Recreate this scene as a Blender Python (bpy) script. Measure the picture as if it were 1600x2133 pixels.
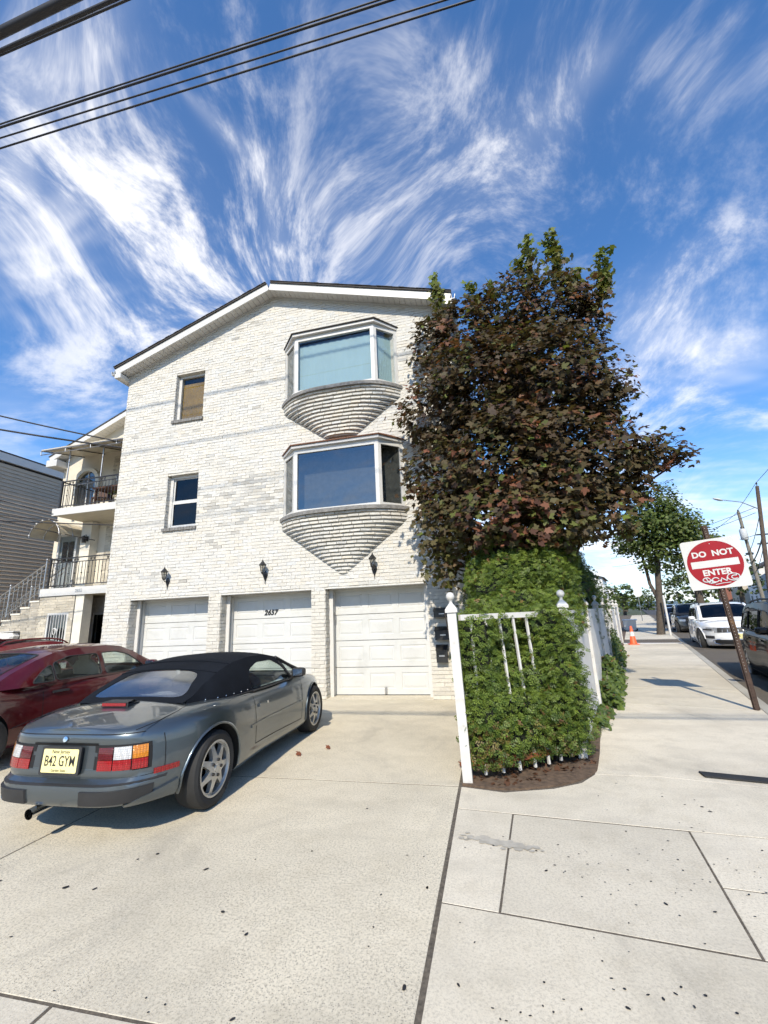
import bpy, bmesh, math, random
import numpy as np
from mathutils import Vector, Matrix
from mathutils.geometry import delaunay_2d_cdt
random.seed(7)
rng = np.random.default_rng(7)
R = math.radians
scene = bpy.context.scene
for _o in list(bpy.data.objects):
    bpy.data.objects.remove(_o)
C = scene.collection

# ------------------------------------------------------------------ camera
def set_camera():
    th, ro, ps = 0.2392547, -0.0424315, 0.2302308
    fw = Vector((-math.sin(ps) * math.cos(th), math.cos(ps) * math.cos(th), math.sin(th)))
    r0 = Vector((math.cos(ps), math.sin(ps), 0)); u0 = r0.cross(fw)
    r = r0 * math.cos(ro) + u0 * math.sin(ro); u = -r0 * math.sin(ro) + u0 * math.cos(ro)
    cam = bpy.data.cameras.new('camera')
    cam.sensor_fit = 'HORIZONTAL'; cam.sensor_width = 36.0
    cam.lens = 891.149 / 1600 * 36.0
    cam.clip_start = 0.05; cam.clip_end = 20000
    o = bpy.data.objects.new('camera', cam); C.objects.link(o)
    m = Matrix((r, u, -fw)).transposed().to_4x4(); m.translation = (0, 0, 1.49)
    o.matrix_world = m
    scene.camera = o
set_camera()

# ------------------------------------------------------------------ sun, exposure
SUN_DIR = Vector((-0.06, 1.2, -1.0)).normalized()          # the way the light travels
SUN_EL = math.asin(-SUN_DIR.z); SUN_AZ = math.atan2(-SUN_DIR.x, -SUN_DIR.y)
sl = bpy.data.lights.new('sun', 'SUN'); sl.energy = 4.25; sl.angle = R(0.9); sl.color = (1.0, 0.905, 0.755)
so = bpy.data.objects.new('sun', sl); C.objects.link(so)
so.rotation_euler = SUN_DIR.to_track_quat('-Z', 'Y').to_euler(); so.location = (0, -20, 30)
scene.view_settings.view_transform = 'Standard'; scene.view_settings.look = 'None'
scene.view_settings.exposure = 0.42; scene.view_settings.gamma = 1.0
scene.view_settings.use_curve_mapping = False
scene.render.engine = 'CYCLES'
scene.cycles.max_bounces = 8; scene.cycles.transparent_max_bounces = 12
scene.cycles.diffuse_bounces = 3; scene.cycles.glossy_bounces = 4; scene.cycles.transmission_bounces = 6
scene.cycles.caustics_reflective = False; scene.cycles.caustics_refractive = False
scene.cycles.use_denoising = True; scene.cycles.use_adaptive_sampling = True; scene.cycles.adaptive_threshold = 0.03

# ------------------------------------------------------------------ node helpers
class NT:
    def __init__(s, tree): s.t = tree; s.n = tree.nodes; s.l = tree.links
    def new(s, typ, **kw):
        n = s.n.new(typ)
        for k, v in kw.items(): setattr(n, k, v)
        return n
    def put(s, sock, v):
        if hasattr(v, 'is_output'): s.l.new(v, sock)
        else: sock.default_value = v
    def math(s, op, a, b=None, c=None, clamp=False):
        n = s.new('ShaderNodeMath', operation=op); n.use_clamp = clamp
        s.put(n.inputs[0], a)
        if b is not None: s.put(n.inputs[1], b)
        if c is not None: s.put(n.inputs[2], c)
        return n.outputs[0]
    def vmath(s, op, a, b=None, out=0):
        n = s.new('ShaderNodeVectorMath', operation=op)
        s.put(n.inputs[0], a)
        if b is not None: s.put(n.inputs['Scale'] if op == 'SCALE' else n.inputs[1], b)
        return n.outputs['Value'] if op in ('DOT_PRODUCT', 'LENGTH') else n.outputs[0]
    def noise(s, vec, scale, detail=4, rough=0.55, dist=0.0, out='Fac', dim='3D'):
        n = s.new('ShaderNodeTexNoise', noise_dimensions=dim); s.put(n.inputs['Vector'], vec)
        n.inputs['Scale'].default_value = scale; n.inputs['Detail'].default_value = detail
        n.inputs['Roughness'].default_value = rough; n.inputs['Distortion'].default_value = dist
        return n.outputs[out]
    def voronoi(s, vec, scale, feature='F1', out='Distance', rnd=1.0):
        n = s.new('ShaderNodeTexVoronoi', feature=feature); s.put(n.inputs['Vector'], vec)
        n.inputs['Scale'].default_value = scale; n.inputs['Randomness'].default_value = rnd
        return n.outputs[out]
    def ramp(s, fac, stops, interp='LINEAR'):
        n = s.new('ShaderNodeValToRGB'); s.put(n.inputs[0], fac); e = n.color_ramp.elements
        n.color_ramp.interpolation = interp
        while len(e) < len(stops): e.new(0.5)
        for i, (p, c) in enumerate(stops):
            e[i].position = p; e[i].color = c if len(c) == 4 else (*c, 1)
        return n.outputs[0]
    def smooth(s, v, a, b, lo=0.0, hi=1.0):
        n = s.new('ShaderNodeMapRange', interpolation_type='SMOOTHSTEP')
        s.put(n.inputs[0], v); n.inputs[1].default_value = a; n.inputs[2].default_value = b
        n.inputs[3].default_value = lo; n.inputs[4].default_value = hi
        return n.outputs[0]
    def mix(s, fac, a, b, mode='MIX'):
        n = s.new('ShaderNodeMix', data_type='RGBA', blend_type=mode); s.put(n.inputs[0], fac)
        s.put(n.inputs[6], a if hasattr(a, 'is_output') or len(a) == 4 else (*a, 1))
        s.put(n.inputs[7], b if hasattr(b, 'is_output') or len(b) == 4 else (*b, 1))
        return n.outputs[2]
    def mapping(s, vec, scale=(1, 1, 1), rot=(0, 0, 0), loc=(0, 0, 0)):
        n = s.new('ShaderNodeMapping'); s.put(n.inputs[0], vec)
        n.inputs['Scale'].default_value = scale; n.inputs['Rotation'].default_value = rot
        n.inputs['Location'].default_value = loc
        return n.outputs[0]
    def bump(s, h, strength=0.3, dist=0.01, normal=None):
        n = s.new('ShaderNodeBump'); s.put(n.inputs['Height'], h)
        n.inputs['Strength'].default_value = strength; n.inputs['Distance'].default_value = dist
        if normal: s.l.new(normal, n.inputs['Normal'])
        return n.outputs[0]

# ------------------------------------------------------------------ sky
def make_world():
    w = bpy.data.worlds.new('World'); scene.world = w; w.use_nodes = True
    w.node_tree.nodes.clear(); T = NT(w.node_tree)
    sky = T.new('ShaderNodeTexSky', sky_type='NISHITA'); sky.sun_disc = False
    sky.sun_elevation = SUN_EL; sky.sun_rotation = SUN_AZ
    sky.air_density = 1.0; sky.dust_density = 0.25; sky.ozone_density = 4.0; sky.altitude = 50
    D = T.new('ShaderNodeTexCoord').outputs['Generated']
    # a tangent frame on the sky round the point where the cirrus streaks fan out from
    A = Vector((-0.215, 0.80, 0.47)).normalized()
    Rr = Vector((A.y, -A.x, 0)).normalized(); U = Rr.cross(A)
    da = T.math('ADD', T.vmath('DOT_PRODUCT', D, A), 1.02)
    u = T.math('DIVIDE', T.vmath('DOT_PRODUCT', D, Rr), da)
    v = T.math('DIVIDE', T.vmath('DOT_PRODUCT', D, U), da)
    def comb(a, b, c=0.0):
        n = T.new('ShaderNodeCombineXYZ'); T.put(n.inputs[0], a); T.put(n.inputs[1], b); T.put(n.inputs[2], c)
        return n.outputs[0]
    uv = comb(u, v)
    warp = T.noise(uv, 3.4, 1, 0.55, out='Color', dim='2D')
    wv = T.vmath('SCALE', T.vmath('SUBTRACT', warp, (0.5, 0.5, 0.5)), 0.24)
    uvw = T.vmath('ADD', uv, wv)
    r = T.vmath('LENGTH', uvw)
    ang = T.vmath('SCALE', T.vmath('NORMALIZE', uvw), 1.5)
    streak_v = T.vmath('ADD', T.vmath('MULTIPLY', ang, (1, 1, 0)), comb(0.0, 0.0, T.math('MULTIPLY', r, 3.6)))
    n2 = T.noise(T.vmath('ADD', streak_v, T.vmath('SCALE', wv, 1.2)), 3.4, 6, 0.68)
    # torn sheets, lower in the sky
    sep = T.new('ShaderNodeSeparateXYZ'); T.put(sep.inputs[0], D)
    zz = T.math('ADD', T.math('ABSOLUTE', sep.outputs[2]), 0.16)
    pl = comb(T.math('DIVIDE', sep.outputs[0], zz), T.math('DIVIDE', sep.outputs[1], zz))
    pl = T.vmath('ADD', pl, T.vmath('SCALE', wv, 1.6))
    n3 = T.noise(T.mapping(pl, (0.55, 1.15, 1), (0, 0, R(-32))), 1.5, 4, 0.66, dim='2D')
    c3 = T.smooth(n3, 0.40, 0.74)
    # long plumes and the veil on the left, placed on the sky itself
    def plume(p0, p1, w, bend=0.0):
        d = Vector((p1[0] - p0[0], p1[1] - p0[1], 0)); L = d.length; d.normalize()
        q = T.vmath('SUBTRACT', uvw2, (p0[0], p0[1], 0))
        t = T.math('DIVIDE', T.vmath('DOT_PRODUCT', q, d), L)
        s = T.vmath('DOT_PRODUCT', q, Vector((-d.y, d.x, 0)))
        s = T.math('ADD', s, T.math('MULTIPLY', T.math('MULTIPLY', t, t), bend))
        wt = T.math('ADD', T.math('MULTIPLY', T.math('ABSOLUTE', t), w), w * 0.30)
        g = T.math('POWER', 2.718, T.math('MULTIPLY', T.math('POWER', T.math('DIVIDE', s, wt), 2.0), -1.0))
        e = T.math('MULTIPLY', T.smooth(t, -0.15, 0.15), T.smooth(t, 0.70, 1.25, 1, 0))
        return T.math('MULTIPLY', g, e)
    uvw2 = T.vmath('ADD', uv, T.vmath('SCALE', wv, 0.22))
    PL = [((-0.145, 0.25), (-0.068, 0.183), 0.0134, -0.0056, 0.9, 0), ((-0.083, 0.2), (-0.055, 0.129), 0.0244, 0.0167, 0.8, 0), ((0.226, 0.286), (0.114, 0.191), 0.0318, 0.0, 0.75, 0), ((0.037, 0.295), (0.067, 0.11), 0.0917, 0.0, 0.45, 0), ((0.053, 0.297), (0.103, 0.262), 0.0147, 0.0, 0.35, 0), ((-0.272, 0.257), (-0.149, 0.166), 0.0917, 0.0, 0.62, 1), ((-0.303, 0.169), (-0.058, 0.094), 0.1345, 0.0, 0.85, 1), ((-0.341, 0.032), (-0.114, 0.103), 0.1283, 0.0, 0.8, 1), ((0.356, 0.15), (0.251, 0.048), 0.0428, 0.0, 0.65, 0), ((0.263, -0.065), (0.385, 0.023), 0.0978, 0.0, 0.85, 1), ((0.304, 0.274), (0.274, 0.24), 0.0244, 0.0, 0.45, 0), ((-0.026, 0.191), (0.022, 0.093), 0.0733, 0.0, 0.42, 0)]
    tot = None; veil = None
    for p0, p1, wd, bend, k, soft in PL:
        q = T.math('MULTIPLY', plume(p0, p1, wd, bend), k)
        if soft: veil = q if veil is None else T.math('ADD', veil, q)
        else: tot = q if tot is None else T.math('ADD', tot, q)
    fib = n2
    tex = T.smooth(fib, 0.36, 0.68)
    tot = T.math('MULTIPLY', tot, T.math('ADD', T.math('MULTIPLY', tex, 0.62), 0.38))
    veil = T.math('MULTIPLY', veil, T.math('ADD', T.math('MULTIPLY', T.math('ADD', tex, c3), 0.46), 0.10))
    low = T.smooth(sep.outputs[2], 0.58, 0.10)
    wisps = T.math('MULTIPLY', T.smooth(fib, 0.42, 0.75), 0.44)
    dens = T.math('ADD', wisps, T.math('MULTIPLY', c3, T.math('ADD', T.math('MULTIPLY', low, 0.50), 0.10)))
    dens = T.math('ADD', dens, T.math('ADD', T.math('MULTIPLY', tot, 0.70), veil))
    dens = T.math('ADD', dens, T.smooth(sep.outputs[2], 0.34, 0.0, 0.0, 0.75))          # haze low over the horizon
    dens = T.math('MULTIPLY', T.smooth(dens, -0.05, 1.45), 0.92)
    skyc = T.mix(1.0, sky.outputs[0], (0.55, 0.89, 1.14, 1), 'MULTIPLY')
    col = T.mix(dens, skyc, (6.5, 6.4, 6.4, 1))
    bg = T.new('ShaderNodeBackground'); T.put(bg.inputs[0], col); bg.inputs[1].default_value = 0.15
    out = T.new('ShaderNodeOutputWorld'); T.l.new(bg.outputs[0], out.inputs[0])
    w.cycles.sampling_method = 'MANUAL'; w.cycles.sample_map_resolution = 512
make_world()

# ------------------------------------------------------------------ mesh helpers
class MB:
    """collects shapes and links them as ONE mesh object"""
    def __init__(s): s.v = []; s.f = []; s.m = []; s.t = []
    def add(s, vs, fs, mi=0, tint=None):
        o = len(s.v); s.v += [tuple(p) for p in vs]
        for f in fs: s.f.append([i + o for i in f]); s.m.append(mi)
        s.t += [tint if tint is not None else 1.0] * len(vs)
        return s
    def box(s, x0, x1, y0, y1, z0, z1, mi=0, tint=None, mat=None):
        vs = [(x0, y0, z0), (x1, y0, z0), (x1, y1, z0), (x0, y1, z0), (x0, y0, z1), (x1, y0, z1), (x1, y1, z1), (x0, y1, z1)]
        if mat: vs = [mat @ Vector(p) for p in vs]
        return s.add(vs, [(0, 3, 2, 1), (4, 5, 6, 7), (0, 1, 5, 4), (1, 2, 6, 5), (2, 3, 7, 6), (3, 0, 4, 7)], mi, tint)
    def cbox(s, c, d, mat=None, mi=0):
        return s.box(c[0] - d[0] / 2, c[0] + d[0] / 2, c[1] - d[1] / 2, c[1] + d[1] / 2, c[2] - d[2] / 2, c[2] + d[2] / 2, mi, None, mat)
    def prism(s, poly, z0, z1, mi=0, M=None):
        """poly: 2-D points, counter-clockwise; extruded from z0 to z1, then mapped by M"""
        n = len(poly)
        vs = [(p[0], p[1], z0) for p in poly] + [(p[0], p[1], z1) for p in poly]
        if M: vs = [M @ Vector(p) for p in vs]
        fs = [tuple(range(n - 1, -1, -1)), tuple(range(n, 2 * n))] + [(i, (i + 1) % n, n + (i + 1) % n, n + i) for i in range(n)]
        return s.add(vs, fs, mi)
    def tube(s, pts, r, n=8, mi=0, cap=True):
        pts = [Vector(p) for p in pts]; k = len(pts)
        rs = r if isinstance(r, (list, tuple)) else [r] * k
        vs = []; up = None
        for i, p in enumerate(pts):
            d = (pts[min(i + 1, k - 1)] - pts[max(i - 1, 0)]).normalized()
            if up is None: up = Vector((0, 0, 1)) if abs(d.z) < 0.9 else Vector((1, 0, 0))
            a = d.cross(up).normalized(); b = a.cross(d).normalized(); up = b
            vs += [p + (a * math.cos(2 * math.pi * j / n) + b * math.sin(2 * math.pi * j / n)) * rs[i] for j in range(n)]
        fs = [(i * n + j, i * n + (j + 1) % n, (i + 1) * n + (j + 1) % n, (i + 1) * n + j) for i in range(k - 1) for j in range(n)]
        if cap: fs += [tuple(range(n - 1, -1, -1)), tuple((k - 1) * n + j for j in range(n))]
        return s.add(vs, fs, mi)
    def lathe(s, prof, n=16, M=None, mi=0, cap=True):
        """prof: (radius, height) pairs, turned about z"""
        k = len(prof)
        vs = [Vector((r * math.cos(2 * math.pi * j / n), r * math.sin(2 * math.pi * j / n), z)) for r, z in prof for j in range(n)]
        if M: vs = [M @ p for p in vs]
        fs = [(i * n + j, i * n + (j + 1) % n, (i + 1) * n + (j + 1) % n, (i + 1) * n + j) for i in range(k - 1) for j in range(n)]
        if cap and prof[0][0] > 1e-4: fs.append(tuple(range(n - 1, -1, -1)))
        if cap and prof[-1][0] > 1e-4: fs.append(tuple((k - 1) * n + j for j in range(n)))
        return s.add(vs, fs, mi)
    def grid(s, rows, mi=0, close=False):
        """rows of points of equal length, skinned"""
        n = len(rows[0]); vs = [p for r in rows for p in r]
        m = n if close else n - 1
        fs = [(i * n + j, i * n + (j + 1) % n, (i + 1) * n + (j + 1) % n, (i + 1) * n + j) for i in range(len(rows) - 1) for j in range(m)]
        return s.add(vs, fs, mi)
    def sphere(s, c, r, n=12, k=8, mi=0, sc=(1, 1, 1)):
        prof = [(max(r * math.sin(math.pi * i / k), 1e-5), -r * math.cos(math.pi * i / k)) for i in range(k + 1)]
        return s.lathe(prof, n, Matrix.Translation(c) @ Matrix.Diagonal((*sc, 1)), mi)
    def mesh(s, name, mats, smooth=None, merge=False):
        me = bpy.data.meshes.new(name); me.from_pydata(s.v, [], s.f)
        for m in (mats if isinstance(mats, (list, tuple)) else [mats]): me.materials.append(m)
        me.polygons.foreach_set('material_index', s.m)
        if any(t != 1.0 for t in s.t):
            ca = me.color_attributes.new('tint', 'FLOAT_COLOR', 'POINT')
            arr = np.ones((len(s.v), 4), np.float32)
            for i, t in enumerate(s.t):
                if isinstance(t, tuple): arr[i, :3] = t
                else: arr[i, :3] = t
            ca.data.foreach_set('color', arr.ravel())
        if merge:
            bm = bmesh.new(); bm.from_mesh(me)
            bmesh.ops.remove_doubles(bm, verts=bm.verts, dist=merge if merge is not True else 1e-5)
            bmesh.ops.recalc_face_normals(bm, faces=bm.faces); bm.to_mesh(me); bm.free()
        if smooth is not None:
            me.shade_smooth(); me.set_sharp_from_angle(angle=R(smooth))
        me.update()
        return me
    def build(s, name, mats, parent=None, smooth=None, merge=False, loc=None):
        return obj(name, s.mesh(name, mats, smooth, merge), parent, loc)

def obj(name, data, parent=None, loc=None):
    o = bpy.data.objects.new(name, data); C.objects.link(o)
    if parent: o.parent = parent
    if loc is not None: o.location = loc
    return o
def tag(o, label=None, cat=None, group=None, kind=None):
    if label: o['label'] = label
    if cat: o['category'] = cat
    if group: o['group'] = group
    if kind: o['kind'] = kind
    return o
def thing(name, label, cat, loc=(0, 0, 0), rz=0.0, group=None):
    o = bpy.data.objects.new(name, None); C.objects.link(o); o.empty_display_size = 0.2
    o.location = loc; o.rotation_euler = (0, 0, rz)
    return tag(o, label, cat, group)
def copy_tree(o, parent=None):
    c = o.copy(); C.objects.link(c); c.parent = parent
    for ch in o.children: copy_tree(ch, c)
    return c
def text_mesh(name, body, size, mat, parent, M, align='CENTER', extrude=0.001, shear=0.0, offset=0.0, spacing=1.0, sx=1.0):
    cu = bpy.data.curves.new(name, 'FONT'); cu.body = body; cu.size = size; cu.align_x = align; cu.align_y = 'CENTER'
    cu.extrude = extrude; cu.shear = shear; cu.offset = offset; cu.space_character = spacing; cu.resolution_u = 3
    t = bpy.data.objects.new(name, cu); C.objects.link(t)
    me = bpy.data.meshes.new_from_object(t.evaluated_get(bpy.context.evaluated_depsgraph_get()))
    bpy.data.objects.remove(t); bpy.data.curves.remove(cu)
    me.transform(M @ Matrix.Diagonal((sx, 1, 1, 1))); me.materials.clear(); me.materials.append(mat)
    return obj(name, me, parent)
def seam_points(a, b, n): return [Vector(a).lerp(Vector(b), i / (n - 1)) for i in range(n)]

# ------------------------------------------------------------------ materials
def new_mat(name):
    m = bpy.data.materials.new(name); m.use_nodes = True; T = NT(m.node_tree)
    b = m.node_tree.nodes['Principled BSDF']
    return m, T, b
def plain(name, col, rough=0.5, metal=0.0, var=0.12, scale=6.0, bump=0.0, bscale=60.0, spec=0.5, coat=0.0, dirt=None, dirt_amt=0.0, dscale=3.0):
    m, T, b = new_mat(name)
    P = T.new('ShaderNodeTexCoord').outputs['Object']
    n = T.noise(P, scale, 5, 0.6)
    c0 = tuple(max(0, k * (1 - var)) for k in col); c1 = tuple(min(1, k * (1 + var)) for k in col)
    c = T.ramp(n, [(0.3, c0), (0.7, c1)])
    if dirt:
        d = T.smooth(T.noise(P, dscale, 7, 0.7), 0.52, 0.72, 0, dirt_amt); c = T.mix(d, c, dirt)
    T.put(b.inputs['Base Color'], c)
    T.put(b.inputs['Roughness'], T.math('ADD', T.math('MULTIPLY', n, 0.12), rough - 0.06))
    b.inputs['Metallic'].default_value = metal; b.inputs['Specular IOR Level'].default_value = spec
    b.inputs['Coat Weight'].default_value = coat; b.inputs['Coat Roughness'].default_value = 0.04
    if bump: T.put(b.inputs['Normal'], T.bump(T.noise(P, bscale, 4, 0.6), bump, 0.004))
    return m
def glass(name, tint=(0.55, 0.6, 0.6), alpha=0.25, rough=0.02, graze=0.95):
    """a tinted pane: part clear, part mirror"""
    m, T, b = new_mat(name); out = m.node_tree.nodes['Material Output']
    gl = T.new('ShaderNodeBsdfGlossy'); gl.inputs['Roughness'].default_value = rough; gl.inputs['Color'].default_value = (0.9, 0.95, 1, 1)
    tr = T.new('ShaderNodeBsdfTransparent'); tr.inputs['Color'].default_value = (*tint, 1)
    fc = T.new('ShaderNodeLayerWeight').outputs['Facing']; fr = T.math('ADD', T.math('MULTIPLY', T.math('POWER', fc, 5.0), graze), 0.04)
    mx = T.new('ShaderNodeMixShader')
    T.put(mx.inputs[0], T.math('ADD', fr, alpha * 0.25, clamp=True))
    T.l.new(tr.outputs[0], mx.inputs[1]); T.l.new(gl.outputs[0], mx.inputs[2]); T.l.new(mx.outputs[0], out.inputs[0])
    return m
def paint(name, col, metal=0.0, flake=0.0, rough=0.28, coat=1.0, ribs=0.0):
    m, T, b = new_mat(name)
    P = T.new('ShaderNodeTexCoord').outputs['Object']
    c = col
    n = T.noise(P, 2.2, 6, 0.65)
    cc = T.mix(T.smooth(n, 0.35, 0.75, 0.0, 0.16), (*col, 1), tuple(min(1, k * 0.7 + 0.06) for k in col) + (1,))
    T.put(b.inputs['Base Color'], cc)
    b.inputs['Metallic'].default_value = metal
    T.put(b.inputs['Roughness'], T.smooth(n, 0.3, 0.8, rough, rough + 0.14))
    b.inputs['Coat Weight'].default_value = coat; b.inputs['Specular IOR Level'].default_value = 0.2
    T.put(b.inputs['Coat Roughness'], T.smooth(T.noise(P, 9, 5, 0.7), 0.4, 0.8, 0.02, 0.12))
    if ribs:                                     # moulded prisms inside a lamp lens
        v = T.voronoi(P, ribs, out='Distance', rnd=0.15); T.put(b.inputs['Normal'], T.bump(v, 0.9, 0.006))
        T.put(b.inputs['Base Color'], T.mix(T.smooth(v, 0.15, 0.55, 0, 0.55), cc, tuple(k * 0.35 for k in col) + (1,)))
        b.inputs['Coat Normal'].default_value = (0, 0, 0)
    return m
def gloss_black(name, col, graze=0.30):
    m, T, b = new_mat(name); out = m.node_tree.nodes['Material Output']
    P = T.new('ShaderNodeTexCoord').outputs['Object']; n = T.noise(P, 3.0, 4, 0.6)
    T.put(b.inputs['Base Color'], T.mix(n, tuple(k * 0.7 for k in col) + (1,), tuple(k * 1.4 for k in col) + (1,))); b.inputs['Roughness'].default_value = 0.6; b.inputs['Specular IOR Level'].default_value = 0.0
    gl = T.new('ShaderNodeBsdfGlossy'); T.put(gl.inputs['Roughness'], T.smooth(n, 0.3, 0.8, 0.04, 0.14))
    fc = T.new('ShaderNodeLayerWeight').outputs['Facing']
    mx = T.new('ShaderNodeMixShader'); T.put(mx.inputs[0], T.math('ADD', T.math('MULTIPLY', T.math('POWER', fc, 4.0), graze), 0.04))
    T.l.new(b.outputs[0], mx.inputs[1]); T.l.new(gl.outputs[0], mx.inputs[2]); T.l.new(mx.outputs[0], out.inputs[0])
    return m
M = {}
M['white_paint'] = plain('white_paint', (0.62, 0.615, 0.59), 0.45, var=0.05, dirt=(0.45, 0.42, 0.36, 1), dirt_amt=0.35)
M['white_trim'] = plain('white_trim', (0.58, 0.575, 0.55), 0.4, var=0.04, dirt=(0.5, 0.48, 0.44, 1), dirt_amt=0.25)
M['garage_white'] = plain('garage_white', (0.555, 0.56, 0.54), 0.45, var=0.04, scale=2, dirt=(0.40, 0.40, 0.365, 1), dirt_amt=0.40, dscale=1.8)
M['soffit'] = plain('soffit', (0.55, 0.54, 0.52), 0.6, var=0.06)
M['black_metal'] = plain('black_metal', (0.018, 0.018, 0.018), 0.42, var=0.3, bump=0.1)
M['iron_rail'] = plain('iron_rail', (0.025, 0.025, 0.028), 0.45, var=0.3)
M['chrome'] = plain('chrome', (0.75, 0.75, 0.76), 0.12, 1.0, var=0.05)
M['steel'] = plain('steel', (0.45, 0.45, 0.45), 0.35, 0.9, var=0.12)
M['dark'] = plain('dark', (0.012, 0.012, 0.013), 0.7, var=0.2)
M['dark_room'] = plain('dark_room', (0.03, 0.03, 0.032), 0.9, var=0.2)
M['rubber'] = plain('rubber', (0.018, 0.018, 0.018), 0.75, var=0.25, bump=0.15, bscale=90)
M['asphalt_shingle'] = plain('asphalt_shingle', (0.05, 0.045, 0.042), 0.9, var=0.4, scale=30, bump=0.5)
M['brown_shingle'] = plain('brown_shingle', (0.16, 0.075, 0.045), 0.9, var=0.35, scale=30, bump=0.5)
M['lamp_glass'] = glass('lamp_glass', (0.75, 0.74, 0.7), 0.35, 0.12)
M['stone_sill'] = plain('stone_sill', (0.19, 0.185, 0.175), 0.85, var=0.35, scale=18, bump=0.5)
# ================================================================== ground, slabs, road
def concrete(name, base, pit=0.5, stain=0.3, seed=0.0, grain=0.75):
    m, T, b = new_mat(name)
    P = T.vmath('ADD', T.new('ShaderNodeNewGeometry').outputs['Position'], (seed, seed * 1.7, 0))
    big = T.noise(P, 0.55, 4, 0.62); mid = T.noise(P, 4.5, 4, 0.65); fine = T.noise(P, 75, 3, 0.75)
    c = T.ramp(big, [(0.30, tuple(k * 0.80 for k in base)), (0.52, base), (0.75, tuple(min(1, k * 1.08) for k in base))])
    c = T.mix(T.smooth(mid, 0.42, 0.75, 0, 0.42), c, tuple(k * f for k, f in zip(base, (0.72, 0.70, 0.66))) + (1,))
    c = T.mix(T.smooth(fine, 0.47, 0.66, 0, grain), c, tuple(k * 0.50 for k in base) + (1,))
    c = T.mix(T.smooth(fine, 0.48, 0.28, 0, 0.35), c, tuple(min(1, k * 1.22) for k in base) + (1,))
    # open pits where the paste has worn off the aggregate
    v = T.voronoi(P, 85); patch = T.smooth(T.noise(P, 1.3, 4, 0.6), 0.36, 0.60)
    pits = T.math('MULTIPLY', T.smooth(v, 0.30, 0.12), T.math('MULTIPLY', patch, pit))
    c = T.mix(pits, c, (0.20, 0.19, 0.165, 1))
    # grey rain stains
    st = T.smooth(T.noise(T.mapping(P, (0.9, 0.5, 1)), 1.1, 8, 0.72, 0.6), 0.50, 0.74, 0, stain)
    c = T.mix(st, c, (0.30, 0.275, 0.225, 1))
    dk = T.smooth(T.noise(T.mapping(P, (0.35, 0.9, 1), (0, 0, 0.25)), 2.3, 5, 0.6), 0.50, 0.70, 0, 0.42); c = T.mix(dk, c, tuple(k * 0.66 for k in base) + (1,))
    rn = T.new('ShaderNodeObjectInfo').outputs['Random']            # each pour has its own shade
    c = T.mix(1.0, c, T.ramp(rn, [(0.0, (0.90, 0.895, 0.88)), (1.0, (1.06, 1.06, 1.07))]), 'MULTIPLY')
    T.put(b.inputs['Base Color'], c); b.inputs['Roughness'].default_value = 0.88
    h = T.math('SUBTRACT', T.math('MULTIPLY', fine, 0.5), pits)
    T.put(b.inputs['Normal'], T.bump(h, 0.35, 0.004))
    return m
M['drive_concrete'] = concrete('drive_concrete', (0.645, 0.585, 0.455), 1.0, 0.52)
M['walk_concrete'] = concrete('walk_concrete', (0.625, 0.57, 0.455), 0.35, 0.55, 3.1, 0.40)
M['patch_concrete'] = concrete('patch_concrete', (0.575, 0.525, 0.42), 0.35, 0.60, 8.7, 0.40)
M['kerb_concrete'] = concrete('kerb_concrete', (0.44, 0.42, 0.36), 0.6, 0.5, 5.0)
M['joint_dirt'] = plain('joint_dirt', (0.105, 0.088, 0.066), 0.95, var=0.5, scale=40, bump=0.6)
M['asphalt'] = plain('asphalt', (0.052, 0.052, 0.054), 0.9, var=0.35, scale=1.2, bump=0.5, bscale=160)
M['soil'] = plain('soil', (0.105, 0.070, 0.045), 0.97, var=0.45, scale=22, bump=0.9, bscale=50)
M['grass_far'] = plain('grass_far', (0.06, 0.075, 0.035), 0.95, var=0.4, scale=0.4)
M['road_paint'] = plain('road_paint', (0.6, 0.6, 0.57), 0.7, var=0.25, scale=14)

SD = Vector((math.sin(0.28403), math.cos(0.28403)))          # along the side street
SN = Vector((SD.y, -SD.x))                                     # across it, to the right
def street(a, n): p = Vector((3.84, 7.97)) + SD * a + SN * n; return (p.x, p.y)   # a metres along the kerb, n metres into the road
ROAD_Z = -0.13

g = MB(); g.add([(-3000, -3000, -0.30), (3000, -3000, -0.30), (3000, 4000, -0.30), (-3000, 4000, -0.30)], [(0, 1, 2, 3)])
tag(g.build('ground', M['grass_far']), 'flat earth under the whole street', kind='structure')
base = MB(); base.add([(-40, -14, -0.0028), (12, -14, -0.0028), (*street(75, -0.15), -0.0028), (*street(75, -30), -0.0028), (-40, 30, -0.0028)], [(0, 1, 2, 3, 4)])
bse = tag(base.build('dirt_under_pavement', M['joint_dirt']), 'dark dirt and grit showing in the pavement joints', kind='structure')

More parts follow.
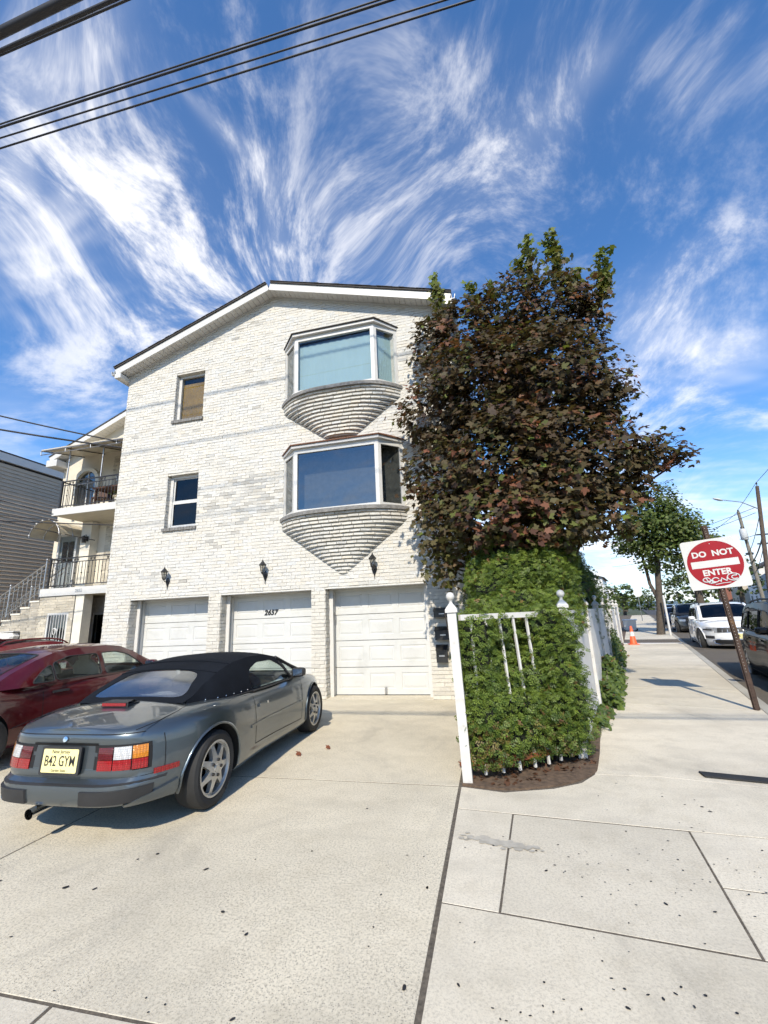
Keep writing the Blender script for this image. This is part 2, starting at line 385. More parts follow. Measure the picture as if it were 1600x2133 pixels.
def clip_poly(poly, p, n):
    """keep the side of the line through p where n points"""
    out = []; k = len(poly)
    for i in range(k):
        a, b2 = Vector(poly[i]), Vector(poly[(i + 1) % k]); da, db = (a - p).dot(n), (b2 - p).dot(n)
        if da >= 0: out.append(a)
        if da * db < 0: out.append(a.lerp(b2, da / (da - db)))
    return out
def shrink(poly, d):
    """move every edge of a counter-clockwise outline inwards by d (corners mitred)"""
    P = [Vector(p) for p in poly]; k = len(P); out = []
    for i in range(k):
        e0 = (P[i] - P[i - 1]).normalized(); e1 = (P[(i + 1) % k] - P[i]).normalized()
        n0 = Vector((-e0.y, e0.x)); n1 = Vector((-e1.y, e1.x)); m = n0 + n1
        out.append(P[i] + m * (d / max(0.3, 1 + n0.dot(n1))))
    return out
def slab(parent, poly, mat, gap=0.0055, z=0.0, bev=0.0025, name='slab', th=0.044):
    """one poured slab: flat top, a small tooled edge, sides down into the joint"""
    p0 = shrink(poly, gap)
    p1 = shrink(poly, gap + bev)
    if len(p0) < 3 or len(p1) != len(p0): p1 = p0
    n = len(p0); dz = rng.uniform(-0.0015, 0.0015)
    vs = [(*p, z - th) for p in p0] + [(*p, z - bev * 0.7 + dz) for p in p0] + [(*p, z + dz) for p in p1]
    fs = [tuple(2 * n + i for i in range(n))]
    for i in range(n):
        j = (i + 1) % n
        fs += [(i, j, n + j, n + i), (n + i, n + j, 2 * n + j, 2 * n + i)]
    mb = MB(); mb.add(vs, fs)
    return mb.build(name, mat, parent)

drive = tag(obj('driveway', MB().mesh('driveway', M['drive_concrete'])), 'sunlit concrete driveway in front of the garage doors', kind='structure')
XJ, YF = -0.425, 8.248
xs = [-24, -12.6, -9.5, -6.45, -3.40, XJ]
for i in range(len(xs) - 1):
    for y0, y1 in ((1.785, 4.285), (4.285, 7.05), (7.05, YF + 0.02)):
        if y0 > 7 : y0, y1 = 7.05, YF - 0.003
        if i == 0 and y1 < 5: pass
        slab(drive, [(xs[i], y0), (xs[i + 1], y0), (xs[i + 1], y1), (xs[i], y1)], M['drive_concrete'],
             0.006 if y0 > 4 else 0.007)
# the apron slab in the garage doorways
for x0, x1 in ((-7.917, -5.894), (-5.596, -3.519), (-3.223, -1.161)):
    slab(drive, [(x0, YF), (x1, YF), (x1, 8.75), (x0, 8.75)], M['drive_concrete'], 0.002, 0.004)
walk = tag(obj('sidewalk', MB().mesh('sidewalk', M['walk_concrete'])), 'pale concrete sidewalk at the street corner', kind='structure')
def wslab(poly, mat='walk_concrete', gap=0.004): return slab(walk, poly, M[mat], gap)
# front walk, between driveway and the main road
fx = [-24, -16, -12.2, -9.6, -7.0, -4.45, -1.9, XJ - 0.002]
for i in range(len(fx) - 1):
    wslab([(fx[i], -0.9), (fx[i + 1], -0.9), (fx[i + 1], 1.785), (fx[i], 1.785)], gap=0.009)
    wslab([(fx[i], -3.4), (fx[i + 1], -3.4), (fx[i + 1], -0.9), (fx[i], -0.9)])
# corner: a square of newer concrete set in the old walk
SQ = [Vector(p) for p in ((-0.108, 2.654), (0.988, 2.531), (1.154, 3.695), (0.010, 3.800))]
slab(walk, SQ, M['patch_concrete'], 0.008)
LFT = XJ + 0.016
def ext(p, q, x): t = (x - p.x) / (q.x - p.x); return Vector((x, p.y + (q.y - p.y) * t))
KR = lambda y: 3.84 + (y - 7.97) * SD.x / SD.y - 0.155                # kerb back edge at height y
bl, br_, tr_, tl = SQ
ya, yb = ext(bl, br_, LFT), ext(tl, tr_, LFT)
top_l, top_r = Vector((LFT, 4.30)), Vector((KR(4.42), 4.42))
wslab([(LFT, ya.y), bl, tl, (LFT, yb.y)])
wslab([(LFT, yb.y), tl, tr_, ext(tl, tr_, KR(3.6)), top_r, (1.32, 4.72), (0.78, 4.72), (0.62, 4.49), (0.37, 4.33), (-0.04, 4.20), (LFT, 4.28)])
mr = br_.lerp(tr_, 0.45)
wslab([br_, (KR(2.4), 2.45), (KR(3.0), 2.95), mr])
wslab([mr, (KR(3.0), 2.95), ext(tl, tr_, KR(3.6)), tr_])
wslab([(LFT, -0.9), (3.6, -0.9), (KR(2.4), 2.45), br_, bl, (LFT, ya.y)])
wslab([(LFT, -3.4), (3.6, -3.4), (3.6, -0.9), (LFT, -0.9)])
# along the side street, beside the fence
fence_x = lambda y: 1.155 + (y - 6.34) * SD.x / SD.y
def across(a, n0, n1):
    return [street(a, n0), street(a, n1)]
cuts = [-2.75, -0.55, 1.05, 2.6, 4.15, 5.7, 7.25, 8.8, 10.35, 11.9]
bedge = [(0.80, 4.92), (0.985, 5.50), (1.16, 6.30)]
wslab([(1.32, 4.72), tuple(top_r), street(-0.55, -0.155), street(-0.55, -2.15), (0.985, 5.50), (0.80, 4.92), (0.78, 4.72)])
for i in range(1, len(cuts) - 1):
    a0, a1 = cuts[i], cuts[i + 1]
    wslab([street(a0, -2.15), street(a0, -0.155), street(a1, -0.155), street(a1, -2.15)])
aa = 14.6
while aa < 70:
    wslab([street(aa, -2.4), street(aa, -0.155), street(aa + 2.4, -0.155), street(aa + 2.4, -2.4)]); aa += 2.4
mb = MB(); mb.add([(*street(12.0, -2.2), -0.03), (*street(12.0, -0.155), -0.03), (*street(14.5, -0.155), -0.03), (*street(14.5, -2.4), -0.03)], [(0, 1, 2, 3)])
mb.build('asphalt_infill', M['asphalt'], walk)
mb = MB(); q = [street(11.95, -2.2), street(11.95, -0.155), street(12.25, -0.155), street(12.25, -2.2)]
slab(walk, q, M['white_paint'], 0.01, 0.012)

# kerb stones and the road
kerb = tag(obj('kerb', MB().mesh('kerb', M['kerb_concrete'])), 'worn concrete kerb along the side street', kind='structure')
a = -8.0
while a < 70:
    L = 3.0; mb = MB()
    p = [street(a + 0.006, -0.15), street(a + 0.006, 0.0), street(a + L - 0.006, 0.0), street(a + L - 0.006, -0.15)]
    z = 0.0; b = 0.018
    pi = [street(a + 0.006, -0.15), street(a + 0.006, -b), street(a + L - 0.006, -b), street(a + L - 0.006, -0.15)]
    vs = [(*q, -0.25) for q in p] + [(*q, z - (b if k in (1, 2) else 0)) for k, q in enumerate(p)] + [(*q, z) for q in pi]
    fs = [(8, 9, 10, 11)] + [(i, (i + 1) % 4, 4 + (i + 1) % 4, 4 + i) for i in range(4)] + [(4 + i, 4 + (i + 1) % 4, 8 + (i + 1) % 4, 8 + i) for i in range(4)]
    mb.add(vs, fs); mb.build('kerb_stone', M['kerb_concrete'], kerb); a += L
mb = MB(); mb.add([(*street(-40, 0.0), ROAD_Z), (*street(-40, 9.4), ROAD_Z), (*street(400, 9.4), ROAD_Z), (*street(400, 0.0), ROAD_Z)], [(0, 1, 2, 3)])
tag(mb.build('side_road', M['asphalt']), 'dark asphalt side street with parked cars', kind='structure')
mb = MB(); mb.add([(-60, -14, ROAD_Z - 0.004), (60, -14, ROAD_Z - 0.004), (60, -3.6, ROAD_Z - 0.004), (-60, -3.6, ROAD_Z - 0.004)], [(0, 1, 2, 3)])
tag(mb.build('main_road', M['asphalt']), 'asphalt main road behind the viewer', kind='structure')
mb = MB()
mb.add([(*street(4.0, 0.0), ROAD_Z + 0.004), (*street(4.0, 2.2), ROAD_Z + 0.004), (*street(4.12, 2.2), ROAD_Z + 0.004), (*street(4.12, 0.0), ROAD_Z + 0.004)], [(0, 1, 2, 3)])
tag(mb.build('road_marking', M['road_paint']), 'white parking line painted across the asphalt', kind='structure')
mb = MB(); n0, n1 = 9.4, 13.0
mb.add([(*street(-40, n0), -0.01), (*street(-40, n1), -0.01), (*street(400, n1), -0.01), (*street(400, n0), -0.01)], [(0, 1, 2, 3)])
mb.add([(*street(-40, n0), -0.3), (*street(400, n0), -0.3), (*street(400, n0), -0.01), (*street(-40, n0), -0.01)], [(0, 1, 2, 3)])
tag(mb.build('far_pavement', M['kerb_concrete']), 'pavement on the far side of the side street', kind='structure')
# the planted strip behind the fence
mb = MB()
bed = [(XJ + 0.03, 4.42), (-0.40, 4.305), (-0.04, 4.225), (0.36, 4.35), (0.60, 4.51), (0.80, 4.74), (0.86, 4.95), (1.00, 5.50), (1.15, 6.2), street(11.9, -2.16), street(40, -2.45), street(40, -9), (XJ + 0.03, 30), (XJ + 0.03, 8.2)]
front = [Vector(q) for q in bed[1:9]]
for _ in range(3):                                # round the poured edge of the bed
    nf = [front[0]]
    for a_, b_ in zip(front[:-1], front[1:]): nf += [a_.lerp(b_, 0.25), a_.lerp(b_, 0.75)]
    front = nf + [front[-1]]
bed = [bed[0]] + [tuple(q) for q in front] + bed[9:]
rows = [[(*p, -0.04) for p in bed], [(*p, 0.012) for p in bed]]
mb.grid(rows, close=True); mb.add(rows[1], [tuple(range(len(bed)))])
tag(mb.build('soil_bed', M['soil']), 'bare brown soil bed under the hedge', kind='structure')
# ================================================================== the white brick house
def brick_mat(name, base, soot=0.5):
    m, T, b = new_mat(name)
    P = T.new('ShaderNodeNewGeometry').outputs['Position']
    at = T.new('ShaderNodeAttribute'); at.attribute_name = 'tint'
    rn = T.new('ShaderNodeObjectInfo').outputs['Random']
    n = T.noise(T.mapping(P, (0.7, 1, 1.5)), 30, 4, 0.72)
    c = T.mix(1.0, at.outputs['Color'], (*base, 1), 'MULTIPLY')
    c = T.mix(T.smooth(n, 0.48, 0.68, 0, 0.50), c, (0.36, 0.355, 0.33, 1))
    c = T.mix(T.smooth(n, 0.46, 0.30, 0, 0.45), c, (0.66, 0.645, 0.59, 1))
    # long sooty weather streaks along the courses
    s = T.noise(T.mapping(P, (0.42, 1, 3.2)), 1.5, 8, 0.72)
    c = T.mix(T.smooth(s, 0.56, 0.76, 0, soot), c, (0.34, 0.325, 0.30, 1))
    T.put(b.inputs['Base Color'], c); b.inputs['Roughness'].default_value = 0.9
    T.put(b.inputs['Normal'], T.bump(T.math('ADD', n, T.math('MULTIPLY', T.noise(P, 150, 3, 0.6), 0.5)), 0.7, 0.006))
    return m
M['brick'] = brick_mat('brick', (0.59, 0.572, 0.522), 0.42)
M['mortar'] = plain('mortar', (0.54, 0.52, 0.465), 0.95, var=0.2, scale=9, bump=0.6, bscale=120)
M['neighbour_brick'] = brick_mat('neighbour_brick', (0.50, 0.45, 0.37), 0.5)

CH, BL = 0.0705, 0.205
def snoise(x, z): return (math.sin(x * 1.9 + z * 0.7) + math.sin(x * 0.83 - z * 2.3 + 1.3) + math.sin(x * 3.7 + z * 5.1 + 0.4) * 0.6) / 2.6
def brick_tint(x, z):
    t = random.gauss(1.0, 0.024)
    k = math.exp(-((z - 4.25) / 0.55) ** 2 - ((x + 5.2) / 1.1) ** 2) * 0.9 + math.exp(-((z - 6.95) / 0.12) ** 2 - ((x + 4.9) / 0.5) ** 2) * 0.6
    k += math.exp(-((z - 3.4) / 0.18) ** 2 - ((x + 6.4) / 0.6) ** 2) * 0.5
    if random.random() < k * 0.55 + 0.012: t *= random.uniform(0.66, 0.88)
    if snoise(x * 0.6, z * 2.4) > 0.62 and random.random() < 0.3: t *= 0.86
    w = random.gauss(0, 0.016)
    return (t * (1 + w), t, t * (1 - w * 1.6))
def brick_verts(u0, u1, z0, z1, proud, depth, jit=0.004):
    j = lambda s=jit: random.uniform(-s, s)
    f = [(u0 + j(), -proud + j(0.003), z0 + j()), (u1 + j(), -proud + j(0.003), z0 + j()), (u1 + j(), -proud + j(0.003), z1 + j()), (u0 + j(), -proud + j(0.003), z1 + j())]
    b = [(p[0], depth, p[2]) for p in f]
    return f + b
BRICK_F = [(0, 1, 2, 3), (1, 0, 4, 5), (2, 1, 5, 6), (3, 2, 6, 7), (0, 3, 7, 4)]
def bricks_in(intervals, course, bl=BL, gap=0.007, ch=CH):
    z0, z1 = course * ch + gap / 2, (course + 1) * ch - gap / 2
    out = []
    for u0, u1 in intervals:
        hg = 0.004                               # the head joints are tight
        off = (bl + hg) * (0.5 if course % 2 else 0.0) + random.uniform(-0.012, 0.012)
        k = math.floor((u0 - off) / (bl + hg)); u = off + k * (bl + hg)
        while u < u1:
            a, b = max(u + hg / 2, u0), min(u + bl + hg / 2, u1)
            if b - a > 0.022: out.append((a, b, z0, z1))
            u += bl + hg
    return out

HX0, HX1 = -8.614, -0.40
GAR = [(-7.917, -5.894), (-5.596, -3.519), (-3.223, -1.161)]; LZ = 2.088
WIN = [(-7.165, -6.344, 6.37, 7.64), (-7.185, -6.344, 3.67, 4.955)]
PKX, PKZ = -4.50, 9.40                      # under-side of the gable at the wall
def roof_z(x):  # underside of soffit at the wall
    return 7.86 + (x + 8.75) / 4.25 * (PKZ - 7.86) if x < PKX else PKZ - (x - PKX) / 4.26 * (PKZ - 8.045)
BAYC, BAYW, BAYD, BAYF = -2.825, 1.345, 0.40, 0.915      # centre, half width at wall, depth, half width of the front
BAYS = [(3.62, 5.00), (6.32, 7.70)]                        # sill top and head of the two bays
openings = [(a, b, 0.0, LZ) for a, b in GAR] + WIN + [(BAYC - BAYW, BAYC + BAYW, z0 - 0.02, z1 + 0.05) for z0, z1 in BAYS]
def subtract(iv, a, b):
    out = []
    for u0, u1 in iv:
        if b <= u0 or a >= u1: out.append((u0, u1)); continue
        if a > u0: out.append((u0, a))
        if b < u1: out.append((b, u1))
    return out

house = thing('brick_house', 'three-storey whitewashed brick house with a low gable and two bay windows', 'house', (HX0 / 2 + HX1 / 2, YF, 0))
HO = house.location
def hb(name, mb, mats, parent=None, **kw):   # a part in world coordinates, shifted under the house
    mb.v = [(x - HO.x, y - HO.y, z - HO.z) for x, y, z in mb.v]
    return mb.build(name, mats, parent or house, **kw)

# mortar wall behind the bricks
mb = MB(); ym = YF + 0.006
xb = sorted({HX0, HX1, PKX} | {v for o in openings for v in o[:2]}); zb = sorted({0.0, 7.4} | {v for o in openings for v in o[2:]})
zb = [z for z in zb if z <= 7.4]
openw = [o for o in openings[:5]]
for i in range(len(xb) - 1):
    xm = (xb[i] + xb[i + 1]) / 2
    for j in range(len(zb) - 1):
        zm = (zb[j] + zb[j + 1]) / 2
        if any(o[0] < xm < o[1] and o[2] < zm < o[3] for o in openw): continue
        mb.add([(xb[i], ym, zb[j]), (xb[i + 1], ym, zb[j]), (xb[i + 1], ym, zb[j + 1]), (xb[i], ym, zb[j + 1])], [(0, 1, 2, 3)])
    if WIN[0][0] < xm < WIN[0][1]:
        mb.add([(xb[i], ym, 7.64), (xb[i + 1], ym, 7.64), (xb[i + 1], ym, roof_z(xb[i + 1])), (xb[i], ym, roof_z(xb[i]))], [(0, 1, 2, 3)])
    else:
        mb.add([(xb[i], ym, 7.4), (xb[i + 1], ym, 7.4), (xb[i + 1], ym, roof_z(xb[i + 1])), (xb[i], ym, roof_z(xb[i]))], [(0, 1, 2, 3)])
mb.box(HX0, HX0 + 0.2, ym + 0.001, YF + 12, 0, 7.85); mb.box(HX1 - 0.2, HX1, ym + 0.001, YF + 12, 0, 8.0); mb.box(HX0 + 0.2, HX1 - 0.2, YF + 11.8, YF + 12, 0, 7.85)
hb('wall', mb, M['mortar'])

# bricks: those nearest the viewer are separate pieces, the rest one field
unit = []
for k in range(6):
    me_ = MB(); t = random.gauss(1.0, 0.04)
    if k == 5: t = 0.86
    me_.add(brick_verts(-0.5, 0.5, -0.5, 0.5, 0.0, 0.5, 0.0), BRICK_F, 0, (t, t * 0.985, t * 0.95))
    # ragged face
    me_.v = [(x + random.uniform(-0.02, 0.02), y, z + random.uniform(-0.06, 0.06)) for x, y, z in me_.v]
    unit.append(me_.mesh('brick', M['brick']))
field = MB(); n_single = 0; near = []
for c in range(int(9.42 / CH)):
    z0, z1 = c * CH, (c + 1) * CH
    iv = [(HX0, HX1)]
    for o in openings:
        if z1 > o[2] + 0.01 and z0 < o[3] - 0.01: iv = subtract(iv, o[0], o[1])
    if z1 > 7.7:   # gable
        xl = -8.75 + (z1 + 0.02 - 7.86) / (PKZ - 7.86) * 4.25; xr = PKX + (PKZ - z1 - 0.02) / (PKZ - 8.045) * 4.26
        iv2 = []
        for a, b in iv:
            a, b = max(a, xl), min(b, xr)
            if b - a > 0.05: iv2.append((a, b))
        iv = iv2
    for a, b, q0, q1 in bricks_in(iv, c):
        if z1 < LZ + 0.01 and a > -6.0: near.append((a, b, q0, q1)); continue
        field.add([(x, y + YF, z) for x, y, z in brick_verts(a, b, q0, q1, random.uniform(0.003, 0.009), 0.012)], BRICK_F, 0, brick_tint((a + b) / 2, (q0 + q1) / 2))
near.sort(key=lambda q: -(q[0] + q[1]))
for k, (a, b, q0, q1) in enumerate(near):
    if k < 300:
        o = obj('brick', random.choice(unit), house)
        o.location = ((a + b) / 2 - HO.x, random.uniform(-0.013, -0.004), (q0 + q1) / 2); o.scale = (b - a, 0.03, q1 - q0)
    else:
        field.add([(x, y + YF, z) for x, y, z in brick_verts(a, b, q0, q1, random.uniform(0.004, 0.012), 0.012)], BRICK_F, 0, brick_tint(a, q0))
# brick returns inside the garage openings
for a, b in GAR:
    for c in range(int(LZ / CH)):
        for xx, sgn in ((a, 1), (b, -1)):
            ds = [(0.012, 0.105), (0.113, 0.205)] if c % 2 else [(0.012, 0.205)]
            for d0, d1 in ds:
                e = random.uniform(0.002, 0.012)
                v = brick_verts(d0, d1, c * CH + 0.005, (c + 1) * CH - 0.005, e, 0.012)
                field.add([(xx + sgn * (-y), YF + u, z) for u, y, z in v], BRICK_F if sgn < 0 else [tuple(reversed(f)) for f in BRICK_F], 0, brick_tint(a, c * CH))
for (a, b, z0, z1) in WIN:
    for xx, sgn in ((a, 1), (b, -1)):
        c = math.ceil(z0 / CH)
        while (c + 1) * CH < z1 + 0.02:
            v = brick_verts(0.012, 0.13, c * CH + 0.005, min(z1, (c + 1) * CH - 0.005), random.uniform(0.001, 0.006), 0.012)
            field.add([(xx + sgn * (-y), YF + u, z) for u, y, z in v], BRICK_F, 0, brick_tint(a, c * CH)); c += 1
tag(hb('brick_field', field, M['brick']), kind='stuff')
# reveal backs and heads so no light leaks
mb = MB()
for a, b in GAR:
    mb.box(a - 0.1, a - 0.0135, YF + 0.0065, YF + 0.43, 0, LZ); mb.box(b + 0.0135, b + 0.1, YF + 0.0065, YF + 0.43, 0, LZ)
    mb.box(a - 0.1, b + 0.1, YF + 0.0065, YF + 0.43, LZ + 0.002, LZ + 0.12)
    mb.box(a - 0.1, b + 0.1, YF + 0.44, YF + 0.5, 0, LZ + 0.12)
for a, b, z0, z1 in WIN:
    mb.box(a - 0.1, a - 0.0135, YF + 0.0065, YF + 0.2, z0, z1); mb.box(b + 0.0135, b + 0.1, YF + 0.0065, YF + 0.2, z0, z1)
    mb.box(a - 0.1, b + 0.1, YF + 0.0065, YF + 0.2, z1 + 0.002, z1 + 0.1)
REV = mb
for _i in range(0, len(REV.v), 8):
    m_ = MB(); m_.add(REV.v[_i:_i + 8], [(0, 3, 2, 1), (4, 5, 6, 7), (0, 1, 5, 4), (1, 2, 6, 5), (2, 3, 7, 6), (3, 0, 4, 7)]); hb('reveal', m_, M['mortar'])
# steel lintels, painted white
for a, b in GAR:
    mb = MB(); mb.box(a - 0.0, b + 0.0, YF - 0.014, YF + 0.42, LZ - 0.012, LZ + 0.0015); hb('lintel', mb, M['white_trim'])

# ---- roof
def slope_box(mb, xa, za, xb_, zb_, y0, y1, t0, t1, mi=0):
    """a sloping board between two (x, z) points, from t0 to t1 square above the line"""
    d = Vector((xb_ - xa, 0, zb_ - za)).normalized(); n = Vector((-d.z, 0, d.x))
    pts = []
    for y in (y0, y1):
        for (x, z), t in (((xa, za), t0), ((xb_, zb_), t0), ((xb_, zb_), t1), ((xa, za), t1)):
            pts.append((x + n.x * t, y, z + n.z * t))
    return mb.add(pts, [(0, 1, 2, 3), (7, 6, 5, 4), (1, 0, 4, 5), (2, 1, 5, 6), (3, 2, 6, 7), (0, 3, 7, 4)], mi)
OV = 0.30; yR = YF - OV
LE, RE, PK = (-8.75, 7.80), (-0.24, 8.00), (PKX, 9.32)
roof = MB()
slope_box(roof, *LE, *PK, yR - 0.03, YF + 12.3, 0.152, 0.19); slope_box(roof, *PK, *RE, yR - 0.03, YF + 12.3, 0.152, 0.19)
roof_o = hb('roof', roof, M['asphalt_shingle'])
# ragged shingle butts along the rake
for (xa, za), (xb_, zb_) in ((LE, PK), (PK, RE)):
    n = 34
    for k in range(n):
        t0, t1 = k / n, (k + 0.96) / n; mb = MB()
        h = random.uniform(0.0, 0.006)
        slope_box(mb, xa + (xb_ - xa) * t0, za + (zb_ - za) * t0, xa + (xb_ - xa) * t1, za + (zb_ - za) * t1, yR - 0.045 - h, yR + 0.25, 0.191, 0.198 + h)
        hb('shingle', mb, M['asphalt_shingle'], roof_o)
for (xa, za), (xb_, zb_) in ((LE, PK), (PK, RE)):
    mb = MB(); slope_box(mb, xa, za, xb_, zb_, yR, yR + 0.03, -0.03, 0.15); hb('fascia', mb, M['white_trim'])
    d = Vector((xb_ - xa, zb_ - za)); L = d.length; d /= L; n = int(L / 0.125)
    for k in range(n):
        t0, t1 = k * L / n + 0.004, (k + 1) * L / n - 0.004; mb = MB()
        slope_box(mb, xa + d.x * t0, za + d.y * t0, xa + d.x * t1, za + d.y * t1, yR + 0.031, YF + 0.02, -0.006, 0.004)
        hb('soffit_slat', mb, M['soffit'])
    mb = MB(); slope_box(mb, xa, za, xb_, zb_, yR + 0.031, YF + 0.03, 0.006, 0.10); hb('soffit_back', mb, M['dark'])
    mb = MB(); slope_box(mb, xa, za, xb_, zb_, YF - 0.02, YF + 0.0, -0.05, -0.008); hb('frieze_trim', mb, M['soffit'])
# boxed eave ends and gutters
for (x0, x1, zz, s) in ((-8.78, -8.60, 7.78, -1), (-0.41, -0.20, 7.99, 1)):
    mb = MB(); mb.box(x0, x1, yR - 0.004, YF + 11.9, zz - 0.10, zz + 0.02); hb('eave_return', mb, M['white_trim'])
    xg = x0 - 0.09 if s < 0 else x1 + 0.002
    prof = [(0, 0), (0.07, 0), (0.088, 0.09), (0.088, 0.11), (0.078, 0.11), (0.066, 0.012), (0.008, 0.012), (0.008, 0.11), (0, 0.11)]
    if s < 0: prof = [(0.088 - p, q) for p, q in reversed(prof)]
    mb = MB(); Mx = Matrix(((1, 0, 0, xg), (0, 0, -1, YF + 12), (0, 1, 0, zz - 0.02), (0, 0, 0, 1)))
    mb.prism(prof, 0, 12 + OV + 0.03, 0, Mx); hb('gutter', mb, M['white_trim'])
mb = MB(); mb.tube([(-0.17, YF + 0.35, 7.95), (-0.17, YF + 0.42, 7.8), (-0.36, YF + 0.42, 7.55), (-0.36, YF + 0.42, 0.1)], 0.04, 8); hb('downpipe', mb, M['white_trim'], smooth=40)

# ---- two plain windows on the left
M['pane_dark'] = glass('pane_dark', (0.30, 0.32, 0.33), 0.45)
M['pane_clear'] = glass('pane_clear', (0.86, 0.89, 0.90), 0.16)
M['pane_black'] = glass('pane_black', (0.16, 0.17, 0.18), 0.0)
M['pane_plain'] = glass('pane_plain', (0.85, 0.86, 0.84), 0.0)
M['blind_tan'] = plain('blind_tan', (0.34, 0.215, 0.06), 0.85, var=0.22, scale=3)
M['blind_pale'] = plain('blind_pale', (0.30, 0.42, 0.44), 0.8, var=0.06, scale=1.5)
for k, (a, b, z0, z1) in enumerate(WIN):
    yw = YF + 0.13; w = 0.06; mb = MB()
    mb.box(a, a + w * 1.3, yw - 0.02, yw + 0.07, z0, z1); mb.box(b - w, b, yw - 0.02, yw + 0.07, z0, z1)
    mb.box(a + w * 1.3, b - w, yw - 0.02, yw + 0.07, z1 - w, z1); mb.box(a + w * 1.3, b - w, yw - 0.02, yw + 0.07, z0, z0 + w)
    win = hb('window', mb, M['white_trim'])
    def sub(name, mb, mat):
        return hb(name, mb, mat, win)
    if k == 1:
        zm = (z0 + z1) / 2
        mb = MB(); mb.box(a + w * 1.3, b - w, yw + 0.0, yw + 0.05, zm - 0.02, zm + 0.02)
        for q0, q1, dy in ((z0 + w, zm - 0.02, 0.0), (zm + 0.02, z1 - w, 0.02)):
            for x0, x1, y0, y1 in ((a + w * 1.3, a + w * 1.3 + 0.03, q0, q1), (b - w - 0.03, b - w, q0, q1), (a + w * 1.3 + 0.03, b - w - 0.03, q0, q0 + 0.025), (a + w * 1.3 + 0.03, b - w - 0.03, q1 - 0.025, q1)):
                mb.box(x0, x1, yw + dy, yw + dy + 0.03, y0, y1)
        sub('sash', mb, M['white_trim'])
        for q0, q1, dy in ((z0 + w, zm, 0.015), (zm, z1 - w, 0.035)):
            mb = MB(); mb.box(a + w * 1.3, b - w, yw + dy, yw + dy + 0.004, q0, q1); sub('pane', mb, M['pane_black'])
    else:
        mb = MB(); mb.box(a + w * 1.3, b - w, yw + 0.02, yw + 0.024, z0 + w, z1 - w); sub('pane', mb, M['pane_plain'])
        n = 26
        mb = MB(); rows = [[(a + 0.09 + (b - a - 0.16) * i / n, yw + 0.052 + 0.003 * math.sin(i * 2.2), z) for i in range(n + 1)] for z in (z0 + w, z1 - w - 0.14)]
        mb.grid(rows); sub('blind', mb, M['blind_tan'])
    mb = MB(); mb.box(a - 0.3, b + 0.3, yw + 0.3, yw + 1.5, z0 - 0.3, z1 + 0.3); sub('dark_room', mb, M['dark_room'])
    # rowlock brick sill, each brick on edge
    n = 12
    for i in range(n):
        mb = MB(); x0 = a - 0.03 + (b - a + 0.06) * i / n
        mb.box(x0 + 0.003, x0 + (b - a + 0.06) / n - 0.003, YF - 0.05 - random.uniform(0, 0.006), YF + 0.12, z0 - 0.075, z0 - 0.004 + random.uniform(-0.004, 0.003))
        sub('sill_brick', mb, M['stone_sill'])

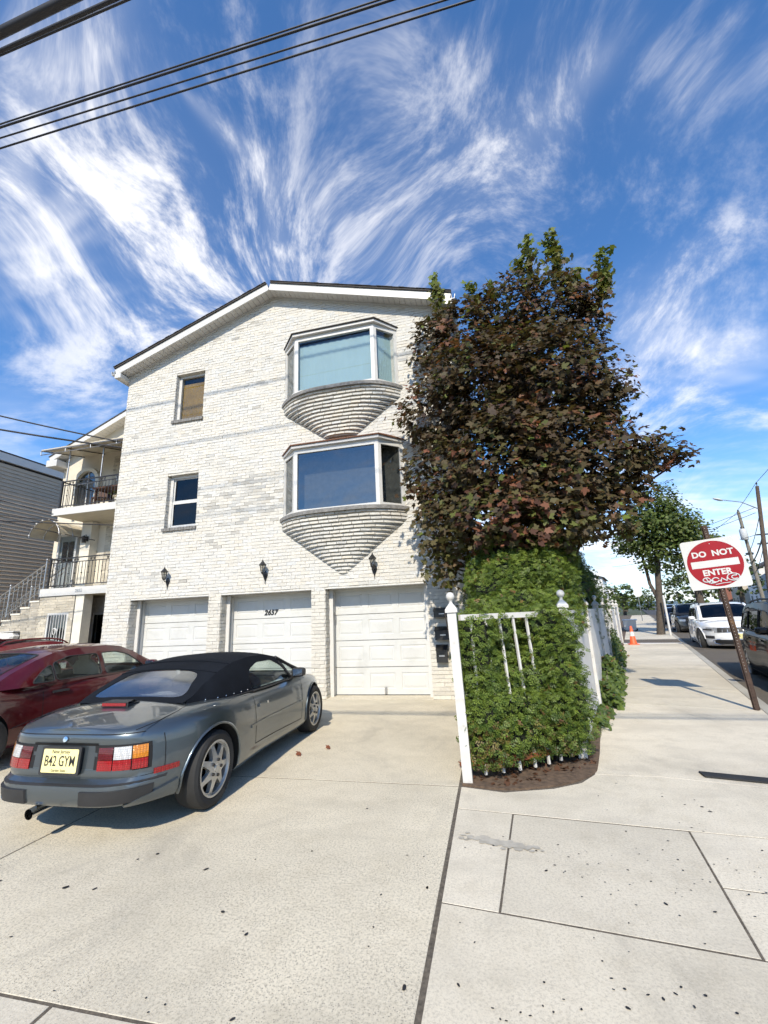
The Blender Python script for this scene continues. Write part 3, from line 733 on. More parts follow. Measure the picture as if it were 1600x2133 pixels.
# ---- bay windows on corbelled brick
def bay_plan(hw, d, fw, n=1):
    return [(-hw, 0.0), (-fw, -d), (fw, -d), (hw, 0.0)]
def make_bay(z0, z1, roofmat, roof_h, n_course, last_hw, curtain, ztip):
    L = lambda x, y, z: (BAYC + x, YF + y, z)
    plan = bay_plan(BAYW, BAYD, BAYF)
    mb = MB()
    # corner posts and top and bottom rails, following the three sides
    def bar(p, q, a0, a1, zz0, zz1, th=0.06, out=0.0):
        p, q = Vector(p), Vector(q); d = (q - p); n = Vector((d.y, -d.x)).normalized()
        if n.y > 0: n = -n
        pts = []
        for z in (zz0, zz1):
            for t, o in ((a0, out), (a1, out), (a1, out - th), (a0, out - th)):
                c = p + d * t + n * o; pts.append(L(c.x, c.y, z))
        mb.add(pts, [(0, 1, 2, 3), (7, 6, 5, 4), (1, 0, 4, 5), (2, 1, 5, 6), (3, 2, 6, 7), (0, 3, 7, 4)])
    sides = [(plan[0], plan[1]), (plan[1], plan[2]), (plan[2], plan[3])]
    for i, (p, q) in enumerate(sides):
        ln = (Vector(q) - Vector(p)).length; w = (0.075 if i == 1 else 0.07) / ln
        bar(p, q, 0, w, z0, z1); bar(p, q, 1 - w, 1, z0, z1, 0.0605)
        bar(p, q, w, 1 - w, z1 - 0.10, z1, 0.058); bar(p, q, w, 1 - w, z0, z0 + 0.055, 0.058)
    bay = hb('bay_window', mb, M['white_trim'])
    sub = lambda name, m_, mat, **kw: hb(name, m_, mat, bay, **kw)
    for i, (p, q) in enumerate(sides):
        p, q = Vector(p), Vector(q); d = (q - p); n = Vector((d.y, -d.x)).normalized(); n = -n if n.y > 0 else n
        ln = d.length; w = 0.06 / ln; m2 = MB(); pts = []
        for z in (z0 + 0.05, z1 - 0.09):
            for t in (w, 1 - w): c = p + d * t - n * 0.03; pts.append(L(c.x, c.y, z))
        m2.add(pts, [(0, 1, 3, 2)]); sub('pane', m2, M['pane_clear'] if curtain and i > 0 else M['pane_dark'])
        if curtain:
            m2 = MB(); k = 40
            rows = [[L(*(p + d * (w + (1 - 2 * w) * t / k) - n * (0.11 + 0.004 * math.sin(t * 1.7))), z) for t in range(k + 1)] for z in (z0 + 0.03, z1 - 0.17)]
            m2.grid(rows); sub('curtain', m2, M['blind_pale'], smooth=60)
    # back of the bay: a dim room
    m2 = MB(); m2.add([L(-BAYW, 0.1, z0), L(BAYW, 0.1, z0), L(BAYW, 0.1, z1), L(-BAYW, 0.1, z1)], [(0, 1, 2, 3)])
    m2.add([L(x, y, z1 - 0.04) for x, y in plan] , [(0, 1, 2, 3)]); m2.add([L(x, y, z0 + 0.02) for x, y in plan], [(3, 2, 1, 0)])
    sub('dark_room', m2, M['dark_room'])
    # eave board and small roof
    m2 = MB(); ex = 0.07
    pe = [(-BAYW - 0.03, 0), (-BAYF - 0.035, -BAYD - ex), (BAYF + 0.035, -BAYD - ex), (BAYW + 0.03, 0)]
    m2.add([L(x, y, z1 + 0.001) for x, y in pe] + [L(x, y, z1 + 0.06) for x, y in pe], [(3, 2, 1, 0), (4, 5, 6, 7), (0, 1, 5, 4), (1, 2, 6, 5), (2, 3, 7, 6)])
    sub('eave_board', m2, M['soffit'])
    m2 = MB(); ex = 0.10; zr = z1 + 0.062
    pe = [(-BAYW - 0.06, -0.0), (-BAYF - 0.05, -BAYD - ex), (BAYF + 0.05, -BAYD - ex), (BAYW + 0.06, -0.0)]
    pt = [(-BAYW * 0.80, -0.006), (-BAYF * 0.80, -0.10), (BAYF * 0.80, -0.10), (BAYW * 0.80, -0.006)]
    m2.add([L(x, y, zr) for x, y in pe] + [L(x, y, zr + 0.022) for x, y in pe] + [L(x, y, zr + roof_h) for x, y in pt],
           [(3, 2, 1, 0), (0, 1, 5, 4), (1, 2, 6, 5), (2, 3, 7, 6), (4, 5, 9, 8), (5, 6, 10, 9), (6, 7, 11, 10), (8, 9, 10, 11)])
    sub('bay_roof', m2, roofmat)
    # stone sill, bowed
    def bow(hw, d, n=40, p=3.4):
        out = []
        for i in range(n + 1):
            t = -1 + 2 * i / n; out.append((hw * t, -d * (1 - abs(t) ** p)))
        return out
    def course(hw, d, za, zb, name, mat, jit, parent):
        pl = bow(hw, d); m2 = MB(); n = len(pl)
        cum = [0.0]
        for i in range(1, n): cum.append(cum[-1] + (Vector(pl[i]) - Vector(pl[i - 1])).length)
        tot = cum[-1]; u = -random.uniform(0, BL)
        def at(s):
            s = min(max(s, 0), tot); i = max(j for j in range(n) if cum[j] <= s + 1e-9); i = min(i, n - 2)
            f = (s - cum[i]) / max(cum[i + 1] - cum[i], 1e-9); return Vector(pl[i]).lerp(Vector(pl[i + 1]), f)
        while u < tot:      # the bricks of this course
            a0, a1 = max(u + 0.004, 0), min(u + BL + 0.004, tot)
            if a1 - a0 > 0.02:
                k = 3; r0 = random.uniform(-jit, jit); t = brick_tint(-2, 2)
                fr = []
                for i in range(k + 1):
                    c = at(a0 + (a1 - a0) * i / k); fr.append(c)
                js = [random.uniform(-0.004, 0.004) for _ in range(k + 1)]
                rows = [[L(c.x * 0.55, 0.02, za) for c in fr], [L(c.x, c.y - r0, za + 0.003 + js[i]) for i, c in enumerate(fr)],
                        [L(c.x, c.y - r0 - js[i] * 0.5, zb - 0.003 - js[k - i]) for i, c in enumerate(fr)], [L(c.x * 0.55, 0.02, zb) for c in fr]]
                o0 = len(m2.v); m2.grid(rows)
                for q in range(o0, len(m2.v)): m2.t[q] = t
            u += BL + 0.008
        return sub(name, m2, mat)
    zs = z0 - 0.075
    pl = bow(BAYW + 0.085, BAYD + 0.135, 40, 3.2); m2 = MB(); n = len(pl)
    top = [L(x, y, z0 - 0.002) for x, y in pl]; bot = [L(x, y, zs) for x, y in pl]
    m2.grid([bot, top]); m2.add(top, [tuple(range(n - 1, -1, -1))]); m2.add(bot, [tuple(range(n))])
    sub('bay_sill', m2, M['stone_sill'], smooth=40)
    for c in range(n_course):
        f = c / (n_course - 1)
        hw = (BAYW + 0.05) + (last_hw - BAYW - 0.05) * max(0, (c - 2) / (n_course - 3)) if c > 2 else BAYW + 0.05 - 0.012 * c
        fd = (zs - (c + 1) * CH - ztip) / (zs - ztip)
        d = (BAYD + 0.075) * (0.06 + 0.94 * max(0.0, 1 - c / (zs - ztip) * CH) ** 1.15)
        course(hw, d, zs - (c + 1) * CH + 0.023, zs - c * CH, 'corbel_course', M['brick'], 0.005, bay)
        # the raked mortar bed under this course
        pl2 = bow(hw - 0.03, max(0.004, d - 0.055)); m3 = MB()
        m3.grid([[L(x, y, zs - (c + 1) * CH - 0.001) for x, y in pl2], [L(x, y, zs - (c + 1) * CH + 0.030) for x, y in pl2]]); sub('mortar_bed', m3, M['mortar'])
    return bay
make_bay(*BAYS[0], M['brown_shingle'], 0.17, 17, 0.11, False, 2.34)
make_bay(*BAYS[1], M['asphalt_shingle'], 0.10, 13, 0.42, True, 5.05)

# ---- garage doors
def make_garage(x0, x1, number=None):
    yd = YF + 0.40; mb = MB(); jw = 0.035
    # white jamb boards
    for s, xx in ((1, x0), (-1, x1)):
        a, b = sorted((xx, xx + s * 0.085)); mb.box(a, b, YF + 0.212, YF + 0.235, 0.004, LZ - 0.014)
        a, b = sorted((xx, xx + s * 0.03)); mb.box(a, b, YF + 0.236, yd - 0.002, 0.004, LZ - 0.014)
        a, b = sorted((xx + s * 0.031, xx + s * 0.065)); mb.box(a, b, yd - 0.07, yd - 0.002, 0.004, LZ - 0.06)
    mb.box(x0 + 0.031, x1 - 0.031, yd - 0.07, yd - 0.002, LZ - 0.055, LZ - 0.014)
    door = hb('garage_door', mb, M['white_trim'])
    sub = lambda name, m_, mat: hb(name, m_, mat, door)
    a, b = x0 + 0.01, x1 - 0.01; H = LZ - 0.02; n = 4; z = 0.012; sh = (H - z) / n
    for s in range(n):
        q0, q1 = z + s * sh + 0.006, z + (s + 1) * sh - 0.006; th = 0.045; m2 = MB()
        sm, rl = 0.13, 0.105
        pw = (b - a - sm * 4) / 3
        m2.box(a, b, yd, yd + th, q0, q0 + rl); m2.box(a, b, yd, yd + th, q1 - rl, q1)
        for k in range(4):
            xx = a + k * (pw + sm); m2.box(xx, xx + sm, yd, yd + th, q0 + rl, q1 - rl)
        m2.box(a, b, yd + th + 0.001, yd + th + 0.01, q0, q1)
        sub('door_section', m2, M['garage_white'])
        for k in range(3):
            xa = a + sm + k * (pw + sm); xb_ = xa + pw; m2 = MB()
            def ring(i, y): return [(xa + i, yd + y, q0 + rl + i), (xb_ - i, yd + y, q0 + rl + i), (xb_ - i, yd + y, q1 - rl - i), (xa + i, yd + y, q1 - rl - i)]
            rows = [ring(0, 0), ring(0.007, 0.010), ring(0.022, 0.010), ring(0.052, 0.003)]
            m2.grid(rows, close=True); m2.add(rows[-1], [(0, 1, 2, 3)]); sub('raised_panel', m2, M['garage_white'])
    m2 = MB(); m2.box(a, b, yd - 0.006, yd + 0.02, 0.002, 0.018); sub('rubber_seal', m2, M['rubber'])
    if number:
        Mx = Matrix.Translation((x0 + 0.965 - HO.x, yd - 0.004 - HO.y, H - sh + 0.115)) @ Matrix.Rotation(R(90), 4, 'X')
        t = text_mesh('house_number', number, 0.155, M['black_metal'], door, Mx, extrude=0.004, shear=0.22, offset=0.006, spacing=1.08, sx=0.92)
    else:
        pass
    return door
make_garage(*GAR[0]); make_garage(*GAR[1], '2657'); gr = make_garage(*GAR[2])
m2 = MB(); xm = -2.13
m2.box(xm - 0.022, xm + 0.022, YF + 0.375, YF + 0.399, 0.03, 0.15); m2.box(xm - 0.015, xm + 0.015, YF + 0.366, YF + 0.376, 0.055, 0.085)
hb('door_handle', m2, M['steel'], gr)
m2 = MB(); m2.tube([(-3.15, YF + 0.30, 1.35), (-3.15, YF + 0.30, 1.75)], 0.008, 6); m2.box(-3.17, -3.13, YF + 0.29, YF + 0.33, 1.45, 1.62); hb('door_latch', m2, M['steel'], gr)

# ---- three wall lanterns
def lantern(x, label, z=2.275):
    t = thing('wall_lantern', label, 'wall lamp', (x, YF, z), 0, 'black lanterns over the garage doors')
    mb = MB(); mb.lathe([(0.0001, -0.02), (0.012, 0.0), (0.03, 0.05), (0.055, 0.11), (0.055, 0.15), (0.0001, 0.21)], 12, Matrix.Translation((0, -0.02, 0)) @ Matrix.Diagonal((1, 0.35, 1, 1))); mb.tube([(0, -0.022, -0.015), (0, -0.022, -0.07)], [0.008, 0.003], 6)
    mb.build('back_plate', M['black_metal'], t, smooth=40)
    mb = MB(); mb.tube([(0, -0.02, 0.13), (0, -0.07, 0.10), (0, -0.12, 0.11), (0, -0.14, 0.155)], 0.009, 8); mb.build('arm', M['black_metal'], t, smooth=60)
    mb = MB(); mb.lathe([(0.002, 0.13), (0.03, 0.15), (0.034, 0.165), (0.03, 0.172)], 10, Matrix.Translation((0, -0.14, 0)))
    for k in range(6):
        a = k * math.pi / 3; c, s_ = math.cos(a), math.sin(a)
        mb.tube([(0.034 * c, -0.14 + 0.034 * s_, 0.165), (0.062 * c, -0.14 + 0.062 * s_, 0.315)], 0.0055, 5)
    mb.build('cage', M['black_metal'], t, smooth=40)
    mb = MB(); mb.lathe([(0.03, 0.168), (0.057, 0.313)], 6, Matrix.Translation((0, -0.14, 0))); mb.build('glass', M['lamp_glass'], t)
    mb = MB(); mb.lathe([(0.078, 0.312), (0.080, 0.322), (0.055, 0.35), (0.028, 0.385), (0.013, 0.40), (0.016, 0.412), (0.006, 0.425), (0.0005, 0.47)], 12, Matrix.Translation((0, -0.14, 0))); mb.build('cap', M['black_metal'], t, smooth=35)
    return t
lantern(-6.955, 'black wall lantern above the leftmost garage door', 2.33)
lantern(-4.555, 'black wall lantern above the numbered middle garage door', 2.32)
lantern(-2.175, 'black wall lantern by the point of the lower bay corbel', 2.29)
# ---- mailboxes on the right pier
for k, (zz, hh, lab) in enumerate(((1.43, 0.16, 'shallow black mailbox, topmost of three on the right brick pier'), (1.03, 0.22, 'black mailbox in the middle of three on the brick pier'), (0.64, 0.29, 'tall black mailbox, lowest of three on the brick pier'))):
    t = thing('mailbox', lab, 'mailbox', (-0.90 if k < 2 else -0.945, YF - 0.014, zz), 0, 'black mailboxes on the brick pier')
    w = 0.145 if k < 2 else 0.10
    mb = MB(); mb.prism([(0, 0), (0.11, 0), (0.11, hh * 0.72), (0.0, hh)], -w, w, 0, Matrix(((0, 0, 1, 0), (-1, 0, 0, 0), (0, 1, 0, 0), (0, 0, 0, 1)))); mb.build('box', M['black_metal'], t)
    mb = MB(); mb.prism([(0.0, hh + 0.004), (0.125, hh * 0.72 - 0.004), (0.125, hh * 0.72 + 0.008), (0.0, hh + 0.016)], -w - 0.008, w + 0.008, 0, Matrix(((0, 0, 1, 0), (-1, 0, 0, 0), (0, 1, 0, 0), (0, 0, 0, 1)))); mb.build('lid', M['black_metal'], t)
    mb = MB(); mb.box(-0.05, 0.05, -0.122, -0.112, hh * 0.35, hh * 0.45); mb.build('label_slot', M['steel'], t)
# ================================================================== cars (x forward, y left, z up)
def tab(t): xs, ys = zip(*t); return lambda x: float(np.interp(x, xs, ys))
def smtab(t):
    """smooth table: monotone-ish cubic through the points"""
    xs = np.array([p[0] for p in t]); ys = np.array([p[1] for p in t]); m = np.gradient(ys, xs)
    def f(x):
        x = min(max(x, xs[0]), xs[-1]); i = int(min(max(np.searchsorted(xs, x) - 1, 0), len(xs) - 2)); h = xs[i + 1] - xs[i]; u = (x - xs[i]) / h
        return float((2 * u**3 - 3 * u**2 + 1) * ys[i] + (u**3 - 2 * u**2 + u) * h * m[i] + (-2 * u**3 + 3 * u**2) * ys[i + 1] + (u**3 - u**2) * h * m[i + 1])
    return f
class Shell:
    """lower body: plan outlines stacked from sill to shoulder, closed over the top"""
    def __init__(s, L0, L1, w, zb, zt, crown, sec, nr, nf, rear_dx, front_dx, K=132, Q=15):
        s.L0, s.L1, s.w, s.zb, s.zt, s.crown = L0, L1, smtab(w), tab(zb), smtab(zt), smtab(crown)
        s.sec, s.nr, s.nf, s.rdx, s.fdx, s.K, s.Q = tab(sec), nr, nf, tab(rear_dx), tab(front_dx), K, Q
        th = np.linspace(0, math.pi, 1200); pts = np.array([s.raw(t, 0.5)[:2] for t in th])
        cum = np.r_[0, np.cumsum(np.hypot(*np.diff(pts, axis=0).T))]
        s.th = th; s.cum = cum / cum[-1]; s.px = pts
        s.half = np.interp(np.linspace(0, 1, K // 2 + 1), s.cum, th)      # rear centre is pi, front centre 0
    def raw(s, th, q, zfix=None):
        c, d = math.cos(th), math.sin(th); n = s.nf if c > 0 else s.nr
        ex = math.copysign(abs(c) ** (2 / n), c); ey = math.copysign(abs(d) ** (2 / n), d) if abs(d) > 1e-9 else 0.0
        x = s.L1 * ex if ex > 0 else -s.L0 * ex
        z0, z1 = s.zb(x), s.zt(x)
        if zfix is not None: q = min(max((zfix - z0) / (z1 - z0), 0), 1); z = zfix
        else: z = z0 + q * (z1 - z0)
        ins = s.sec(q)
        y = (s.w(x) - ins) * ey; k = abs(ex) ** 8
        dx = s.rdx(z) if ex < 0 else s.fdx(z)
        x = x + math.copysign(1, ex) * k * (dx - ins * 0.7)
        return (x, y, z)
    def at(s, f, z, side, off=0.0):
        """a point on the skin: f runs 0 at the rear centre to 1 at the front centre, side +1 left"""
        th = float(np.interp(1 - f, s.cum, s.th)); e = 0.004
        p = Vector(s.raw(th, 0, z)); a = Vector(s.raw(min(th + e, math.pi), 0, z)); b = Vector(s.raw(max(th - e, 0), 0, z))
        u = Vector(s.raw(th, 0, z + 0.01)); dn = Vector(s.raw(th, 0, z - 0.01))
        n = (a - b).cross(u - dn)
        if n.length < 1e-9: n = Vector((1, 0, 0))
        n.normalize()
        if n.dot(Vector((p.x * 0.3, p.y + 1e-6, 0))) < 0: n = -n
        p = p + n * off
        return Vector((p.x, p.y * side, p.z))
    def fx(s, x):
        """f of the side point at this x"""
        m = s.px[:, 1] > 0.55 * s.px[:, 1].max(); return 1 - float(np.interp(x, s.px[m, 0][::-1], s.cum[m][::-1]))
    def fy(s, y, front=False):
        i = np.where((s.px[:, 0] > 0) == front)[0]; yy = s.px[i, 1]; cc = s.cum[i]
        o = np.argsort(yy, kind='stable'); k = np.argmax(yy); 
        if front: sel = i[:k + 1]; return 1 - float(np.interp(abs(y), s.px[sel, 1], s.cum[sel]))
        sel = i[k:]; return 1 - float(np.interp(-abs(y), -s.px[sel, 1], s.cum[sel]))
    def mesh(s, name, mats, arches, inner=None, smooth=38):
        mb = MB(); K = s.K; ths = list(s.half) + [-t for t in s.half[-2:0:-1]]
        rows = [[s.raw(t, q / (s.Q - 1)) for t in ths] for q in range(s.Q)]
        mb.grid(rows, 0, close=True); mb.add(rows[0], [tuple(range(K - 1, -1, -1))], 0)
        top = rows[-1]; T = 12; r2 = []
        for k in range(K // 2 + 1):
            a, b = Vector(top[k]), Vector(top[(K - k) % K]); cr = s.crown(a.x)
            r2.append([Vector((a.x, a.y + (b.y - a.y) * j / T, a.z + cr * (1 - (1 - 2 * j / T) ** 2))) for j in range(T + 1)])
        o = len(mb.f); mb.grid(r2, 0)
        if inner:
            for i in range(o, len(mb.f)):
                c = sum((Vector(mb.v[v]) for v in mb.f[i]), Vector()) / len(mb.f[i])
                if inner[0] < c.x < inner[1] and abs(c.y) < inner[2]: mb.m[i] = 1
        me = mb.mesh(name, mats, merge=1e-4)
        tmp = bpy.data.objects.new('tmp', me); C.objects.link(tmp); cuts = []
        for x, z, r, y0 in arches:
            for sd in (-1, 1):
                cm = MB(); A = Matrix.Translation((x, sd * (y0 + 0.35), z)) @ Matrix.Rotation(R(90), 4, 'X')
                cm.lathe([(r, -0.35), (r, 0.35)], 36, A, 1)
                co = bpy.data.objects.new('cut', cm.mesh('cut', mats, merge=1e-5)); C.objects.link(co); cuts.append(co)
                md = tmp.modifiers.new('b', 'BOOLEAN'); md.operation = 'DIFFERENCE'; md.object = co; md.solver = 'EXACT'
        dg = bpy.context.evaluated_depsgraph_get(); me2 = bpy.data.meshes.new_from_object(tmp.evaluated_get(dg))
        for co in cuts + [tmp]: bpy.data.objects.remove(co)
        me2.name = name; me2.shade_smooth(); me2.set_sharp_from_angle(angle=R(smooth))
        return me2
    def patch(s, f0, f1, z0, z1, side, off=0.006, nu=10, nv=4, depth=0.02, mb=None, taper=None, mi=0):
        mb = mb or MB(); g = []
        for i in range(nv + 1):
            row = []
            for j in range(nu + 1):
                u, v = j / nu, i / nv; za, zb_ = (z0, z1) if taper is None else (z0 + taper[0] * u, z1 + taper[1] * u)
                row.append(s.at(f0 + (f1 - f0) * u, za + (zb_ - za) * v, side, off))
            g.append(row)
        if side < 0: g = [list(reversed(r)) for r in g]
        mb.grid(g, mi)
        rim = g[0] + [r[-1] for r in g[1:]] + g[-1][-2::-1] + [r[0] for r in g[-2:0:-1]]
        cen = sum(rim, Vector()) / len(rim); nrm = (g[0][-1] - g[0][0]).cross(g[-1][0] - g[0][0]).normalized()
        if nrm.dot(Vector((cen.x * 0.3, cen.y, 0))) < 0: nrm = -nrm
        mb.grid([rim, [p - nrm * depth for p in rim]], mi, close=True)
        return mb

def in_poly(p, poly):
    x, y = p; c = False; n = len(poly)
    for i in range(n):
        (x0, y0), (x1, y1) = poly[i], poly[(i + 1) % n]
        if (y0 > y) != (y1 > y) and x < (x1 - x0) * (y - y0) / (y1 - y0) + x0: c = not c
    return c
def round_poly(poly, r=0.05, n=4):
    out = []; k = len(poly)
    for i in range(k):
        p, a, b = Vector(poly[i]), Vector(poly[i - 1]), Vector(poly[(i + 1) % k])
        ra = min(r, (a - p).length * 0.45); rb = min(r, (b - p).length * 0.45)
        s_, e_ = p + (a - p).normalized() * ra, p + (b - p).normalized() * rb
        for j in range(n + 1):
            t = j / n; out.append(tuple((s_.lerp(p, t)).lerp(p.lerp(e_, t), t)))
    return out
def dense(poly, d):
    out = []; k = len(poly)
    for i in range(k):
        a, b = Vector(poly[i]), Vector(poly[(i + 1) % k]); n = max(1, int((b - a).length / d))
        out += [tuple(a.lerp(b, j / n)) for j in range(n)]
    return out
def sheet(outline, holes, step):
    """constrained triangulation of a flat outline; returns points and triangles by region (0 = sheet, 1.. = holes)"""
    polys = [dense(outline, step)] + [dense(h, step * 0.6) for h in holes]; vs = []; es = []
    for p in polys:
        o = len(vs); vs += [Vector(q) for q in p]; es += [(o + i, o + (i + 1) % len(p)) for i in range(len(p))]
    x0, x1 = min(v.x for v in vs), max(v.x for v in vs); y0, y1 = min(v.y for v in vs), max(v.y for v in vs)
    y = y0 + step * 0.5; row = 0
    while y < y1:
        x = x0 + step * (0.25 if row % 2 else 0.75)
        while x < x1:
            if in_poly((x, y), polys[0]) and min(((v.x - x) ** 2 + (v.y - y) ** 2) for v in vs) > (step * 0.35) ** 2: vs.append(Vector((x, y)))
            x += step
        y += step; row += 1
    r = delaunay_2d_cdt(vs, es, [], 0, 1e-6); pts = [(v.x, v.y) for v in r[0]]; reg = [[] for _ in polys]
    for f in r[2]:
        c = (sum(pts[i][0] for i in f) / 3, sum(pts[i][1] for i in f) / 3)
        k = next((j for j in range(1, len(polys)) if in_poly(c, polys[j])), 0 if in_poly(c, polys[0]) else None)
        if k is not None: reg[k].append(tuple(f))
    return pts, reg
def tris_mesh(mb, pts, tris, fn, mi=0, flip=False):
    ids = sorted({i for t in tris for i in t}); rm = {i: k for k, i in enumerate(ids)}
    mb.add([fn(*pts[i]) for i in ids], [tuple(rm[i] for i in (reversed(t) if flip else t)) for t in tris], mi)
class Cabin:
    def __init__(s, top, belt, yb, yr, crown=0.04, step=0.09):
        s.top, s.belt, s.yb, s.yr, s.crown, s.step = tab(top), tab(belt), tab(yb), tab(yr), crown, step
        s.x0, s.x1 = top[0][0], top[-1][0]; s.kx = [p[0] for p in top]
    def side(s, x, z, sd, off=0.0):
        zb, zt = s.belt(x), s.top(x); q = 0 if zt - zb < 1e-4 else min(max((z - zb) / (zt - zb), 0), 1)
        y = s.yb(x) + (s.yr(x) - s.yb(x)) * (0.72 * q + 0.28 * q ** 4) * min(1.0, (zt - zb) / 0.15)
        return Vector((x, (y + off) * sd, z))
    def over(s, x, v, off=0.0):
        h = s.top(x) - s.belt(x); k = min(1.0, max(h, 0) / 0.15); y = s.yb(x) + (s.yr(x) - s.yb(x)) * k
        return Vector((x, v * y, s.top(x) + s.crown * k * (1 - abs(v) ** 2.4) + off))
    def build(s, root, skin, panes, name, side_windows, top_windows, seal=None, smooth=50, pane_names=None):
        n = 48; xs = sorted(set(np.linspace(s.x0, s.x1, n)) | set(s.kx))
        outl = [(x, s.belt(x) - 0.02) for x in xs] + [(x, s.top(x)) for x in reversed(xs[1:-1])]
        pts, reg = sheet(outl, side_windows, s.step); mb = MB()
        for sd in (1, -1): tris_mesh(mb, pts, reg[0], lambda x, z: s.side(x, z, sd), 0, sd > 0)
        tp, tr = sheet([(s.x0, -1), (s.x1, -1), (s.x1, 1), (s.x0, 1)], top_windows, s.step)
        tris_mesh(mb, tp, tr[0], lambda x, v: s.over(x, v))
        cab = mb.build(name, skin, root, smooth=smooth, merge=0.0006)
        for k, w in enumerate(side_windows):
            for sd in (1, -1):
                m2 = MB(); tris_mesh(m2, pts, reg[k + 1], lambda x, z: s.side(x, z, sd, -0.006), 0, sd > 0)
                o = m2.build('side_window', panes[0], root, smooth=60)
                if seal:
                    m2 = MB(); pl = dense(w, 0.04); m2.tube([s.side(x, z, sd, 0.001) for x, z in pl + pl[:1]], 0.008, 5, cap=False); m2.build('window_seal', seal, o, smooth=60)
        for k, w in enumerate(top_windows):
            m2 = MB(); tris_mesh(m2, tp, tr[k + 1], lambda x, v: s.over(x, v, -0.003))
            o = m2.build((pane_names or ['rear_window', 'windscreen'])[k], panes[1 + k], root, smooth=60)
            if seal:
                m2 = MB(); pl = dense(w, 0.06); m2.tube([s.over(x, v, 0.001) for x, v in pl + pl[:1]], 0.008, 5, cap=False); m2.build('window_seal', seal, o, smooth=60)
        return cab

M['tyre'] = plain('tyre', (0.02, 0.02, 0.02), 0.82, var=0.3, bump=0.2, bscale=120)
M['rim_silver'] = plain('rim_silver', (0.50, 0.49, 0.46), 0.38, 0.6, var=0.2, scale=14)
M['wheel_well'] = plain('wheel_well', (0.008, 0.008, 0.008), 0.95)
M['seam'] = plain('seam', (0.006, 0.006, 0.007), 0.8)
M['trim_black'] = plain('trim_black', (0.022, 0.022, 0.023), 0.6, var=0.25, bump=0.15)
M['lens_red'] = paint('lens_red', ribs=70.0, col=(0.36, 0.006, 0.008), rough=0.12)
M['lens_dark_red'] = paint('lens_dark_red', ribs=70.0, col=(0.12, 0.004, 0.006), rough=0.12)
M['lens_amber'] = paint('lens_amber', ribs=70.0, col=(0.70, 0.24, 0.015), rough=0.12)
M['lens_white'] = paint('lens_white', ribs=70.0, col=(0.66, 0.66, 0.66), rough=0.12)
M['lens_clear'] = plain('lens_clear', (0.45, 0.46, 0.47), 0.08, 0.5, var=0.3, scale=22)
M['car_glass'] = glass('car_glass', (0.76, 0.83, 0.79), 0.10)
M['car_glass_dark'] = glass('car_glass_dark', (0.05, 0.055, 0.06), 0.10, 0.02, 0.35)
M['vinyl_window'] = glass('vinyl_window', (0.42, 0.42, 0.46), 1.1, 0.16)
M['soft_top'] = plain('soft_top', (0.007, 0.009, 0.013), 0.95, spec=0.15, var=0.22, scale=5, bump=0.3, bscale=260)
M['plate_yellow'] = plain('plate_yellow', (0.80, 0.72, 0.34), 0.4, var=0.05)
M['seat_dark'] = plain('seat_dark', (0.035, 0.03, 0.03), 0.7)
M['seat_beige'] = plain('seat_beige', (0.36, 0.30, 0.21), 0.75)
M['seat_burgundy'] = plain('seat_burgundy', (0.06, 0.015, 0.018), 0.7)

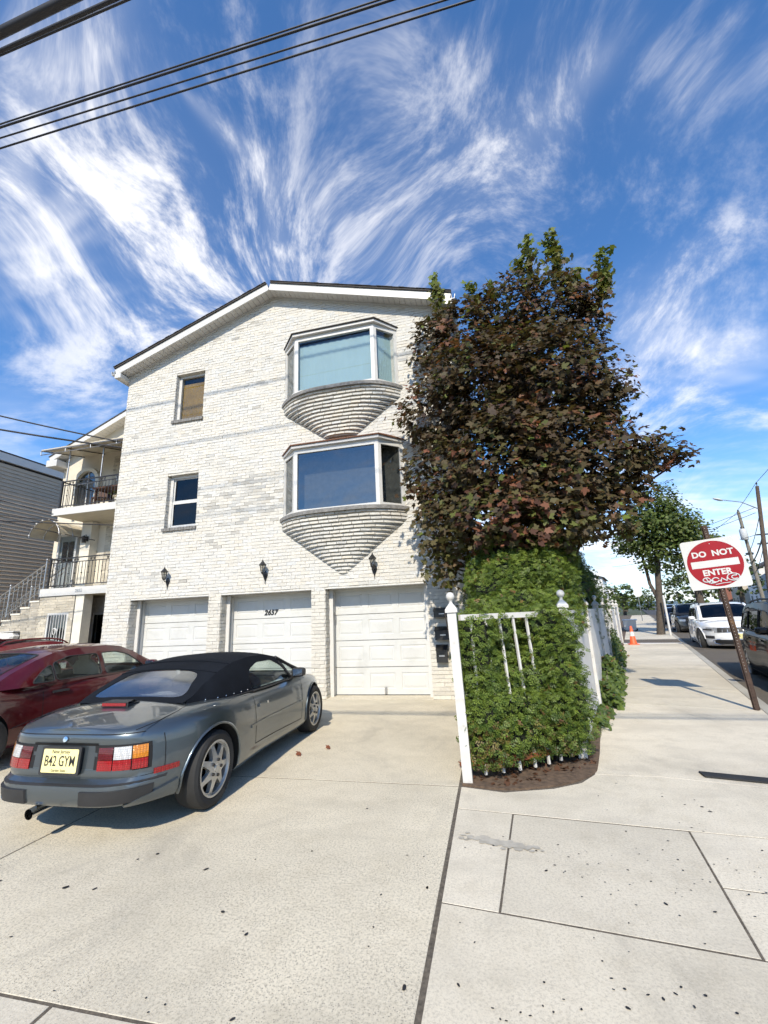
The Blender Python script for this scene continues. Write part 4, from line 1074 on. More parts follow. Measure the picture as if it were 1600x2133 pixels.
def wheel(root, x, y, side, r, width, rim_r, rim, spokes, name='wheel', style='open'):
    """tyre on the hub's own axle; side +1 faces left"""
    A = Matrix.Translation((x, y, r)) @ Matrix.Rotation(R(-90) * side, 4, 'X')
    mb = MB(); w = width / 2
    prof = [(rim_r - 0.005, -w * 0.86), (rim_r + 0.02, -w * 0.98), (r - 0.035, -w), (r - 0.008, -w * 0.86), (r, -w * 0.6), (r, w * 0.6), (r - 0.008, w * 0.86), (r - 0.035, w), (rim_r + 0.02, w * 0.98), (rim_r - 0.005, w * 0.86), (rim_r - 0.012, 0)]
    mb.lathe(prof + prof[:1], 40, A, cap=False)
    wh = mb.build(name, M['tyre'], root, smooth=30)
    m2 = MB(); m2.lathe([(rim_r + 0.004, w * 0.80), (rim_r + 0.004, w * 0.90), (rim_r - 0.012, w * 0.90), (rim_r - 0.02, w * 0.70)], 40, A, cap=False)
    # spoked face: a ring with openings cut between the spokes
    R0 = rim_r - 0.012; hub = 0.070; holes = []
    for k in range(spokes):
        a = 2 * math.pi * (k + 0.5) / spokes; hw = math.pi / spokes
        if style == 'star':
            h = [(R0 * 0.93, a - hw * 0.80), (R0 * 0.965, a), (R0 * 0.93, a + hw * 0.80), (R0 * 0.70, a + hw * 0.62), (R0 * 0.46, a + hw * 0.22), (R0 * 0.46, a - hw * 0.22), (R0 * 0.70, a - hw * 0.62)]
        else:
            h = [(R0 * 0.92, a - hw * 0.72), (R0 * 0.95, a), (R0 * 0.92, a + hw * 0.72), (R0 * 0.42, a + hw * 0.35), (R0 * 0.42, a - hw * 0.35)]
        holes.append(round_poly([(q * math.cos(t), q * math.sin(t)) for q, t in h], 0.02, 2))
    circ = [(R0 * math.cos(2 * math.pi * k / 48), R0 * math.sin(2 * math.pi * k / 48)) for k in range(48)]
    pts, reg = sheet(circ, holes, 0.03)
    def dome(px, py, dz=0.0):
        q = math.hypot(px, py) / R0; return A @ Vector((px, py, w * 0.72 + 0.028 * (1 - q * q) + dz))
    tris_mesh(m2, pts, reg[0], lambda a, b: dome(a, b))
    for h in holes:
        hh = dense(h, 0.02); m2.grid([[dome(*p) for p in hh], [dome(*p, -0.035) for p in hh]], close=True)
    rm_ = m2.build('rim', rim, wh, smooth=35)
    m3 = MB(); m3.lathe([(rim_r - 0.02, w * 0.15), (0.001, w * 0.15)], 24, A); m3.build('brake_shadow', M['wheel_well'], wh)
    m3 = MB()
    for k in range(5):
        a = 2 * math.pi * k / 5; m3.lathe([(0.013, 0.0), (0.013, 0.012), (0.004, 0.012)], 8, A @ Matrix.Translation((0.062 * math.cos(a), 0.062 * math.sin(a), w * 0.72 + 0.026)))
    m3.build('lug_nut', M['trim_black'], wh)
    m3 = MB(); m3.lathe([(0.034, 0.0), (0.03, 0.012), (0.001, 0.014)], 16, A @ Matrix.Translation((0, 0, w * 0.72 + 0.024))); m3.build('hub_cap', M['rim_silver'], wh, smooth=40)
    return wh
def seam_v(root, sh, x, z0, z1, name='panel_gap', sides=(1, -1), lean=0.0, w=0.004):
    for sd in sides:
        mb = MB(); n = 8; pa, pb = [], []
        for i in range(n + 1):
            t = i / n; xx = x + lean * t; z = z0 + (z1 - z0) * t
            pa.append(sh.at(sh.fx(xx - w), z, sd, 0.0016)); pb.append(sh.at(sh.fx(xx + w), z, sd, 0.0016))
        mb.grid([pa, pb]); mb.build(name, M['seam'], root)
def seam_h(root, sh, f0, f1, z, name='panel_gap', sides=(1, -1), dz=0.0, w=0.004, n=16, mat='seam'):
    for sd in sides:
        mb = MB(); pa, pb = [], []
        for i in range(n + 1):
            t = i / n; f = f0 + (f1 - f0) * t; zz = z + dz * t
            pa.append(sh.at(f, zz - w, sd, 0.0016)); pb.append(sh.at(f, zz + w, sd, 0.0016))
        mb.grid([pa, pb]); mb.build(name, M[mat], root)
def seat(root, x, y, z, mat, h=0.55):
    mb = MB(); rows = []
    for (dz, wy, t) in ((0, 0.20, 0.07), (h * 0.3, 0.24, 0.08), (h * 0.6, 0.23, 0.07), (h * 0.72, 0.15, 0.06), (h * 0.76, 0.10, 0.05), (h * 0.95, 0.11, 0.05), (h, 0.08, 0.03)):
        lean = -dz * 0.28
        rows.append([(x + lean + t * math.cos(a), y + wy * math.copysign(abs(math.sin(a)) ** 0.6, math.sin(a)), z + dz) for a in np.linspace(0, 2 * math.pi, 20, endpoint=False)])
    mb.grid(rows, close=True); mb.add(rows[-1], [tuple(range(20))]); mb.build('seat', mat, root, smooth=60)
def mirror(root, x, y, z, sd, paintm, size=(0.07, 0.17, 0.11)):
    mb = MB(); rows = []
    for t, k in ((-1, 0.75), (-0.7, 1.0), (0.3, 0.95), (0.8, 0.7), (1.0, 0.35)):
        rows.append([(x + t * size[0], y + sd * size[1] / 2 + k * size[1] / 2 * math.copysign(abs(math.cos(a)) ** 0.55, math.cos(a)), z + k * size[2] / 2 * math.copysign(abs(math.sin(a)) ** 0.55, math.sin(a))) for a in np.linspace(0, 2 * math.pi, 20, endpoint=False)])
    mb.grid(rows, close=True); mb.add(rows[-1], [tuple(range(20))]); mb.add(rows[0], [tuple(range(19, -1, -1))])
    mb.box(x - 0.02, x + 0.04, *sorted((y - sd * 0.06, y + sd * 0.05)), z - size[2] * 0.55, z - size[2] * 0.3)
    o = mb.build('wing_mirror', paintm, root, smooth=40)
    m2 = MB(); m2.box(x - size[0] - 0.002, x - size[0] + 0.002, *sorted((y + sd * 0.03, y + sd * (size[1] - 0.02))), z - size[2] * 0.36, z + size[2] * 0.36); m2.build('mirror_glass', M['chrome'], o)

# ------------------------------------------------------------------ the convertible
def convertible():
    t = thing('convertible_car', 'slate grey two-door convertible with its black soft top up', 'car', (-3.255, 4.775, 0), R(90) + R(1.6))
    pm = M['slate'] = paint('slate_paint', (0.104, 0.126, 0.140), 0.75, rough=0.28)
    sh = Shell(-1.92, 2.10,
        w=[(-1.92, 0.755), (-1.55, 0.800), (-1.2, 0.845), (-0.8, 0.828), (-0.35, 0.795), (0.3, 0.790), (0.8, 0.808), (1.2, 0.825), (1.6, 0.810), (2.10, 0.72)],
        zb=[(-1.92, 0.255), (-1.62, 0.245), (-1.5, 0.22), (-0.75, 0.165), (0.8, 0.165), (1.6, 0.19), (2.1, 0.21)],
        zt=[(-1.92, 0.742), (-1.65, 0.772), (-1.2, 0.798), (-0.6, 0.780), (0, 0.765), (0.8, 0.760), (1.2, 0.735), (1.7, 0.650), (2.1, 0.50)],
        crown=[(-1.92, 0.020), (-1.2, 0.058), (-0.6, 0.05), (0.7, 0.05), (1.2, 0.055), (2.1, 0.06)],
        sec=[(0, 0.05), (0.07, 0.018), (0.25, 0.004), (0.5, 0.0), (0.70, 0.010), (0.82, 0.022), (0.90, 0.036), (0.96, 0.056), (1, 0.088)],
        nr=5.4, nf=3.1,
        rear_dx=[(0.2, 0.02), (0.25, 0.055), (0.28, 0.068), (0.385, 0.068), (0.400, 0.055), (0.408, 0.004), (0.44, 0.0), (0.465, 0.012), (0.475, 0.0), (0.64, -0.004), (0.655, 0.012), (0.72, 0.030), (0.76, 0.045)],
        front_dx=[(0.2, -0.05), (0.3, 0.0), (0.45, 0.01), (0.6, -0.03)])
    arches = [(-1.2, 0.295, 0.345, 0.48), (1.19, 0.295, 0.338, 0.47)]
    obj('body', sh.mesh('body', [pm, M['wheel_well']], arches, inner=(-0.75, 0.92, 0.60)), t)
    # wheel-arch lips
    for x, z, r, _ in arches:
        for sd in (1, -1):
            mb = MB(); pts = []
            for k in range(25):
                a = math.radians(-12 + 204 * k / 24); xx, zz = x + (r + 0.004) * math.cos(a), z + (r + 0.004) * math.sin(a)
                if zz < 0.19: continue
                pts.append(sh.at(sh.fx(xx), zz, sd, 0.002))
            mb.tube(pts, 0.012, 6); mb.build('arch_lip', pm, t, smooth=60)
    for x, y in ((-1.2, 0.712), (1.19, 0.690)):
        for sd in (1, -1): wheel(t, x, sd * y, sd, 0.295, 0.215, 0.212, M['rim_silver'], 7, style='star')
    # soft top
    cab = Cabin([(-1.33, 0.830), (-1.05, 0.945), (-0.80, 1.035), (-0.55, 1.090), (-0.2, 1.115), (0.15, 1.105), (0.40, 1.060), (0.62, 0.970), (1.02, 0.795)],
        [(-1.33, 0.80), (-0.9, 0.785), (0, 0.772), (1.02, 0.770)],
        [(-1.33, 0.54), (-1.0, 0.685), (-0.6, 0.715), (0.5, 0.705), (1.02, 0.68)], [(-1.33, 0.53), (-1.0, 0.545), (-0.6, 0.535), (0.4, 0.535), (1.02, 0.64)], 0.04, 0.075)
    swin = round_poly([(-0.42, 0.800), (0.545, 0.790), (0.40, 0.945), (0.20, 1.035), (-0.15, 1.045), (-0.36, 0.990), (-0.43, 0.90)], 0.06, 4)
    qwin = round_poly([(0.600, 0.79), (0.90, 0.785), (0.49, 0.985)], 0.03, 3)
    rwin = round_poly([(-1.235, -0.86), (-0.90, -0.72), (-0.86, -0.5), (-0.86, 0.5), (-0.90, 0.72), (-1.235, 0.86), (-1.26, 0.7), (-1.26, -0.7)], 0.10, 4)
    wscr = round_poly([(0.46, -0.86), (0.97, -0.90), (0.97, 0.90), (0.46, 0.86)], 0.05, 3)
    top = cab.build(t, M['soft_top'], [M['car_glass'], M['vinyl_window'], M['car_glass']], 'soft_top', [swin, qwin], [rwin, wscr], None)
    # seam welts over the fabric
    for x in (-0.62, -0.845):
        mb = MB(); pts = [cab.side(x + 0.16 * (k / 8) ** 2 * (0.9 if x < -0.7 else 0.4) - (0.25 if x < -0.7 else 0) * (1 - k / 8) ** 1.5, cab.belt(x) + (cab.top(x) - cab.belt(x)) * k / 8 if False else cab.belt(x) + 0.012 + (cab.top(x) - cab.belt(x) - 0.02) * k / 8, 1, 0.004) for k in range(9)]
        pts = pts if x > -0.7 else []
        over = [cab.over(x, 1 - 2 * k / 20, 0.004) for k in range(21)]
        mb.tube(over, 0.006, 5, cap=True); mb.build('fabric_welt', M['soft_top'], top, smooth=60)
    for sd in (1, -1):
        mb = MB(); mb.tube([cab.side(x, cab.belt(x) + 0.01, sd, 0.006) for x in np.linspace(-1.2, -0.40, 10)], 0.008, 5); mb.build('hem', M['trim_black'], top, smooth=60)
        for k in range(6):
            x = -1.12 + 0.12 * k; mb = MB(); p = cab.side(x, cab.belt(x) + 0.03, sd, 0.002); mb.sphere(p, 0.007, 8, 5); mb.build('snap_stud', M['chrome'], top, smooth=60)
        # windscreen pillar in black
        mb = MB(); mb.tube([cab.side(x, cab.top(x) - 0.006, sd, 0.002) for x in np.linspace(0.42, 1.02, 8)], 0.020, 8); mb.build('windscreen_pillar', M['trim_black'], t, smooth=60)
        mb = MB(); mb.tube([cab.side(0.58 - 0.17 * k / 6, 0.79 + 0.20 * k / 6, sd, 0.003) for k in range(7)], 0.010, 6); mb.build('quarter_post', M['trim_black'], t, smooth=60)
        mb = MB(); mb.tube([cab.side(x, cab.belt(x) + 0.005, sd, 0.01) for x in np.linspace(-0.44, 0.95, 10)], 0.011, 6); mb.build('belt_trim', M['trim_black'], t, smooth=60)
        mirror(t, 0.60, sd * 0.715, 0.845, sd, M['trim_black'])
        # door gap, handle, side strip
        seam_v(t, sh, -0.50, 0.30, 0.745, sides=(sd,)); seam_v(t, sh, 0.70, 0.27, 0.735, sides=(sd,), lean=0.05)
        seam_h(t, sh, sh.fx(-0.50), sh.fx(0.70), 0.30, sides=(sd,), dz=-0.03)
        mb = sh.patch(sh.fx(-0.62), sh.fx(0.70), 0.470, 0.492, sd, 0.010, 14, 2); mb.build('rub_strip', pm, t, smooth=40)
        mb = sh.patch(sh.fx(-0.42), sh.fx(-0.22), 0.625, 0.655, sd, 0.016, 6, 2); mb.build('door_handle', pm, t, smooth=40)
        mb = sh.patch(sh.fx(-0.24), sh.fx(-0.20), 0.628, 0.652, sd, 0.018, 2, 2); mb.build('door_lock', M['chrome'], t, smooth=40)
        # lower valance behind the rear wheel
        mb = sh.patch(sh.fy(0.55), sh.fx(-1.58), 0.258, 0.275, sd, 0.020, 14, 2, taper=(-0.01, 0.075)); mb.build('bumper_valance', pm, t, smooth=40)
        mb = sh.patch(sh.fx(-1.755), sh.fx(-1.585), 0.425, 0.462, sd, 0.008, 6, 2); mb.build('side_marker', M['lens_red'], t, smooth=40)
        seam_h(t, sh, sh.fy(0.0), sh.fx(-1.58), 0.404, sides=(sd,), dz=0.03, w=0.006, n=26)
        seam_v(t, sh, -1.69, 0.42, 0.69, sides=(sd,), w=0.0025)
    # fuel flap on the right haunch
    mb = MB(); ring = []
    for k in range(24):
        a = 2 * math.pi * k / 24; x, y = -1.10 + 0.075 * math.cos(a), -0.67 + 0.045 * math.sin(a)
        ring.append((x, y, 0.797 - abs(y + 0.67) * 0.25 + (0.0 if y > -0.67 else -0.006)))
    mb.tube(ring + ring[:1], 0.003, 5, cap=False); mb.build('fuel_flap', M['seam'], t)
    # bumper: black pads, ribbed top
    for sd in (1, -1):
        mb = sh.patch(sh.fy(0.24), sh.fy(0.66), 0.283, 0.368, sd, 0.013, 12, 3); mb.build('bumper_pad', M['trim_black'], t, smooth=40)
        mb = sh.patch(sh.fy(0.0), sh.fy(0.70), 0.395, 0.409, sd, 0.004, 14, 2, depth=0.01); mb.build('bumper_top_strip', M['trim_black'], t, smooth=40)
    # tail lights in blocks
    z0, zm, z1 = 0.482, 0.552, 0.642
    fo = sh.fx(-1.79)
    for sd in (1, -1):
        a0, a1, a2, a3 = sh.fy(0.300), sh.fy(0.420), sh.fy(0.540), fo
        bk = sh.patch(a0 - 0.006, a3 + 0.005, z0 - 0.008, z1 + 0.008, sd, 0.003, 20, 3); h = bk.build('tail_light', M['seam'], t, smooth=40)
        for nm, f0, f1, q0, q1, mt in (('red_lens', a0, a1, z0, zm, 'lens_red'), ('red_lens', a1, a2, z0, zm, 'lens_red'), ('red_lens', a2, a3, z0, zm, 'lens_red'),
                                       ('dark_lens', a0, a1, zm, z1, 'lens_dark_red'), ('white_lens', a1, a2, zm, z1, 'lens_white'), ('amber_lens', a2, a3, zm, z1, 'lens_amber')):
            g = 0.0016
            mb = sh.patch(f0 + g * 0.5, f1 - g * 0.5, q0 + g, q1 - g, sd, 0.011, 10, 3, 0.006); mb.build(nm, M[mt], h, smooth=40)
    # recess between the lights and the plate
    for sd in (1, -1):
        mb = sh.patch(sh.fy(0.0), sh.fy(0.290), z0 - 0.005, z1 + 0.005, sd, 0.0025, 8, 2, 0.004); mb.build('rear_panel', M['slate_dark'] if 'slate_dark' in M else pm, t, smooth=40)
        seam_h(t, sh, sh.fy(0.0), sh.fy(0.295), z1 + 0.012, sides=(sd,), w=0.010)
        seam_h(t, sh, sh.fy(0.0), sh.fy(0.62), 0.722, sides=(sd,), w=0.003)
    xr = sh.at(0, 0.55, 1).x - 0.030
    A = Matrix.Translation((xr, 0.0, 0.552)) @ Matrix.Rotation(R(-90), 4, 'Z') @ Matrix.Rotation(R(90), 4, 'X') @ Matrix.Rotation(R(-4), 4, 'X')
    mb = MB(); mb.prism(round_poly([(-0.175, -0.095), (0.175, -0.095), (0.175, 0.095), (-0.175, 0.095)], 0.015, 3), -0.012, 0.004, 0, A); pf = mb.build('licence_plate', M['trim_black'], t)
    mb = MB(); mb.prism(round_poly([(-0.155, -0.078), (0.155, -0.078), (0.155, 0.078), (-0.155, 0.078)], 0.01, 3), 0.0042, 0.0065, 0, A); mb.build('plate_face', M['plate_yellow'], pf)
    text_mesh('plate_number', 'B42 GYM', 0.098, M['black_metal'], pf, A @ Matrix.Translation((0, -0.004, 0.0075)), sx=0.70, extrude=0.0006, offset=0.0005)
    mb = MB(); mb.lathe([(0.009, 0), (0.001, 0.001)], 3, A @ Matrix.Translation((0.001, -0.004, 0.0072))); mb.build('plate_emblem', M['black_metal'], pf)
    text_mesh('plate_state', 'New Jersey', 0.034, M['black_metal'], pf, A @ Matrix.Translation((0, 0.060, 0.0075)), extrude=0.0005)
    text_mesh('plate_motto', '- Garden State -', 0.024, M['black_metal'], pf, A @ Matrix.Translation((0, -0.063, 0.0075)), extrude=0.0005)
    # round emblem on the tail panel
    p = sh.at(0, 0.690, 1, 0.004); mb = MB(); mb.lathe([(0.021, 0), (0.019, 0.006), (0.001, 0.008)], 16, Matrix.Translation(p) @ Matrix.Rotation(R(-75), 4, 'Y')); mb.build('emblem', M['chrome'], t, smooth=40)
    # third brake light on the deck
    mb = MB(); rows = []
    for (x, hw, z) in ((-1.49, 0.135, 0.833), (-1.485, 0.13, 0.868), (-1.40, 0.11, 0.876), (-1.34, 0.10, 0.852)): rows.append([(x, y, z) for y in np.linspace(-hw, hw, 6)])
    mb.grid(rows); mb.box(-1.487, -1.35, -0.128, 0.128, 0.826, 0.852); bl = mb.build('brake_light', M['trim_black'], t, smooth=30)
    mb = MB(); mb.box(-1.4985, -1.491, -0.118, 0.118, 0.840, 0.864); mb.build('lens', M['lens_red'], bl)
    # deck lid gap
    mb = MB(); pts = [(-1.88, 0.57), (-1.70, 0.605), (-1.45, 0.60), (-1.30, 0.57)]
    def deckz(x, y): return sh.zt(x) + sh.crown(x) * max(0, 1 - (y / (sh.w(x) - 0.125)) ** 2)
    for sd in (1, -1):
        m2 = MB(); m2.tube([(x, sd * y, deckz(x, y) + 0.0005) for x, y in pts], 0.003, 5); m2.build('panel_gap', M['seam'], t)
    # exhaust
    mb = MB(); mb.tube([(-1.65, 0.17, 0.235), (-1.99, 0.17, 0.212)], 0.036, 16, cap=False); mb.tube([(-1.99, 0.17, 0.212), (-1.65, 0.17, 0.235)], 0.031, 16, cap=False); ex = mb.build('exhaust_pipe', M['chrome'], t, smooth=40)
    mb = MB(); mb.lathe([(0.031, 0), (0.001, 0)], 16, Matrix.Translation((-1.92, 0.17, 0.217)) @ Matrix.Rotation(R(90), 4, 'Y')); mb.build('exhaust_bore', M['wheel_well'], ex)
    for sd in (1, -1): seat(t, 0.05, sd * 0.34, 0.58, M['seat_burgundy'], 0.46)
    mb = MB(); mb.box(0.62, 0.95, -0.57, 0.57, 0.74, 0.815); mb.build('dashboard', M['seat_dark'], t)
    mb = MB(); mb.tube([(0.50, 0.34 + 0.17 * math.cos(a), 0.80 + 0.15 * math.sin(a)) for a in np.linspace(0, 2 * math.pi, 20)], 0.012, 6, cap=False); mb.build('steering_wheel', M['seat_dark'], t, smooth=60)
    # pop-up headlight lids and front bumper line, seen from other sides
    for sd in (1, -1):
        seam_h(t, sh, sh.fx(1.62), 1.0, 0.42, sides=(sd,))
        mb = sh.patch(sh.fx(1.70), sh.fx(1.86), 0.40, 0.44, sd, 0.006, 5, 2); mb.build('front_marker', M['lens_amber'], t, smooth=40)
    return t
M['slate_dark'] = paint('slate_dark', (0.065, 0.080, 0.090), 0.6, rough=0.4)
convertible()

# ------------------------------------------------------------------ saloons and sport-utility cars
def family_car(name, label, loc, rz, pm, H, L0, L1, W, belt, hood, deck, top, swins, rwin, wscr, glassm, seatm, wr=0.33, group=None, rear='sedan', detail=None, face=None, wheels_x=(-1.36, 1.36), rails=None):
    t = thing(name, label, 'car', loc, rz, group)
    wx0, wx1 = wheels_x
    sh = Shell(L0, L1, w=[(L0, W - 0.09), (L0 * 0.7, W - 0.02), (wx0, W), (0, W - 0.01), (wx1, W), (L1 * 0.8, W - 0.03), (L1, W - 0.11)],
        zb=[(L0, 0.30), (wx0 - 0.4, 0.24), (wx0 + 0.5, 0.20), (wx1 - 0.5, 0.20), (wx1 + 0.4, 0.22), (L1, 0.24)],
        zt=[(L0, deck - 0.09), (L0 + 0.45, deck - 0.02), (wx0 + 0.25, belt - 0.02), (0, belt - 0.03), (wx1 - 0.5, belt - 0.035), (wx1, hood), (L1 - 0.25, hood - 0.07), (L1, hood - 0.16)],
        crown=[(L0, 0.03), (L0 + 0.5, 0.06), (0, 0.03), (wx1 - 0.4, 0.06), (L1, 0.08)],
        sec=[(0, 0.06), (0.08, 0.02), (0.3, 0.0), (0.55, 0.004), (0.75, 0.018), (0.88, 0.035), (0.95, 0.06), (1, 0.10)], nr=4.6, nf=3.4,
        rear_dx=[(0.2, 0.0), (0.34, 0.05), (0.52, 0.05), (0.56, 0.0), (1.0, -0.05)], front_dx=[(0.2, -0.05), (0.35, 0.03), (0.5, 0.04), (0.56, 0.01), (1.0, -0.05)], K=116, Q=13)
    ar = [(wx0, wr, wr + 0.055, W - 0.36), (wx1, wr, wr + 0.055, W - 0.36)]
    obj('body', sh.mesh('body', [pm, M['wheel_well']], ar, inner=(top[0][0] + 0.25, top[-1][0] - 0.2, W - 0.2)), t)
    for x in (wx0, wx1):
        for sd in (1, -1): wheel(t, x, sd * (W - 0.135), sd, wr, 0.22, wr * 0.66, M['rim_silver'], 5)
    x0, x1 = top[0][0], top[-1][0]
    bt = [(x0, min(top[0][1], belt)), (x0 + 0.35, belt), (x1 - 0.3, belt - 0.025), (x1, min(belt - 0.04, top[-1][1]))]
    yb = [(x0, W - 0.24), (x0 + 0.35, W - 0.115), (0, W - 0.09), (x1 - 0.2, W - 0.115), (x1, W - 0.16)]
    ry = W - 0.28 if rear == 'sedan' else W - 0.225
    yr = [(x0, ry - 0.04 if rear == 'sedan' else W - 0.25), (x0 + 0.6, ry), (x1 - 0.7, ry), (x1, W - 0.18)]
    cab = Cabin(top, bt, yb, yr, 0.05, 0.10)
    cab.build(t, pm, [glassm, glassm, glassm], 'cabin', [round_poly(w, 0.045, 3) for w in swins], [round_poly(rwin, 0.08, 3), round_poly(wscr, 0.08, 3)], M['trim_black'])
    for sd in (1, -1):
        mirror(t, swins[-1][1][0] - 0.06, sd * (W - 0.08), belt + 0.06, sd, detail.get('mirror', pm) if detail else pm, (0.08, 0.20, 0.13))
        for k, x in enumerate(detail.get('doors', (-0.95, 0.02, 0.98)) if detail else (-0.95, 0.02, 0.98)):
            seam_v(t, sh, x, 0.30, belt - 0.05, sides=(sd,))
        for x in (detail.get('handles', (-0.72, 0.25)) if detail else (-0.72, 0.25)):
            mb = sh.patch(sh.fx(x - 0.11), sh.fx(x + 0.11), belt - 0.155, belt - 0.125, sd, 0.022, 5, 2); mb.build('door_handle', detail.get('handle', pm) if detail else pm, t, smooth=40)
        seam_h(t, sh, sh.fx(detail.get('doors', (-0.95, 0, 0.98))[0] if detail else -0.95), sh.fx(0.98), 0.29, sides=(sd,))
        mb = sh.patch(sh.fy(W - 0.42), sh.fx(L0 + 0.20), deck - 0.30, deck - 0.13, sd, 0.008, 8, 3); mb.build('tail_light', M['lens_red'], t, smooth=40)
        mb = sh.patch(sh.fx(L1 - 0.42), sh.fy(W - 0.45, True), hood - 0.27, hood - 0.17, sd, 0.006, 10, 3); mb.build('headlight', M['lens_clear'], t, smooth=40)
        mb = sh.patch(sh.fy(W - 0.42, True), 1.0, hood - 0.26, hood - 0.19, sd, 0.004, 8, 2); mb.build('grille', M['trim_black'], t, smooth=40)
    for sd in (1, -1):
        seat(t, 0.15, sd * 0.37, belt - 0.25, seatm, 0.62); seat(t, -0.75, sd * 0.37, belt - 0.25, seatm, 0.52)
    mb = MB(); mb.box(x1 - 0.75, x1 - 0.28, -W + 0.25, W - 0.25, belt - 0.06, belt - 0.01); mb.build('dashboard', M['seat_dark'], t)
    mb = MB(); mb.box(x1 - 0.95, x1 - 0.92, -0.11, 0.11, H - 0.20, H - 0.13); mb.build('rear_view_mirror', M['trim_black'], t)
    if rails:
        for sd in (1, -1):
            mb = MB(); n = 12; xs_ = np.linspace(rails[0], rails[1], n)
            pts = [cab.over(x, sd * 0.86, 0.0) + Vector((0, 0, 0.045 * min(1, (1 - abs(2 * k / (n - 1) - 1)) * 5) + 0.004)) for k, x in enumerate(xs_)]
            mb.tube(pts, 0.018, 8); mb.build('roof_rail', rails[2], t, smooth=60)
    if face: face(t, sh, cab)
    return t
M['maroon'] = paint('maroon_paint', (0.075, 0.003, 0.006), 0.15, rough=0.30)
M['bright_red'] = paint('bright_red_paint', (0.15, 0.004, 0.009), 0.15, rough=0.28)
M['white_car'] = paint('white_car_paint', (0.78, 0.79, 0.79), 0.0, rough=0.3)
M['black_car'] = gloss_black('black_car_paint', (0.006, 0.007, 0.008))
M['charcoal_car'] = paint('charcoal_car_paint', (0.030, 0.032, 0.033), 0.5, rough=0.3)
M['silver_blue'] = paint('silver_blue_paint', (0.22, 0.25, 0.28), 0.6, rough=0.3)
M['navy_car'] = paint('navy_car_paint', (0.03, 0.045, 0.08), 0.4, rough=0.3)

SEDAN_TOP = [(-1.62, 0.93), (-1.30, 1.07), (-0.98, 1.22), (-0.72, 1.305), (-0.3, 1.345), (0.15, 1.345), (0.45, 1.31), (0.72, 1.21), (1.30, 0.905)]
SEDAN_WIN = [[(-1.12, 0.935), (-0.80, 0.935), (-0.825, 1.155), (-0.96, 1.075)], [(-0.775, 0.935), (-0.045, 0.93), (-0.075, 1.235), (-0.55, 1.235), (-0.80, 1.165)], [(0.035, 0.925), (0.93, 0.905), (0.56, 1.165), (0.30, 1.235), (0.005, 1.24)]]
family_car('red_sedan', 'maroon four-door sedan parked between the convertible and the brick house', (-6.28, 5.42, 0), R(91), M['maroon'], 1.36, -2.36, 2.25, 0.89, 0.925, 0.86, 0.95,
    SEDAN_TOP, SEDAN_WIN, [(-1.52, -0.80), (-0.85, -0.84), (-0.85, 0.84), (-1.52, 0.80)], [(0.58, -0.86), (1.22, -0.88), (1.22, 0.88), (0.58, 0.86)], M['car_glass'], M['seat_beige'], 0.32,
    detail={'handle': M['trim_black'], 'doors': (-0.93, -0.02, 0.92), 'handles': (-0.70, 0.22)}, wheels_x=(-1.70, 1.36)).scale = (0.925,) * 3
SUV_TOP = [(-2.18, 1.02), (-2.02, 1.30), (-1.85, 1.46), (-1.4, 1.545), (-0.6, 1.585), (0.2, 1.575), (0.48, 1.53), (0.78, 1.42), (1.30, 1.03)]
SUV_WIN = [[(-1.88, 1.06), (-1.10, 1.05), (-1.08, 1.40), (-1.62, 1.37)], [(-1.03, 1.05), (-0.12, 1.04), (-0.12, 1.44), (-1.00, 1.42)], [(-0.04, 1.04), (0.95, 1.01), (0.58, 1.35), (0.35, 1.43), (-0.04, 1.44)]]
SUV_RW, SUV_WS = [(-2.13, -0.80), (-1.90, -0.80), (-1.90, 0.80), (-2.13, 0.80)], [(0.56, -0.87), (1.22, -0.89), (1.22, 0.89), (0.56, 0.87)]
def suv(name, label, loc, rz, pm, glassm, **kw):
    return family_car(name, label, loc, rz, pm, 1.60, -2.32, 2.36, 0.95, 1.04, 0.98, 1.04, SUV_TOP, SUV_WIN, SUV_RW, SUV_WS, glassm, M['seat_dark'], 0.37, rear='suv', wheels_x=(-1.42, 1.44), **kw)
# red hatchback behind the sedan; only its black roof, red rail and fin show
def hatch_face(t, sh, cab):
    pass
    mb = MB(); n = 10
    rows = [[cab.over(x, v, 0.006) for v in np.linspace(-0.84, 0.84, 12)] for x in np.linspace(-0.80, 0.40, 12)]
    mb.grid(rows); mb.build('black_roof_panel', M['black_car'], t, smooth=60)
    mb = MB(); mb.prism([(-0.13, 0), (0.10, 0), (-0.02, 0.055), (-0.11, 0.075)], -0.02, 0.02, 0, Matrix.Translation((-0.4, 0, cab.over(-0.4, 0, 0).z)) @ Matrix.Rotation(R(90), 4, 'X')); mb.build('roof_fin', M['bright_red'], t)
hb_ = family_car('red_hatchback', 'bright red car with black roof and red rails behind the maroon sedan', (-9.68, 7.30, 0), R(91), M['bright_red'], 1.36, -2.36, 2.25, 0.89, 0.925, 0.86, 0.95,
    SEDAN_TOP, SEDAN_WIN, [(-1.52, -0.80), (-0.85, -0.84), (-0.85, 0.84), (-1.52, 0.80)], [(0.58, -0.86), (1.22, -0.88), (1.22, 0.88), (0.58, 0.86)], M['car_glass_dark'], M['seat_dark'], 0.32, rails=(-0.85, 0.75, M['bright_red']), face=hatch_face)
hb_.scale = (0.95,) * 3

